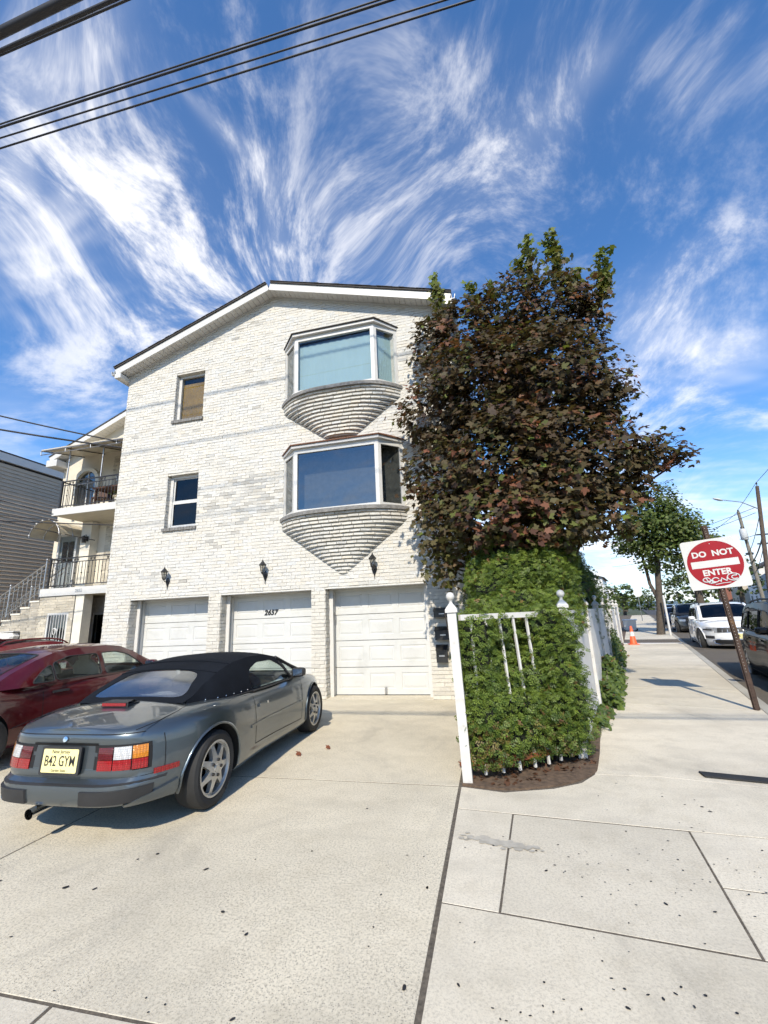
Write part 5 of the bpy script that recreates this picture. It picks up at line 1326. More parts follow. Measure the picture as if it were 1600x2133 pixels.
def grille_face(t, sh, cab):
    for sd in (1, -1):
        # seven slots: three and a half a side
        for k in range(4):
            y0 = 0.012 + k * 0.135 - (0.068 if True else 0); y0 = max(0.004, y0); y1 = 0.057 + k * 0.135
            mb = sh.patch(sh.fy(y0 + 0.006, True), sh.fy(y1 + 0.006, True), 0.665, 0.79, sd, 0.016, 3, 2)
            mb.build('grille_slot', M['trim_black'], t)
        mb = sh.patch(1.0, sh.fy(0.55, True), 0.645, 0.81, sd, 0.0085, 10, 2); mb.build('grille_frame', M['chrome'] if False else M['lens_clear'], t, smooth=40)
        mb = sh.patch(sh.fy(0.58, True), sh.fx(1.98), 0.70, 0.80, sd, 0.012, 10, 3); hl = mb.build('headlight_unit', M['lens_clear'], t, smooth=40)
        mb = sh.patch(sh.fy(0.60, True), sh.fy(0.80, True), 0.715, 0.76, sd, 0.016, 6, 2); mb.build('dark_lens', M['trim_black'], hl, smooth=40)
        mb = sh.patch(sh.fy(0.56, True), sh.fy(0.86, True), 0.46, 0.545, sd, 0.008, 6, 2); mb.build('fog_lamp', M['trim_black'], t, smooth=40)
        mb = sh.patch(1.0, sh.fy(0.56, True), 0.30, 0.43, sd, 0.010, 10, 2); mb.build('lower_grille', M['trim_black'], t, smooth=40)
        pts = [sh.at(sh.fy(y, True), z, sd, 0.018) for y, z in ((0.0, 0.435), (0.50, 0.435), (0.60, 0.40), (0.56, 0.31), (0.45, 0.285), (0.0, 0.285))]
        mb = MB(); mb.tube(pts, 0.016, 6); mb.build('bumper_trim', M['chrome'], t, smooth=40)
        mb = MB(); pts = [sh.at(sh.fx(1.44 + 0.43 * math.cos(a)), 0.37 + 0.43 * math.sin(a), sd, 0.006) for a in np.linspace(0.15, math.pi - 0.15, 14)]; mb.tube(pts, 0.022, 6); mb.build('arch_trim', M['white_car'], t, smooth=60)
    p = sh.at(1.0, 0.55, 1, 0.03); mb = MB(); mb.box(p.x - 0.01, p.x + 0.012, -0.155 + 0.05, 0.155 + 0.05, 0.47, 0.62); pl = mb.build('licence_plate', M['plate_yellow'], t)
    A = Matrix.Translation((p.x + 0.014, 0.05, 0.545)) @ Matrix.Rotation(R(90), 4, 'Z') @ Matrix.Rotation(R(90), 4, 'X')
    text_mesh('plate_number', 'W18', 0.10, M['black_metal'], pl, A @ Matrix.Translation((-0.05, 0, 0)), sx=0.8)
def on_street(a, n, z=ROAD_Z): p = street(a, n); return (p[0], p[1], z)
HEAD = math.atan2(-SD.y, -SD.x)                    # facing back down the side street, towards the viewer
suv('white_suv', 'white sport-utility car facing the viewer with slotted grille and yellow plate', on_street(11.65, 1.17), HEAD, M['white_car'], M['car_glass_dark'], rails=(-1.8, 0.5, M['trim_black']), face=grille_face, detail={'mirror': M['white_car']})
suv('black_suv', 'glossy black sport-utility car at the kerb beside the leaning sign post', on_street(2.15, 1.34), HEAD, M['black_car'], M['car_glass_dark'], rails=(-1.8, 0.5, M['trim_black']))
suv('charcoal_suv', 'charcoal sport-utility car parked next behind the white one', on_street(21.6, 1.13), HEAD, M['charcoal_car'], M['car_glass_dark'])
family_car('navy_sedan', 'navy sedan far down the side street behind the charcoal car', on_street(34.0, 1.0), HEAD, M['navy_car'], 1.36, -2.36, 2.25, 0.89, 0.925, 0.86, 0.95,
    SEDAN_TOP, SEDAN_WIN, [(-1.52, -0.80), (-0.85, -0.84), (-0.85, 0.84), (-1.52, 0.80)], [(0.58, -0.86), (1.22, -0.88), (1.22, 0.88), (0.58, 0.86)], M['car_glass_dark'], M['seat_dark'], 0.32)
suv('silver_suv', 'pale blue sport-utility car, farthest of the cars on the side street', on_street(41.5, 1.1), HEAD, M['silver_blue'], M['car_glass_dark'])
# ================================================================== leaves
def leaf_mat(name, dark, light, trans=0.35, rough=0.45, spec=0.4):
    m, T, b = new_mat(name); out = m.node_tree.nodes['Material Output']
    at = T.new('ShaderNodeAttribute'); at.attribute_name = 'tint'
    sp = T.new('ShaderNodeSeparateColor'); T.put(sp.inputs[0], at.outputs['Color'])
    c = T.mix(sp.outputs[0], (*dark, 1), (*light, 1))
    c = T.mix(sp.outputs[1], c, (0.135, 0.190, 0.035, 1))          # fresh green growth
    c = T.mix(sp.outputs[2], c, (0.25, 0.095, 0.055, 1))            # dry or reddened
    T.put(b.inputs['Base Color'], c); b.inputs['Roughness'].default_value = rough; b.inputs['Specular IOR Level'].default_value = spec
    tr = T.new('ShaderNodeBsdfTranslucent'); T.put(tr.inputs[0], T.mix(1.0, c, (1.5, 1.35, 0.8, 1), 'MULTIPLY'))
    mx = T.new('ShaderNodeMixShader'); mx.inputs[0].default_value = trans
    T.l.new(b.outputs[0], mx.inputs[1]); T.l.new(tr.outputs[0], mx.inputs[2]); T.l.new(mx.outputs[0], out.inputs[0])
    return m
M['maple_leaf'] = leaf_mat('maple_leaf', (0.017, 0.007, 0.007), (0.098, 0.068, 0.036), 0.30, 0.58, 0.3)
M['yew_leaf'] = leaf_mat('yew_leaf', (0.034, 0.070, 0.012), (0.190, 0.255, 0.040), 0.25, 0.5, 0.35)
M['arbor_leaf'] = leaf_mat('arbor_leaf', (0.020, 0.046, 0.009), (0.095, 0.140, 0.020), 0.25, 0.6, 0.3)
M['street_leaf'] = leaf_mat('street_leaf', (0.030, 0.058, 0.016), (0.150, 0.205, 0.055), 0.35, 0.5, 0.35)
M['ivy_leaf'] = leaf_mat('ivy_leaf', (0.020, 0.045, 0.010), (0.085, 0.130, 0.030), 0.3, 0.45, 0.4)
M['bark'] = plain('bark', (0.085, 0.068, 0.052), 0.95, var=0.35, scale=9, bump=0.9, bscale=30)
M['bark_dark'] = plain('bark_dark', (0.035, 0.028, 0.022), 0.95, var=0.35, scale=9, bump=0.9, bscale=30)
M['dark_hull'] = plain('dark_hull', (0.010, 0.014, 0.006), 0.98, var=0.4, scale=9)  # near-black, for the solid occluders added inside hedge and conifers

def maple_template():
    half = [(0.0, -0.08), (0.34, -0.12), (0.27, 0.08), (0.52, 0.20), (0.56, 0.52), (0.26, 0.44), (0.20, 0.74), (0.0, 1.0)]
    pts = half + [(-x, y) for x, y in reversed(half[1:-1])]
    return np.array([(x, y - 0.35, -0.22 * abs(x) - 0.10 * (y - 0.3) ** 2) for x, y in pts]), [list(range(len(pts)))]
def oval_template(w=0.34, fold=0.25):
    pts = [(0, -0.5), (w, -0.1), (w * 0.8, 0.25), (0, 0.5), (-w * 0.8, 0.25), (-w, -0.1)]
    return np.array([(x, y, -fold * abs(x)) for x, y in pts]), [[0, 1, 2, 3], [0, 3, 4, 5]]
def sprig_template(n=11, ln=1.0, nl=0.36, w=0.055, droop=0.15):
    """a short twig with needles either side"""
    vs, fs = [], []
    for k in range(n):
        y = -0.5 + ln * (k + 0.5) / n * 0.85; sd = 1 if k % 2 else -1; a = R(48)
        if k == n - 1: dx, dy = 0.0, 1.0
        else: dx, dy = sd * math.sin(a), math.cos(a)
        L = nl * (1.0 - 0.45 * k / n); o = len(vs); px, py = -dy * w, dx * w
        z = -droop * abs(dx) * L
        vs += [(0, y, 0), (dx * L * 0.55 + px, y + dy * L * 0.55 + py, z * 0.4), (dx * L, y + dy * L, z), (dx * L * 0.55 - px, y + dy * L * 0.55 - py, z * 0.4)]
        fs.append([o, o + 1, o + 2, o + 3])
    return np.array(vs), fs
def leaf_mesh(name, tmpl, P, N, S, TINT, mat, spin=None):
    """P positions, N the way each leaf faces, S sizes, TINT (n,3); one mesh of real leaf faces"""
    V, F = tmpl; n, k = len(P), len(V)
    N = N / np.maximum(np.linalg.norm(N, axis=1, keepdims=True), 1e-9)
    ref = rng.normal(size=(n, 3)) if spin is None else spin
    A = np.cross(N, ref); A /= np.maximum(np.linalg.norm(A, axis=1, keepdims=True), 1e-9); B = np.cross(N, A)
    W = P[:, None, :] + S[:, None, None] * (V[None, :, 0:1] * A[:, None, :] + V[None, :, 1:2] * B[:, None, :] + V[None, :, 2:3] * N[:, None, :])
    me = bpy.data.meshes.new(name); fl = [len(f) for f in F]; nf = len(F); per = sum(fl)
    me.vertices.add(n * k); me.vertices.foreach_set('co', W.reshape(-1).astype(np.float32))
    me.loops.add(n * per); me.polygons.add(n * nf)
    idx = np.concatenate([np.array(f) for f in F]); me.loops.foreach_set('vertex_index', (np.arange(n)[:, None] * k + idx[None]).reshape(-1).astype(np.int32))
    st = np.cumsum([0] + fl[:-1]); me.polygons.foreach_set('loop_start', (np.arange(n)[:, None] * per + st[None]).reshape(-1).astype(np.int32))
    me.update(calc_edges=True)
    ca = me.color_attributes.new('tint', 'FLOAT_COLOR', 'POINT'); c = np.ones((n, k, 4), np.float32); c[:, :, :3] = TINT[:, None, :]
    ca.data.foreach_set('color', c.reshape(-1)); me.materials.append(mat); me.validate(); me.update()
    return me
def limb(mb, pts, r0, r1, n=8, wob=0.04):
    pts = [Vector(p) for p in pts]; out = []
    for a, b in zip(pts[:-1], pts[1:]):
        for j in range(4): out.append(a.lerp(b, j / 4) + Vector(rng.normal(0, wob, 3)) * (b - a).length * 0.3)
    out.append(pts[-1]); m = len(out)
    mb.tube(out, [r0 + (r1 - r0) * i / (m - 1) for i in range(m)], n)

# ------------------------------------------------------------------ the purple maple by the house corner
BLOBS = [(-0.63, 7.90, 6.91, 0.45, 0.75), (-0.06, 7.60, 6.92, 0.57, 0.57), (0.89, 7.60, 7.15, 0.66, 0.66), (1.70, 7.60, 7.05, 0.62, 0.62), (2.10, 7.75, 7.10, 0.34, 0.44),
 (2.12, 7.70, 6.50, 0.40, 0.62), (-0.66, 7.60, 5.25, 0.69, 0.74), (0.19, 7.20, 5.49, 0.95, 0.95), (1.25, 7.20, 5.39, 1.00, 1.00), (2.07, 7.50, 5.32, 0.59, 0.76), (2.43, 7.60, 4.94, 0.25, 0.38),
 (-0.54, 7.20, 3.84, 0.71, 0.67), (0.43, 6.80, 3.84, 0.93, 0.93), (1.38, 6.90, 3.76, 0.91, 0.83), (2.08, 7.20, 3.77, 0.46, 0.62), (2.48, 7.30, 3.92, 0.35, 0.31), (2.90, 7.40, 3.90, 0.39, 0.22), (3.17, 7.40, 3.70, 0.14, 0.11),
 (-0.46, 6.90, 2.92, 0.59, 0.63), (0.25, 6.50, 2.84, 0.72, 0.50), (1.00, 6.60, 2.79, 0.71, 0.50), (1.84, 7.00, 2.95, 0.44, 0.59), (2.40, 7.30, 3.44, 0.31, 0.31), (-0.64, 7.00, 2.23, 0.27, 0.31),
 (0.6, 8.6, 6.2, 1.1, 1.1), (1.6, 8.7, 5.2, 1.1, 1.1), (0.5, 8.5, 4.4, 1.0, 1.1), (1.3, 8.3, 3.4, 1.0, 0.9), (0.9, 7.9, 6.4, 0.8, 0.8)]
SHOOTS = [([-0.39, 7.8, 7.25], [-0.52, 7.8, 8.48]), ([0.22, 7.7, 7.3], [0.22, 7.7, 8.04]), ([0.62, 7.6, 7.21], [0.59, 7.6, 7.88]), ([1.41, 7.6, 7.5], [1.38, 7.6, 8.77]), ([1.85, 7.6, 7.5], [1.82, 7.6, 8.78]),
 ([2.0, 7.7, 7.5], [1.87, 7.7, 8.55]), ([2.11, 7.6, 7.18], [2.2, 7.6, 7.8]), ([2.51, 7.6, 7.08], [2.71, 7.6, 8.11]), ([2.39, 7.6, 6.8], [2.71, 7.6, 7.56]), ([1.34, 7.6, 7.58], [1.14, 7.6, 8.26])]
def maple():
    t = thing('maple_tree', 'tall bronze-purple maple tree standing over the hedge by the house corner', 'tree', (0.95, 7.75, 0.0))
    O = np.array(t.location)
    mb = MB(); limb(mb, [(0, 0, -0.05), (0.03, 0.02, 1.4), (-0.02, -0.05, 2.4)], 0.17, 0.13, 12, 0.03); tr = mb.build('trunk', M['bark'], t, smooth=60)
    for b in BLOBS[:24]:
        c = Vector(b[:3]) - Vector(O); j = Vector((0.0, 0, max(1.6, min(c.z - 1.3, 5.2)))); mb = MB()
        if j.z > 2.4: limb(mb, [(-0.02, -0.05, 2.35), (0.0, -0.02, j.z)], 0.11, 0.06)
        limb(mb, [tuple(j), tuple(j.lerp(c, 0.5) + Vector((0, 0, 0.08))), tuple(c)], 0.045, 0.010); mb.build('branch', M['bark_dark'], tr, smooth=60)
    P, N, S, T_ = [], [], [], []
    for (x, y, z, rx, rz) in BLOBS:
        area = 4 * math.pi * ((rx * rz + rx * rx + rx * rz) / 3); nc = max(6, int(area * (19.0 if z > 6.3 else 21.0)))
        for _ in range(nc):                     # clumps of leaves at twig ends on the blob
            d = rng.normal(size=3); d /= np.linalg.norm(d); q = rng.uniform(0.55, 1.0) ** 0.5 * rng.uniform(0.9, 1.08)
            c = np.array([x, y, z]) + d * [rx, rx, rz] * q
            if c[1] > 8.1 and c[0] < -0.35: continue
            m = rng.integers(7, 14); cl = rng.uniform(0, 1)
            for _k in range(m):
                p = c + rng.normal(0, 0.092, 3) * [1.2, 1.2, 0.75]
                if p[0] < -0.30 and p[1] > YF - 0.12: continue
                nn = d * 0.45 + np.array([0, -0.40, 0.70]) + rng.normal(0, 0.42, 3)
                P.append(p); N.append(nn); S.append(rng.uniform(0.060, 0.118))
                low = max(0, (3.4 - p[2]) / 1.6); left = max(0, (0.2 - p[0]))
                g = (0.45 if cl < 0.22 else 0.14) * rng.random() + (0.55 * low * min(1, left + 0.35) * rng.random() if low > 0 else 0) + (0.8 if rng.random() < 0.02 else 0)
                dry = (0.70 * rng.random() if cl > 0.88 else 0.04) * (1.2 if z < 4.5 else 1.0)
                T_.append((np.clip(rng.normal(0.44, 0.24) + 0.3 * (cl - 0.5) + 0.18 * low, 0, 1), min(g, 1), min(dry, 0.9)))
    for a, b in SHOOTS:
        a, b = np.array(a), np.array(b); L = np.linalg.norm(b - a); n = int(L * 120)
        for k in range(n):
            f = rng.random() ** 0.85; p = a + (b - a) * f + rng.normal(0, 0.10 * (1.15 - f * 0.6), 3)
            if p[0] < -0.30 and p[1] > YF - 0.38: p[1] = YF - 0.42
            P.append(p); N.append(np.array([0, -0.4, 0.5]) + rng.normal(0, 0.5, 3)); S.append(rng.uniform(0.08, 0.14)); T_.append((rng.uniform(0.3, 0.9), np.clip(0.15 + f * 0.85 + rng.normal(0, 0.15), 0, 0.95), 0.12 * rng.random()))
    P, N, S, T_ = map(np.array, (P, N, S, T_)); P = P - O
    # those nearest the viewer are leaves of their own
    order = np.argsort(np.linalg.norm(P + O - [0, 0, 1.49], axis=1) - S * 6); own, rest = order[:300], order[300:]
    tm = maple_template(); tag(obj('crown', leaf_mesh('crown', tm, P[rest], N[rest], S[rest], T_[rest], M['maple_leaf']), t), kind='stuff')
    kinds = [leaf_mesh('leaf', tm, np.zeros((1, 3)), np.array([[0, 0, 1.0]]), np.array([1.0]), np.array([c]), M['maple_leaf'], spin=np.array([[0, 1.0, 0]])) for c in ((0.3, 0.05, 0.0), (0.5, 0.3, 0.1), (0.6, 0.6, 0.05), (0.4, 0.1, 0.7), (0.2, 0.0, 0.2))]
    for i in own:
        o = obj('leaf', kinds[rng.integers(len(kinds))], t); o.location = P[i]; o.scale = (S[i],) * 3
        q = Vector(N[i]).to_track_quat('Z', 'Y'); o.rotation_euler = (q @ Matrix.Rotation(rng.uniform(0, 6.28), 3, 'Z').to_quaternion()).to_euler()
    for a, b in SHOOTS:
        mb = MB(); limb(mb, [tuple(np.array(a) - O - [0, 0, 0.4]), tuple(np.array(b) - O)], 0.010, 0.004, 5); mb.build('shoot', M['bark'], tr, smooth=60)
    print('maple leaves', len(P))
maple()

# ------------------------------------------------------------------ the yew hedge pushing through the white fence
FP0, FP1 = Vector((-0.350, 4.375)), Vector((0.762, 5.17))
def hedge():
    t = thing('yew_hedge', 'dense dark green yew hedge growing through the white corner fence', 'hedge', (0.3, 5.6, 0.0)); O = np.array(t.location)
    fd = (FP1 - FP0); L = fd.length; fd /= L; fn = Vector((fd.y, -fd.x))        # out towards the viewer
    def surf(u, v):
        """front skin of the hedge: u along the fence, v up; then over the top and back"""
        bulge = 0.10 + 0.07 * math.sin(v * 2.6 + u * 3.1) + 0.05 * math.sin(v * 6.1 - u * 5.0 + 1.0) + 0.04 * math.sin(u * 9 + v * 3)
        return bulge
    lobes = []                                    # (centre, radii) rounded masses
    def add(u, w, z, r, k=1.0): c = FP0 + fd * u - fn * w; lobes.append((max(c.x, -0.185), c.y, z, r, r, r * k))
    for u in np.linspace(0.05, L - 0.10, 7):      # the face, pushing out between the pickets
        for z in (0.32, 0.55, 0.80, 1.05, 1.28):
            zz = z
            f = u / L; w = 0.07 + rng.uniform(-0.03, 0.03)
            if z > 0.95 and f < 0.72: w = 0.31
            elif z > 0.7 and f < 0.6: w = 0.15
            if f < 0.12: w = 0.25
            if f > 0.85: w = 0.02
            if z < 0.7: w -= 0.05
            add(u, w, z, 0.235)
    for x in np.linspace(0.06, 1.25, 7):          # the taller growth behind
        for y, z in ((5.45, 1.15), (5.85, 1.45), (6.15, 1.95), (6.5, 2.2), (6.9, 2.3), (7.2, 2.3), (6.2, 1.4), (7.0, 1.6)):
            y2 = y + 0.30 * max(0, x); x_ = min(x, fence_x(y2) - 0.40)
            lobes.append((x_ + rng.uniform(-0.08, 0.05), y2, z + rng.uniform(-0.08, 0.08) - (0.25 if x < 0.1 and z > 1.7 else 0), 0.34, 0.34, 0.33))
    for y in np.linspace(4.88, 7.9, 9):            # the flank along the driveway
        for z in (0.32, 0.66, 1.0, 1.3):
            lobes.append((-0.03 + rng.uniform(-0.05, 0.04) + (0.08 if z > 1.1 else 0), y, z, 0.22, 0.26, 0.24))
    for z, a1, no in ((0.34, -3.2, -2.30), (0.60, -3.2, -2.30), (0.86, -3.3, -2.31), (1.12, -3.4, -2.33), (1.36, -3.45, -2.36)):   # the flank on the side street
        for a in np.arange(-3.75, a1 + 0.01, 0.25):
            p = street(a, no + rng.uniform(-0.03, 0.03)); lobes.append((p[0], p[1], z, 0.20, 0.22, 0.20))
    P, N, S, T_ = [], [], [], []
    for (x, y, z, ru, rw, rz) in lobes:
        n = int(760 * (ru * rz + ru * rw) / 0.14)
        d = rng.normal(size=(n, 3)); d /= np.linalg.norm(d, axis=1, keepdims=True)
        keep = (d @ np.array([0.1, -0.75, 0.35]) > -0.35) | (rng.random(n) < 0.25); d = d[keep]; n = len(d)
        lump = 1 + 0.10 * np.sin(d[:, 0] * 7 + x * 9) + 0.08 * np.sin(d[:, 2] * 9 + z * 7)
        p = np.array([x, y, z]) + d * [ru, rw, rz] * (lump * rng.uniform(0.86, 1.10, n))[:, None]
        P.append(p); N.append(np.cross(d, rng.normal(size=(n, 3))) * 0.6 + d * 0.55 + [0, -0.1, 0.35]); S.append(rng.uniform(0.045, 0.085, n))
        dry = (rng.random(n) < 0.015) * 0.8 + (0.40 * (rng.random(n) < 0.35) if (z < 0.45 and rng.random() < 0.35) else 0)
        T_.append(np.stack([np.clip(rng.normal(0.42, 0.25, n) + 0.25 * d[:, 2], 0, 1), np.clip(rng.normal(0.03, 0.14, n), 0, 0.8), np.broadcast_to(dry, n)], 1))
    P, N, S, T_ = map(np.concatenate, (P, N, S, T_))
    k = (P[:, 2] > 0.10) & (P[:, 2] < 3); P, N, S, T_ = P[k], N[k], S[k], T_[k]
    spin = np.cross(N, np.array([0, 0, 1.0])) + rng.normal(0, 0.5, N.shape)
    tag(obj('foliage', leaf_mesh('foliage', sprig_template(6, nl=0.50, w=0.095), P - O, N, S, T_, M['yew_leaf'], spin), t), kind='stuff')
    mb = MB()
    for (x, y, z, ru, rw, rz) in lobes: mb.sphere((x - O[0], y - O[1], z), 1.0, 8, 6, sc=(ru * 0.70, rw * 0.70, rz * 0.70))  # dark solid occluder added inside each lobe so the hedge isn't see-through
    tag(mb.build('inner_hull', M['dark_hull'], t), kind='stuff')
    for k in range(9):
        mb = MB(); u = rng.uniform(0.1, L); c = FP0 + fd * u - fn * rng.uniform(0.05, 0.5)
        limb(mb, [(c.x - O[0], c.y - O[1], 0.0), (c.x - O[0] + rng.uniform(-.1, .1), c.y - O[1], 0.6), (c.x - O[0] + rng.uniform(-.2, .2), c.y - O[1] + 0.2, 1.5)], 0.018, 0.006, 6); mb.build('stem', M['bark_dark'], t, smooth=60)
    print('yew sprigs', len(P))
hedge()

# ------------------------------------------------------------------ arborvitae beyond the fence
def arbor(a, n, h, r, label):
    x, y = street(a, n); t = thing('arborvitae', label, 'conifer', (x, y, 0), 0, 'arborvitae behind the street fence')
    mb = MB(); limb(mb, [(0, 0, -0.05), (0, 0, h * 0.5)], 0.07, 0.04, 8); mb.build('trunk', M['bark'], t, smooth=60)
    n_ = int(2900 * r * h); ph = rng.uniform(0, 2 * math.pi, n_); v = rng.random(n_) ** 0.9
    prof = np.interp(v, [0, 0.12, 0.35, 0.7, 0.9, 1], [0.55, 0.85, 1.0, 0.86, 0.55, 0.06]) * r
    lump = 1 + 0.16 * np.sin(ph * 5 + v * 9) + 0.10 * np.sin(ph * 9 - v * 17)
    rr = prof * lump * rng.uniform(0.74, 1.06, n_)
    P = np.stack([rr * np.cos(ph), rr * np.sin(ph), 0.25 + v * (h - 0.25)], 1)
    N = np.stack([np.cos(ph), np.sin(ph), 0.15 + 0 * ph], 1) + rng.normal(0, 0.45, (n_, 3)); S = rng.uniform(0.07, 0.13, n_)
    T_ = np.stack([np.clip(rng.normal(0.45, 0.25, n_), 0, 1), np.clip(rng.normal(0.06, 0.15, n_), 0, 0.8), (rng.random(n_) < 0.02) * 0.6], 1)
    spin = np.cross(N, [0, 0, 1.0]) + rng.normal(0, 0.25, N.shape)
    tag(obj('crown', leaf_mesh('crown', sprig_template(7, nl=0.42, w=0.10), P, N, S, T_, M['arbor_leaf'], spin), t), kind='stuff')
    mb = MB(); mb.lathe([(0.01, 0.15), (r * 0.6, 0.4), (r * 0.78, h * 0.35), (r * 0.62, h * 0.7), (0.01, h * 0.93)], 10); tag(mb.build('inner_hull', M['dark_hull'], t, smooth=60), kind='stuff')  # dark solid core added as an occluder inside the crown
arbor(-1.4, -3.15, 2.9, 0.85, 'dark green arborvitae next behind the yew hedge, partly under the maple')
arbor(0.6, -3.1, 3.0, 0.85, 'dark arborvitae in the middle of the row behind the street fence')
arbor(2.9, -3.0, 3.1, 0.88, 'sunlit yellow-green arborvitae with a smooth right flank behind the fence')
arbor(5.6, -3.1, 3.0, 0.85, 'arborvitae farthest along the street fence')

# ------------------------------------------------------------------ creeping plants at the fence foot
def creeper(name, label, a0, a1, h, w, dens, n_off=-2.0, size=(0.05, 0.10), g=0.35):
    x, y = street((a0 + a1) / 2, n_off); t = thing(name, label, 'plant', (x, y, 0), 0, 'creepers along the fence foot'); O = np.array([x, y, 0])
    n_ = int(dens * (a1 - a0)); A = rng.uniform(a0, a1, n_); hh = h * (0.55 + 0.45 * np.sin((A - a0) / (a1 - a0) * math.pi)) * (0.8 + 0.3 * np.sin(A * 4.1))
    v = rng.random(n_); W = w * (1 - v * 0.65) * rng.uniform(-0.25, 1.0, n_)
    P = np.array([[*street(a, n_off - 0.12 + ww), 0.02 + vv * H_] for a, ww, vv, H_ in zip(A, W, v, hh)]) - O
    N = np.array([SN.x * 0.3, -0.5, 0.75]) + rng.normal(0, 0.45, (n_, 3)); S = rng.uniform(*size, n_)
    T_ = np.stack([np.clip(rng.normal(0.5, 0.25, n_), 0, 1), np.clip(rng.normal(g, 0.25, n_), 0, 1), (rng.random(n_) < 0.06) * 0.5], 1)
    tag(obj('foliage', leaf_mesh('foliage', oval_template(0.36, 0.3), P, N, S, T_, M['ivy_leaf']), t), kind='stuff')
    for k in range(5):
        mb = MB(); a = rng.uniform(a0, a1); p = street(a, n_off - 0.1); limb(mb, [(p[0] - x, p[1] - y, 0), (p[0] - x + 0.05, p[1] - y, h * 0.5), (p[0] - x + rng.uniform(-.05, .1), p[1] - y, h * 0.85)], 0.008, 0.003, 5); mb.build('stem', M['bark'], t)
creeper('creeping_plant', 'pale leafy plant sprawling at the near foot of the white board fence', -2.35, -1.3, 0.16, 0.22, 330, -2.05, (0.05, 0.09), 0.5)
creeper('creeping_plant', 'lush bright creeper piled against the middle of the board fence', -1.1, 2.2, 0.58, 0.30, 560, -2.02, (0.06, 0.11), 0.4)
creeper('creeping_plant', 'darker creeper hanging beside the far fence pickets', 2.3, 6.6, 0.85, 0.28, 330, -2.05, (0.05, 0.09), 0.15)

# ------------------------------------------------------------------ street trees
def tree(name, label, a, n, blobs, trunk, size=0.13, dens=6.0, mat='street_leaf', group='trees along the side street', tint=0.45, green=0.05, dry=0.02):
    x, y = street(a, n); t = thing(name, label, 'tree', (x, y, 0), 0, group); O = np.array([x, y, 0])
    mb = MB(); top = trunk[-1]
    for path, r0, r1 in trunk: limb(mb, [tuple(Vector((*street(a + q[0], n + q[1]), q[2])) - Vector(O)) for q in path], r0, r1, 10, 0.02)
    tr = mb.build('trunk', M['bark'], t, smooth=60); j = trunk[0][0][-1]
    P, N, S, T_ = [], [], [], []
    for (da, dn, z, r, rz) in blobs:
        c0 = np.array([*street(a + da, n + dn), z]) - O; nc = int(4 * math.pi * r * rz * dens)
        mb = MB(); limb(mb, [tuple(Vector((*street(a + j[0], n + j[1]), j[2])) - Vector(O)), tuple(c0)], 0.06, 0.015, 6); mb.build('branch', M['bark_dark'], tr, smooth=60)
        for _ in range(nc):
            d = rng.normal(size=3); d /= np.linalg.norm(d); c = c0 + d * [r, r, rz] * rng.uniform(0.5, 1.0) ** 0.5 * rng.uniform(0.9, 1.1); cl = rng.normal(0, 0.14); m = rng.integers(7, 13)
            P.append(c + rng.normal(0, 0.16, (m, 3)) * [1.2, 1.2, 0.7]); N.append(d * 0.5 + [0, -0.15, 0.7] + rng.normal(0, 0.45, (m, 3))); S.append(rng.uniform(size * 0.7, size * 1.25, m))
            T_.append(np.stack([np.clip(rng.normal(tint + cl, 0.2, m), 0, 1), np.clip(rng.normal(green, 0.12, m), 0, 1), np.clip(rng.normal(dry, 0.05, m), 0, 1)], 1))
    P, N, S, T_ = map(np.concatenate, (P, N, S, T_))
    tag(obj('crown', leaf_mesh('crown', oval_template(0.40, 0.2), P, N, S, T_, M[mat]), t), kind='stuff')
    return t
tree('street_tree', 'leafy green street tree with a pale trunk standing in the sidewalk', 18.2, -0.62,
     [(0, 1.0, 7.0, 0.9, 0.9), (0, 0.6, 6.2, 1.4, 1.0), (0, 1.4, 5.6, 1.3, 1.1), (0, 0.2, 5.2, 1.4, 1.0), (0.3, 2.2, 5.0, 0.9, 0.9), (0, -0.6, 4.9, 0.9, 0.8), (0, 1.0, 4.4, 1.4, 0.7), (0.5, 2.3, 3.9, 0.9, 0.7), (0.8, 0.9, 5.6, 1.4, 1.2), (0, 0.2, 3.6, 0.7, 0.4)],
     [([(0, 0, -0.05), (0, 0.18, 1.2), (0, 0.32, 2.6), (0.1, 0.5, 4.2)], 0.20, 0.12), ([(0.1, 0.22, 1.6), (0.1, -0.05, 2.6), (0.1, -0.2, 4.4)], 0.10, 0.06)], 0.16, 9.0, tint=0.55)
tree('street_tree', 'second, darker street tree partly hidden behind the sign', 27.5, 0.2,
     [(0, 2.3, 6.0, 1.2, 1.1), (0, 1.2, 4.8, 1.5, 1.0), (0, 2.8, 4.4, 1.3, 1.0), (0, 2.0, 3.3, 1.4, 0.7), (0, 3.2, 5.4, 0.9, 0.8), (0, 0.8, 3.2, 0.8, 0.5)],
     [([(0, 2.1, -0.15), (0, 2.1, 1.5), (0, 2.1, 3.2)], 0.28, 0.2)], 0.18, 4.5, tint=0.25)
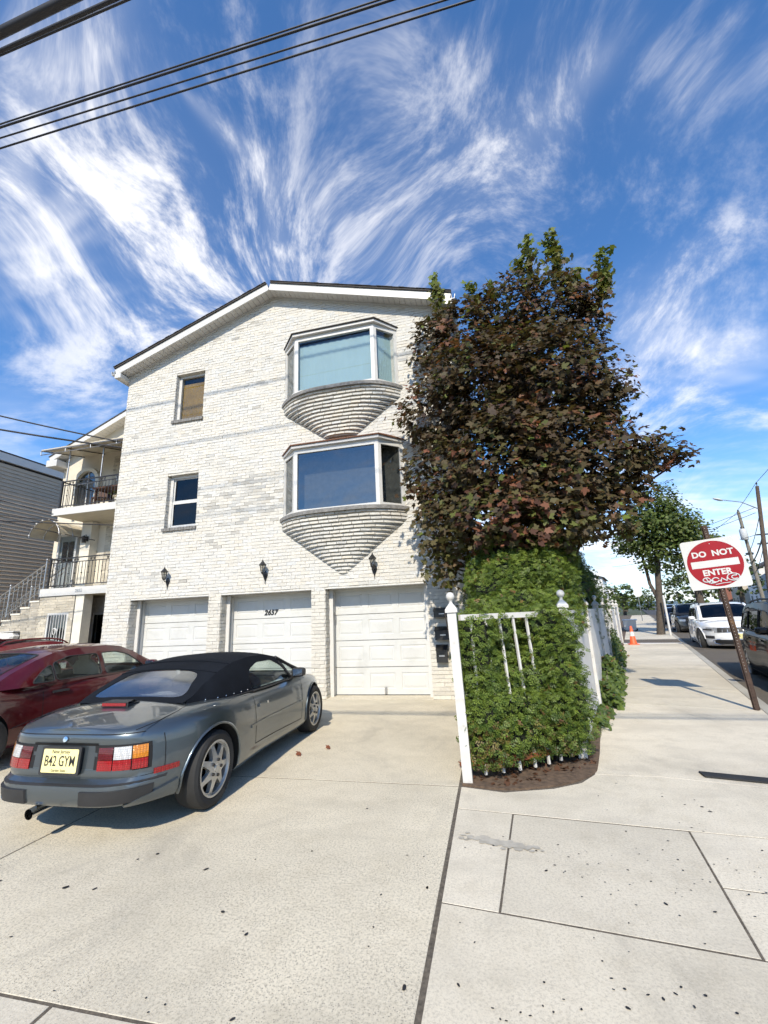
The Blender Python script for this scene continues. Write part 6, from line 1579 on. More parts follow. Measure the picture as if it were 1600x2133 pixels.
# ================================================================== white fence round the corner bed
M['fence_white'] = plain('fence_white', (0.56, 0.55, 0.52), 0.5, var=0.06, dirt=(0.33, 0.29, 0.22, 1), dirt_amt=0.65, dscale=5.0)
M['rust'] = plain('rust', (0.22, 0.065, 0.022), 0.9, var=0.55, scale=16, bump=0.5)
def finial_post(parent, x, y, h, w, name='post'):
    mb = MB(); a = w / 2
    mb.box(x - a, x + a, y - a, y + a, 0.0, h)
    b = a + 0.016
    mb.box(x - b, x + b, y - b, y + b, h + 0.001, h + 0.028)
    rows = [[(x + s * k, y + t * k, z) for s, t in ((-1, -1), (1, -1), (1, 1), (-1, 1))] for k, z in ((b, h + 0.029), (b * 0.72, h + 0.055), (0.018, h + 0.085))]
    mb.grid(rows, close=True)
    p = mb.build(name, M['fence_white'], parent)
    m2 = MB(); m2.lathe([(0.026, 0), (0.018, 0.015), (0.016, 0.035), (0.024, 0.045)], 12, Matrix.Translation((x, y, h + 0.075))); m2.sphere((x, y, h + 0.155), 0.043, 16, 10)
    m2.build('ball_finial', M['fence_white'], p, smooth=50)
    return p
def corner_fence():
    t = thing('picket_fence', 'white metal picket fence with ball-topped posts swallowed by the yew hedge', 'fence', (FP0.x, FP0.y, 0)); O = t.location
    d = (FP1 - FP0); L = d.length; d /= L; n = Vector((d.y, -d.x))
    # the near post leans a little
    p = finial_post(t, 0, 0, 1.50, 0.085); p.rotation_euler = (R(0.6), R(-1.2), 0)
    q = FP1 - FP0; finial_post(t, q.x, q.y, 1.50, 0.085)
    ang = math.atan2(d.y, d.x); A = Matrix.Rotation(ang, 4, 'Z')
    mb = MB(); mb.box(0.045, L - 0.05, -0.02, 0.02, 1.42, 1.475, mat=A); mb.build('top_rail', M['fence_white'], t)
    # bottom rail bows out, rusted
    mb = MB(); pts = [A @ Vector((0.05 + (L - 0.1) * k / 20, -0.10 * math.sin(math.pi * k / 20), 0.155)) for k in range(21)]
    rows = [[p_ + A.to_3x3() @ Vector((0, s, z)) for p_ in pts] for s, z in ((-0.02, -0.022), (0.02, -0.022), (0.02, 0.022), (-0.02, 0.022), (-0.02, -0.022))]
    mb.grid(rows); mb.build('bottom_rail', M['rust'], t)
    nb = 8
    for k in range(1, nb):
        u = L * k / nb; y = -0.10 * math.sin(math.pi * u / L); mb = MB(); b = 0.011
        vs = [A @ Vector((u + s * b, yy + r * b, z)) for z, yy in ((0.05, y), (0.16, y), (1.42, 0)) for s, r in ((-1, -1), (1, -1), (1, 1), (-1, 1))]
        mb.grid([vs[0:4], vs[4:8], vs[8:12]], close=True); mb.build('picket', M['fence_white'], t)
corner_fence()
def board_fence(label, a0, a1, n, h, board=0.095, gap=0.003, posts=(), name='board_fence', cap=True, z0=0.05, ph=None):
    x, y = street(a0, n); t = thing(name, label, 'fence', (x, y, 0), math.atan2(SD.y, SD.x), 'white fences along the side street'); L = a1 - a0
    k = 0; u = 0.05
    proto = None
    while u + board < L - 0.02:
        if not any(abs(u + board / 2 - (p - a0)) < 0.09 for p in posts):
            if proto is None:
                mb = MB(); mb.prism([(0.0, -0.008), (0.004, -0.011), (board - gap - 0.004, -0.011), (board - gap, -0.008), (board - gap, 0.009), (0, 0.009)], z0, h); proto = mb.mesh('board', M['fence_white'])
            o = obj('board', proto, t, (u, random.uniform(-0.002, 0.002), random.uniform(-0.006, 0.004)))
        u += board
    for z in (0.16, h + 0.0):
        mb = MB(); mb.box(0.0, L, -0.022, 0.022, z + 0.001 if z > 1 else z - 0.03, z + 0.04 if z > 1 else z + 0.03); mb.build('rail', M['fence_white'], t)
    for p in posts: finial_post(t, p - a0, 0, ph or (h + 0.10), 0.10)
    return t
board_fence('white board fence with ball-topped posts along the side street', -3.55, 3.15, -2.17, 1.43, posts=(-1.27, 0.89, 3.09))
# older open pickets farther on
def pickets(label, a0, a1, n, h, step, w, group='white fences along the side street'):
    x, y = street(a0, n); t = thing('picket_fence', label, 'fence', (x, y, 0), math.atan2(SD.y, SD.x), group); L = a1 - a0; u = 0.1
    while u < L:
        mb = MB(); hh = h + random.uniform(-0.05, 0.05); mb.box(u - w / 2, u + w / 2, -0.012, 0.012, 0.03, hh); mb.build('picket', M['fence_white'], t); u += step
    for z in (0.35, h - 0.28):
        mb = MB(); mb.box(0, L, 0.013, 0.05, z, z + 0.07); mb.build('rail', M['fence_white'], t)
pickets('old white fence of wide-spaced pickets with missing boards', 3.35, 6.4, -2.2, 1.30, 0.30, 0.12)
board_fence('far white board fence ending at a tall post beside the traffic cone', 6.6, 12.6, -2.22, 1.45, board=0.14, gap=0.006, posts=(6.7, 9.6, 12.5), ph=1.55)
# traffic cone by the far fence
def cone():
    t = thing('traffic_cone', 'orange traffic cone with a white collar by the far fence', 'traffic cone', (*street(11.6, -1.80), 0))
    M['cone_orange'] = plain('cone_orange', (0.75, 0.11, 0.03), 0.55, var=0.1)
    mb = MB(); mb.prism(round_poly([(-0.18, -0.18), (0.18, -0.18), (0.18, 0.18), (-0.18, 0.18)], 0.04, 3), 0.0, 0.03); mb.build('base', M['cone_orange'], t)
    mb = MB(); mb.lathe([(0.135, 0.031), (0.125, 0.05), (0.035, 0.70), (0.028, 0.71), (0.028, 0.66)], 20, cap=False); b = mb.build('cone_body', M['cone_orange'], t, smooth=40)
    mb = MB(); mb.lathe([(0.0905, 0.32), (0.0665, 0.49)], 20, cap=False); mb.build('collar', M['white_paint'], b, smooth=40)
cone()
# white plastic bin on the walk
def bin_box():
    t = thing('storage_bin', 'white slatted plastic bin on the far sidewalk', 'bin', (*street(22.5, -2.0), 0), HEAD)
    mb = MB(); rows = [[(x * k, y * k, z) for x, y in ((-0.55, -0.35), (0.55, -0.35), (0.55, 0.35), (-0.55, 0.35))] for k, z in ((0.88, 0.08), (1.0, 0.62))]
    mb.grid(rows, close=True); mb.add(rows[0], [(3, 2, 1, 0)]); mb.build('tub', M['white_paint'], t)
    for k in range(9): mb = MB(); x = -0.48 + 0.12 * k; mb.box(x - 0.02, x + 0.02, -0.365, -0.352, 0.12, 0.60); mb.build('slat', M['soffit'], t)
    mb = MB(); mb.box(-0.6, 0.6, -0.4, 0.4, 0.621, 0.68); mb.build('lid', M['white_paint'], t)
    for sx in (-0.42, 0.42): mb = MB(); mb.lathe([(0.08, -0.03), (0.08, 0.03)], 12, Matrix.Translation((sx, 0.3, 0.08)) @ Matrix.Rotation(R(90), 4, 'Y')); mb.build('wheel', M['rubber'], t)
bin_box()
# dry litter in the bed
M['dead_leaf'] = plain('dead_leaf', (0.20, 0.11, 0.05), 0.9, var=0.4)
tm = maple_template(); k = 90
Pl = np.array([[*(FP0.lerp(FP1, rng.uniform(0, 1)) + Vector((rng.uniform(-0.05, 0.15), rng.uniform(-0.28, 0.12)))), rng.uniform(0.015, 0.03)] for _ in range(k)])
Pl = Pl[(Pl[:, 1] > 4.27 + 0.35 * np.maximum(0, Pl[:, 0])) & (Pl[:, 0] > XJ + 0.05)]
lm = leaf_mesh('leaf_litter', tm, Pl, np.array([0, 0, 1.0]) + rng.normal(0, 0.4, (len(Pl), 3)), rng.uniform(0.025, 0.06, len(Pl)), np.tile([0.6, 0.0, 0.28], (len(Pl), 1)), M['maple_leaf'])
tag(obj('leaf_litter', lm), 'dry leaf litter on the soil under the hedge', kind='stuff')
for k, (x, y, s, lab) in enumerate(((-2.27, 4.95, 0.055, 'curled brown leaf on the driveway nearer the convertible'), (-2.02, 5.22, 0.05, 'curled brown leaf on the driveway nearer the garage'), (-0.43, 4.78, 0.06, 'brown leaf lying at the edge of the hedge bed'))):
    me = leaf_mesh('fallen_leaf', tm, np.array([[0, 0, 0.0]]), np.array([[0.5, -0.2, 0.8]]), np.array([s * 1.3]), np.array([[0.3, 0.0, 0.9]]), M['maple_leaf'], spin=np.array([[0.3, 1.0, 0]]))
    me.transform(Matrix.Translation((0, 0, 0.025)))
    tag(obj('fallen_leaf', me, None, (x, y, 0.004)), lab, 'leaf', 'fallen leaves on the driveway')
# ================================================================== the neighbour's house with balconies
M['stucco'] = plain('stucco', (0.62, 0.57, 0.47), 0.85, var=0.08, scale=2, bump=0.25)
M['canopy_sheet'] = plain('canopy_sheet', (0.56, 0.50, 0.38), 0.6, var=0.08)
M['tan_siding'] = plain('tan_siding', (0.60, 0.455, 0.31), 0.6, var=0.08, scale=1.2)
M['cream_stone'] = plain('cream_stone', (0.68, 0.64, 0.54), 0.8, var=0.08, bump=0.2)
NB = thing('balcony_house', 'cream house with iron balconies and an outside stair left of the brick house', 'house', (-11.5, 11.7, 0)); NO = NB.location
def nb(name, mb, mats, parent=None, **kw):
    mb.v = [(x - NO.x, y - NO.y, z - NO.z) for x, y, z in mb.v]; return mb.build(name, mats, parent or NB, **kw)
YN, NX0, NX1 = 11.75, -14.75, -8.62
mb = MB(); mb.box(NX0, NX1, YN, YN + 11, 0, 7.55); mb.add([(NX0, YN, 7.55), (NX1, YN, 7.55), (-11.65, YN, 8.95)], [(0, 1, 2)]); nb('wall', mb, M['stucco'])
# brick bands as real courses on the visible storeys
fieldn = MB()
def nbricks(x0, x1, z0, z1, y, holes=()):
    for c in range(math.ceil(z0 / 0.08), int(z1 / 0.08)):
        iv = [(x0, x1)]
        for h in holes:
            if (c + 1) * 0.08 > h[2] and c * 0.08 < h[3]: iv = subtract(iv, h[0], h[1])
        for a, b, q0, q1 in bricks_in(iv, c, 0.21, 0.010, 0.08):
            t = random.gauss(1, 0.12); fieldn.add([(u, v + y, z) for u, v, z in brick_verts(a, b, q0, q1, random.uniform(0.006, 0.014), 0.004)], BRICK_F, 0, (t, t, t * 0.96))
nbricks(-12.55, NX1, 2.75, 4.95, YN, [(-11.55, -10.65, 2.7, 4.75)]); nbricks(-12.55, NX1, 5.3, 7.5, YN, [(-11.75, -10.85, 5.2, 7.25)])
nbricks(-11.6, NX1, 0.0, 2.35, 11.3); nbricks(-13.42, -12.10, 0.0, 2.48, 10.52, [(-13.07, -12.27, 0.90, 2.0)])
mb = MB(); mb.box(-11.6, NX1, 11.302, YN - 0.002, 0, 2.36); mb.box(-12.62, -11.6, 11.402, YN - 0.002, 2.0, 2.49)
for q in ((-13.42, -13.07, 0, 2.49), (-12.27, -12.10, 0, 2.49), (-13.07, -12.27, 0, 0.90), (-13.07, -12.27, 2.0, 2.49)): mb.box(q[0], q[1], 10.522, 10.70, q[2], q[3])
mb.box(-13.42, -12.72, 10.701, YN - 0.002, 0, 0.3); mb.box(-12.10, -12.06, 10.56, 11.4, 0, 0.02)
nb('ground_storey', mb, M['mortar'])
# stair flank, stepping up to the landing
SX0, SZ0, RUN, RISE, NST = -13.42, 2.58, 0.345, 0.178, 13
sb_ = MB()
for k in range(NST):
    x1 = SX0 - RUN * k; x0 = x1 - RUN; zt = SZ0 - RISE * (k + 1)
    sb_.box(x0, x1, 10.52, 11.30, 0, zt - 0.05)
    for c in range(0, int(zt / 0.08)):
        for a, b, q0, q1 in bricks_in([(x0, x1)], c, 0.21, 0.010, 0.08):
            t = random.gauss(0.82, 0.12); fieldn.add([(u, v + 10.52, z) for u, v, z in brick_verts(a, b, q0, min(q1, zt - 0.05), random.uniform(0.006, 0.016), 0.004)], BRICK_F, 0, (t, t, t * 0.98))
nb('stair_flank', sb_, M['mortar'])
tag(nb('brick_field', fieldn, M['neighbour_brick']), kind='stuff')
for k in range(NST):
    x1 = SX0 - RUN * k; zt = SZ0 - RISE * (k + 1); mb = MB(); mb.box(x1 - RUN - 0.03, x1, 10.49, 11.30, zt - 0.049, zt); nb('stair_tread', mb, M['cream_stone'])
    mb = MB(); mb.box(x1 - 0.02, x1, 10.53, 11.29, zt + 0.001, zt + RISE - 0.05); nb('stair_riser', mb, M['white_trim'])
# balcony slabs with pale fascias
def balcony(z, x0, number=None):
    mb = MB(); mb.box(x0, NX1, 10.50, YN - 0.002, z - 0.20, z); mb.box(x0 - 0.03, NX1, 10.47, 10.499, z - 0.215, z + 0.015); s = nb('balcony_slab', mb, M['white_trim'])
    mb = MB(); mb.box(x0 + 0.05, NX1, 10.52, YN - 0.01, z - 0.215, z - 0.201); nb('balcony_soffit', mb, M['canopy_sheet'], s)
    if number: text_mesh('house_number', number, 0.13, M['steel'], s, Matrix.Translation((x0 + 1.45 - NO.x, 10.466 - NO.y, z - 0.10)) @ Matrix.Rotation(R(90), 4, 'X'), extrude=0.003)
    # iron railing, every bar a bar
    y = 10.56; zt = z + 0.95; mb = MB()
    mb.box(x0 + 0.12, NX1, y - 0.022, y + 0.022, zt - 0.03, zt); mb.box(x0 + 0.12, NX1, y - 0.012, y + 0.012, zt - 0.16, zt - 0.135); mb.box(x0 + 0.12, NX1, y - 0.014, y + 0.014, z + 0.09, z + 0.115)
    for px in (x0 + 0.14, x0 + 2.45): mb.box(px - 0.025, px + 0.025, y - 0.0255, y + 0.0255, z, zt + 0.02)
    mb.box(x0 + 0.10, x0 + 0.14, y + 0.03, YN, zt - 0.03, zt); mb.box(x0 + 0.11, x0 + 0.13, y + 0.03, YN, z + 0.09, z + 0.115)
    rail = nb('balcony_railing', mb, M['iron_rail'])
    u = x0 + 0.24; k = 0
    while u < NX1 - 0.05:
        mb = MB(); mb.tube([(u, y, z + 0.10), (u, y, zt - 0.14)], 0.009, 6)
        if k % 2: mb.sphere((u, y, z + 0.45), 0.022, 8, 6); mb.sphere((u, y, z + 0.62), 0.018, 8, 6)
        nb('baluster', mb, M['iron_rail'], rail, smooth=60); u += 0.125; k += 1
    for u in np.arange(x0 + 0.5, NX1 - 0.4, 0.62):
        mb = MB()
        for s in (-1, 1):
            mb.tube([(u + s * (0.02 + 0.05 * t), y, zt - 0.085 + 0.045 * math.sin(t * 9)) for t in np.linspace(0, 1.6, 14)], 0.006, 5)
        nb('scroll', mb, M['iron_rail'], rail, smooth=60)
    u = YN - 0.1
    while u > y + 0.1:
        mb = MB(); mb.tube([(x0 + 0.12, u, z + 0.10), (x0 + 0.12, u, zt - 0.02)], 0.009, 6); nb('baluster', mb, M['iron_rail'], rail, smooth=60); u -= 0.14
balcony(2.72, -13.40, '2655'); balcony(5.27, -13.38)
# piers
for x0, x1, y0, y1, z0, z1 in ((-12.08, -11.78, 10.53, 10.83, 0.0, 2.5), (-13.25, -12.85, 11.45, 11.74, 2.73, 5.04)):
    mb = MB(); mb.box(x0, x1, y0, y1, z0, z1); nb('pier', mb, M['cream_stone'])
# windows and doors of the neighbour
def nwin(name, x0, x1, z0, z1, y, door=False, pane='pane_dark'):
    mb = MB(); w = 0.07
    mb.box(x0, x0 + w, y - 0.06, y + 0.05, z0, z1); mb.box(x1 - w, x1, y - 0.06, y + 0.05, z0, z1); mb.box(x0 + w, x1 - w, y - 0.06, y + 0.05, z1 - w, z1)
    if not door: mb.box(x0 + w, x1 - w, y - 0.06, y + 0.05, z0, z0 + w)
    o = nb(name, mb, M['white_trim']); m2 = MB(); m2.box(x0 + w, x1 - w, y - 0.012, y - 0.002, z0 + (0 if door else w), z1 - w); nb('pane', m2, M[pane], o); return o
w1 = nwin('window', -13.07, -12.27, 0.90, 2.0, 10.58)
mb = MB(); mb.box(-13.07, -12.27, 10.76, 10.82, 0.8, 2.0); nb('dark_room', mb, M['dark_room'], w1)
for k in range(7): mb = MB(); x = -12.97 + 0.60 * k / 6; mb.tube([(x, 10.49, 0.94), (x, 10.49, 1.96)], 0.011, 6); nb('grille_bar', mb, M['white_paint'], w1)
for s in (-1, 1):
    mb = MB(); mb.tube([(-12.67 + s * r * math.cos(a), 10.475, 1.42 + r * math.sin(a) * 1.6) for r, a in zip(np.linspace(0.03, 0.13, 18), np.linspace(-1.2, 4.6, 18))], 0.012, 6); nb('grille_scroll', mb, M['white_paint'], w1, smooth=60)
d1 = nwin('door', -12.62, -11.62, 0.0, 1.99, 11.46, True)
mb = MB(); mb.box(-12.55, -12.27, 11.36, 11.40, 0.0, 1.95); nb('door_leaf', mb, M['white_paint'], d1); mb = MB(); mb.sphere((-12.31, 11.34, 1.0), 0.03, 10, 6); nb('door_knob', mb, M['black_metal'], d1, smooth=60)
d2 = nwin('door', -14.42, -13.60, 2.74, 4.72, YN - 0.06, True, 'pane_clear')
mb = MB(); mb.box(-14.36, -13.66, YN - 0.055, YN - 0.03, 2.74, 4.66); nb('door_leaf', mb, M['soffit'], d2)
mb = MB()
for (x0, x1, z0, z1) in ((-14.25, -14.03, 3.75, 4.45), (-13.99, -13.77, 3.75, 4.45)): mb.box(x0, x1, YN - 0.075, YN - 0.065, z0, z1)
nb('door_glass', mb, M['pane_dark'], d2)
nwin('door', -11.5, -10.7, 2.74, 4.70, YN - 0.03, True); nwin('door', -11.7, -10.9, 5.29, 7.2, YN - 0.03, True)
# arched window on the top floor
mb = MB(); m2 = MB(); ax, az, r = -13.55, 6.55, 0.42
arc = [(ax + r * math.cos(a), az + r * math.sin(a)) for a in np.linspace(0, math.pi, 17)]
outer = [(ax + (r + 0.13) * math.cos(a), az + (r + 0.13) * math.sin(a)) for a in np.linspace(0, math.pi, 17)]
full_i = [(ax + r, 5.3)] + arc + [(ax - r, 5.3)]; full_o = [(ax + r + 0.13, 5.3)] + outer + [(ax - r - 0.13, 5.3)]
mb.grid([[(x, YN - 0.10, z) for x, z in full_i], [(x, YN - 0.14, z) for x, z in full_i], [(x, YN - 0.14, z) for x, z in full_o], [(x, YN, z) for x, z in full_o]])
mb.grid([[(x, YN - 0.12, z) for x, z in full_i], [(x, YN - 0.01, z) for x, z in full_i]])
aw = nb('arched_window', mb, M['cream_stone']); m2.add([(x, YN - 0.03, z) for x, z in full_i], [tuple(range(len(full_i)))]); nb('pane', m2, M['pane_dark'], aw)
mb = MB(); mb.box(ax - 0.02, ax + 0.02, YN - 0.05, YN - 0.032, 5.3, az + r - 0.01); mb.box(ax - r, ax + r, YN - 0.05, YN - 0.0325, az - 0.02, az + 0.02); nb('glazing_bar', mb, M['white_trim'], aw)
# gable roof with white rake
for (xa, za, xb_, zb_) in ((NX0 - 0.25, 7.45, -11.65, 8.88), (-11.65, 8.88, NX1 + 0.0, 7.50)):
    mb = MB(); slope_box(mb, xa, za, xb_, zb_, YN - 0.40, YN + 11, 0.15, 0.19); ro = nb('roof', mb, M['asphalt_shingle'])
    mb = MB(); slope_box(mb, xa, za, xb_, zb_, YN - 0.38, YN - 0.35, -0.03, 0.149); nb('fascia', mb, M['white_trim'], ro)
    n = 26
    for k in range(n):
        mb = MB(); slope_box(mb, xa + (xb_ - xa) * (k + 0.03) / n, za + (zb_ - za) * (k + 0.03) / n, xa + (xb_ - xa) * (k + 0.97) / n, za + (zb_ - za) * (k + 0.97) / n, YN - 0.349, YN, 0.0, 0.01); nb('soffit_slat', mb, M['soffit'], ro)
mb = MB(); mb.box(NX0 - 0.35, NX0 + 0.12, YN - 0.42, YN + 0.3, 7.22, 7.46); nb('eave_return', mb, M['white_trim'])
# flat canopy over the top balcony
can = MB(); zc0, zc1 = 7.28, 7.62
can.add([(-13.95, 10.25, zc0), (NX1, 10.25, zc0), (NX1, YN, zc1), (-13.95, YN, zc1), (-13.95, 10.25, zc0 + 0.03), (NX1, 10.25, zc0 + 0.03), (NX1, YN, zc1 + 0.03), (-13.95, YN, zc1 + 0.03)], [(3, 2, 1, 0), (4, 5, 6, 7), (0, 1, 5, 4), (2, 3, 7, 6), (3, 0, 4, 7)])
cano = nb('canopy', can, M['canopy_sheet'])
for x in np.arange(-13.9, NX1, 0.9): mb = MB(); mb.tube([(x, 10.25, zc0 - 0.03), (x, YN, zc1 - 0.03)], 0.016, 6); nb('canopy_rib', mb, M['iron_rail'], cano)
mb = MB(); mb.tube([(-13.95, 10.25, zc0 - 0.03), (NX1, 10.25, zc0 - 0.03)], 0.022, 6); mb.tube([(-13.95, 10.25, zc0 - 0.16), (NX1, 10.25, zc0 - 0.16)], 0.014, 6); nb('canopy_edge', mb, M['steel'], cano)
for k in range(6): mb = MB(); mb.tube([(-13.95 + 1.0 * k, 10.25, zc0 - 0.16), (-13.95 + 1.0 * k, 10.25, zc0 - 0.03)], 0.012, 6); nb('canopy_strut', mb, M['steel'], cano)
for x in (-13.1, -11.75): mb = MB(); mb.tube([(x, 10.56, 6.22), (x, 10.56, zc0 + 0.05)], 0.02, 8); nb('canopy_post', mb, M['steel'], cano)
# arched awning over the stair-head door
mb = MB(); rows = []; AX, AZ, AR = -13.92, 4.50, 0.62
for y in np.linspace(10.72, YN - 0.02, 8): rows.append([(AX + AR * math.cos(a), y, AZ + AR * 0.85 * math.sin(a)) for a in np.linspace(0.0, math.pi, 17)])
mb.grid(rows); aw = nb('awning', mb, M['canopy_sheet'], smooth=60)
for y in (10.72, 11.2, 11.68): mb = MB(); mb.tube([(AX + AR * math.cos(a), y, AZ + AR * 0.85 * math.sin(a) - 0.01) for a in np.linspace(0.0, math.pi, 17)], 0.018, 6); nb('awning_hoop', mb, M['steel'], aw, smooth=60)
for k, a in enumerate(np.linspace(0.1, math.pi - 0.1, 8)): mb = MB(); mb.sphere((AX + AR * math.cos(a), 10.71, AZ + AR * 0.85 * math.sin(a)), 0.028, 8, 6); nb('awning_bulb', mb, M['white_paint'], aw, smooth=60)
# stair handrails
for y, zoff in ((10.56, 0.0), (11.22, 0.0)):
    mb = MB(); xs_ = SX0 - RUN * (NST - 1); L0 = (SX0, y, SZ0 + 0.95); L1 = (xs_, y, SZ0 - RISE * (NST - 1) + 0.80)
    mb.tube([L0, L1], 0.025, 8); mb.tube([(L0[0], y, L0[2] - 0.16), (L1[0], y, L1[2] - 0.16)], 0.013, 6); mb.tube([(L0[0], y, L0[2] - 0.78), (L1[0], y, L1[2] - 0.78)], 0.015, 6)
    hr = nb('stair_railing', mb, M['steel'])
    for k in range(NST * 2):
        f = k / (NST * 2 - 1); x = L0[0] + (L1[0] - L0[0]) * f; z = L0[2] + (L1[2] - L0[2]) * f; mb = MB()
        big = k % 8 == 0; mb.tube([(x, y, z - 0.85), (x, y, z + (0.10 if big else -0.02))], 0.024 if big else 0.009, 6)
        if big: mb.sphere((x, y, z + 0.13), 0.035, 10, 6)
        nb('stair_baluster', mb, M['steel'], hr, smooth=60)
# lamps, table and chairs on the top balcony
def small_lantern(x, y, z, label, mat):
    t = thing('wall_lantern', label, 'wall lamp', (x, y, z))
    mb = MB(); mb.box(-0.03, 0.03, -0.02, 0.0, 0.05, 0.22); mb.build('back_plate', mat, t)
    mb = MB(); mb.tube([(0, -0.01, 0.18), (0, -0.08, 0.26), (0, -0.13, 0.22)], 0.01, 6); mb.build('arm', mat, t, smooth=60)
    mb = MB(); mb.lathe([(0.06, -0.02), (0.085, 0.16), (0.10, 0.17), (0.03, 0.22)], 6, Matrix.Translation((0, -0.13, 0))); mb.build('cage', mat, t)
small_lantern(-12.15, YN - 0.01, 6.45, 'pale boxy lantern on the top balcony wall', M['white_trim'])
small_lantern(-12.95, 11.44, 4.30, 'dark lantern hanging on the pier over the lower balcony', M['black_metal'])
M['dark_wood'] = plain('dark_wood', (0.075, 0.035, 0.022), 0.6, var=0.3)
t = thing('balcony_table', 'dark wooden table on the top balcony', 'table', (-11.6, 11.15, 5.27))
mb = MB(); mb.box(-0.7, 0.7, -0.35, 0.35, 0.66, 0.71); mb.build('tabletop', M['dark_wood'], t)
for sx in (-0.6, 0.6):
    for sy in (-0.28, 0.28): mb = MB(); mb.box(sx - 0.03, sx + 0.03, sy - 0.03, sy + 0.03, 0, 0.659); mb.build('leg', M['dark_wood'], t)
for x, lab in ((-12.3, 'dark balcony chair left of the table'), (-10.7, 'dark balcony chair right of the table by the door')):
    t = thing('balcony_chair', lab, 'chair', (x, 11.2, 5.27), 0.3, 'chairs on the top balcony')
    mb = MB(); mb.box(-0.22, 0.22, -0.22, 0.22, 0.40, 0.44); mb.build('seat', M['dark_wood'], t); mb = MB(); mb.box(-0.22, 0.22, 0.19, 0.22, 0.441, 0.9); mb.build('backrest', M['dark_wood'], t)
    for sx in (-0.19, 0.19):
        for sy in (-0.19, 0.19): mb = MB(); mb.box(sx - 0.02, sx + 0.02, sy - 0.02, sy + 0.02, 0, 0.399); mb.build('leg', M['dark_wood'], t)
t = thing('potted_plant', 'small potted plant beside the balcony table', 'plant', (-11.15, 10.78, 5.27))
mb = MB(); mb.lathe([(0.10, 0), (0.14, 0.22), (0.12, 0.20)], 14); mb.build('pot', M['cream_stone'], t, smooth=40)
k = 90; Pp = rng.normal(0, 0.09, (k, 3)) + [0, 0, 0.36]; obj('foliage', leaf_mesh('foliage', oval_template(), Pp, rng.normal(0, 0.6, (k, 3)) + [0, -0.3, 0.6], rng.uniform(0.05, 0.09, k), np.tile([0.6, 0.4, 0.0], (k, 1)), M['ivy_leaf']), t)
# white wall lamp box by the stair foot
t = thing('flood_light', 'white rounded light box on the stair wall above the parked cars', 'wall lamp', (-14.34, 10.50, 1.25))
mb = MB(); rows = [[(x * k, -0.02 - d, 0.12 + z * k) for x, z in ((-0.30, -0.12), (0.30, -0.12), (0.36, 0.0), (0.28, 0.10), (-0.22, 0.12), (-0.32, 0.06))] for k, d in ((1.0, 0.0), (1.0, 0.16), (0.8, 0.22))]
mb.grid(rows, close=True); mb.add(rows[-1], [tuple(range(6))]); mb.build('housing', M['white_paint'], t, smooth=40)
mb = MB(); mb.box(-0.32, 0.34, -0.20, -0.018, 0.245, 0.27); mb.build('hood', M['white_trim'], t)
# the tan sided house at the far left
t = thing('sided_house', 'tan house with horizontal vinyl siding at the left edge', 'house', (-18.8, 12, 0)); SO = t.location
mb = MB(); mb.box(-29, -18.82, 7.0, 26, 0, 8.45); mb.v = [(x - SO.x, y - SO.y, z) for x, y, z in mb.v]; mb.build('wall', M['bark_dark'], t)
course_h = 0.155; proto = MB(); proto.add([(0.012, -5.0, 0), (0.030, -5.0, 0.0), (0.004, -5.0, course_h), (0.0, -5.0, course_h), (0.012, 14, 0), (0.030, 14, 0.0), (0.004, 14, course_h), (0.0, 14, course_h)], [(0, 1, 2, 3), (7, 6, 5, 4), (1, 5, 6, 2), (0, 4, 5, 1), (2, 6, 7, 3)])
pm_ = proto.mesh('siding_board', M['tan_siding'])
for k in range(int(8.3 / course_h)): obj('siding_board', pm_, t, (-0.015, 0, k * course_h))
mb = MB(); mb.box(-0.3, 0.09, -5.02, 14.02, 8.30, 8.62); mb.build('roof_fascia', M['white_trim'], t)
mb = MB(); mb.box(-10.2, 0.06, -5, 14, 8.621, 8.70); mb.build('roof', M['asphalt_shingle'], t)
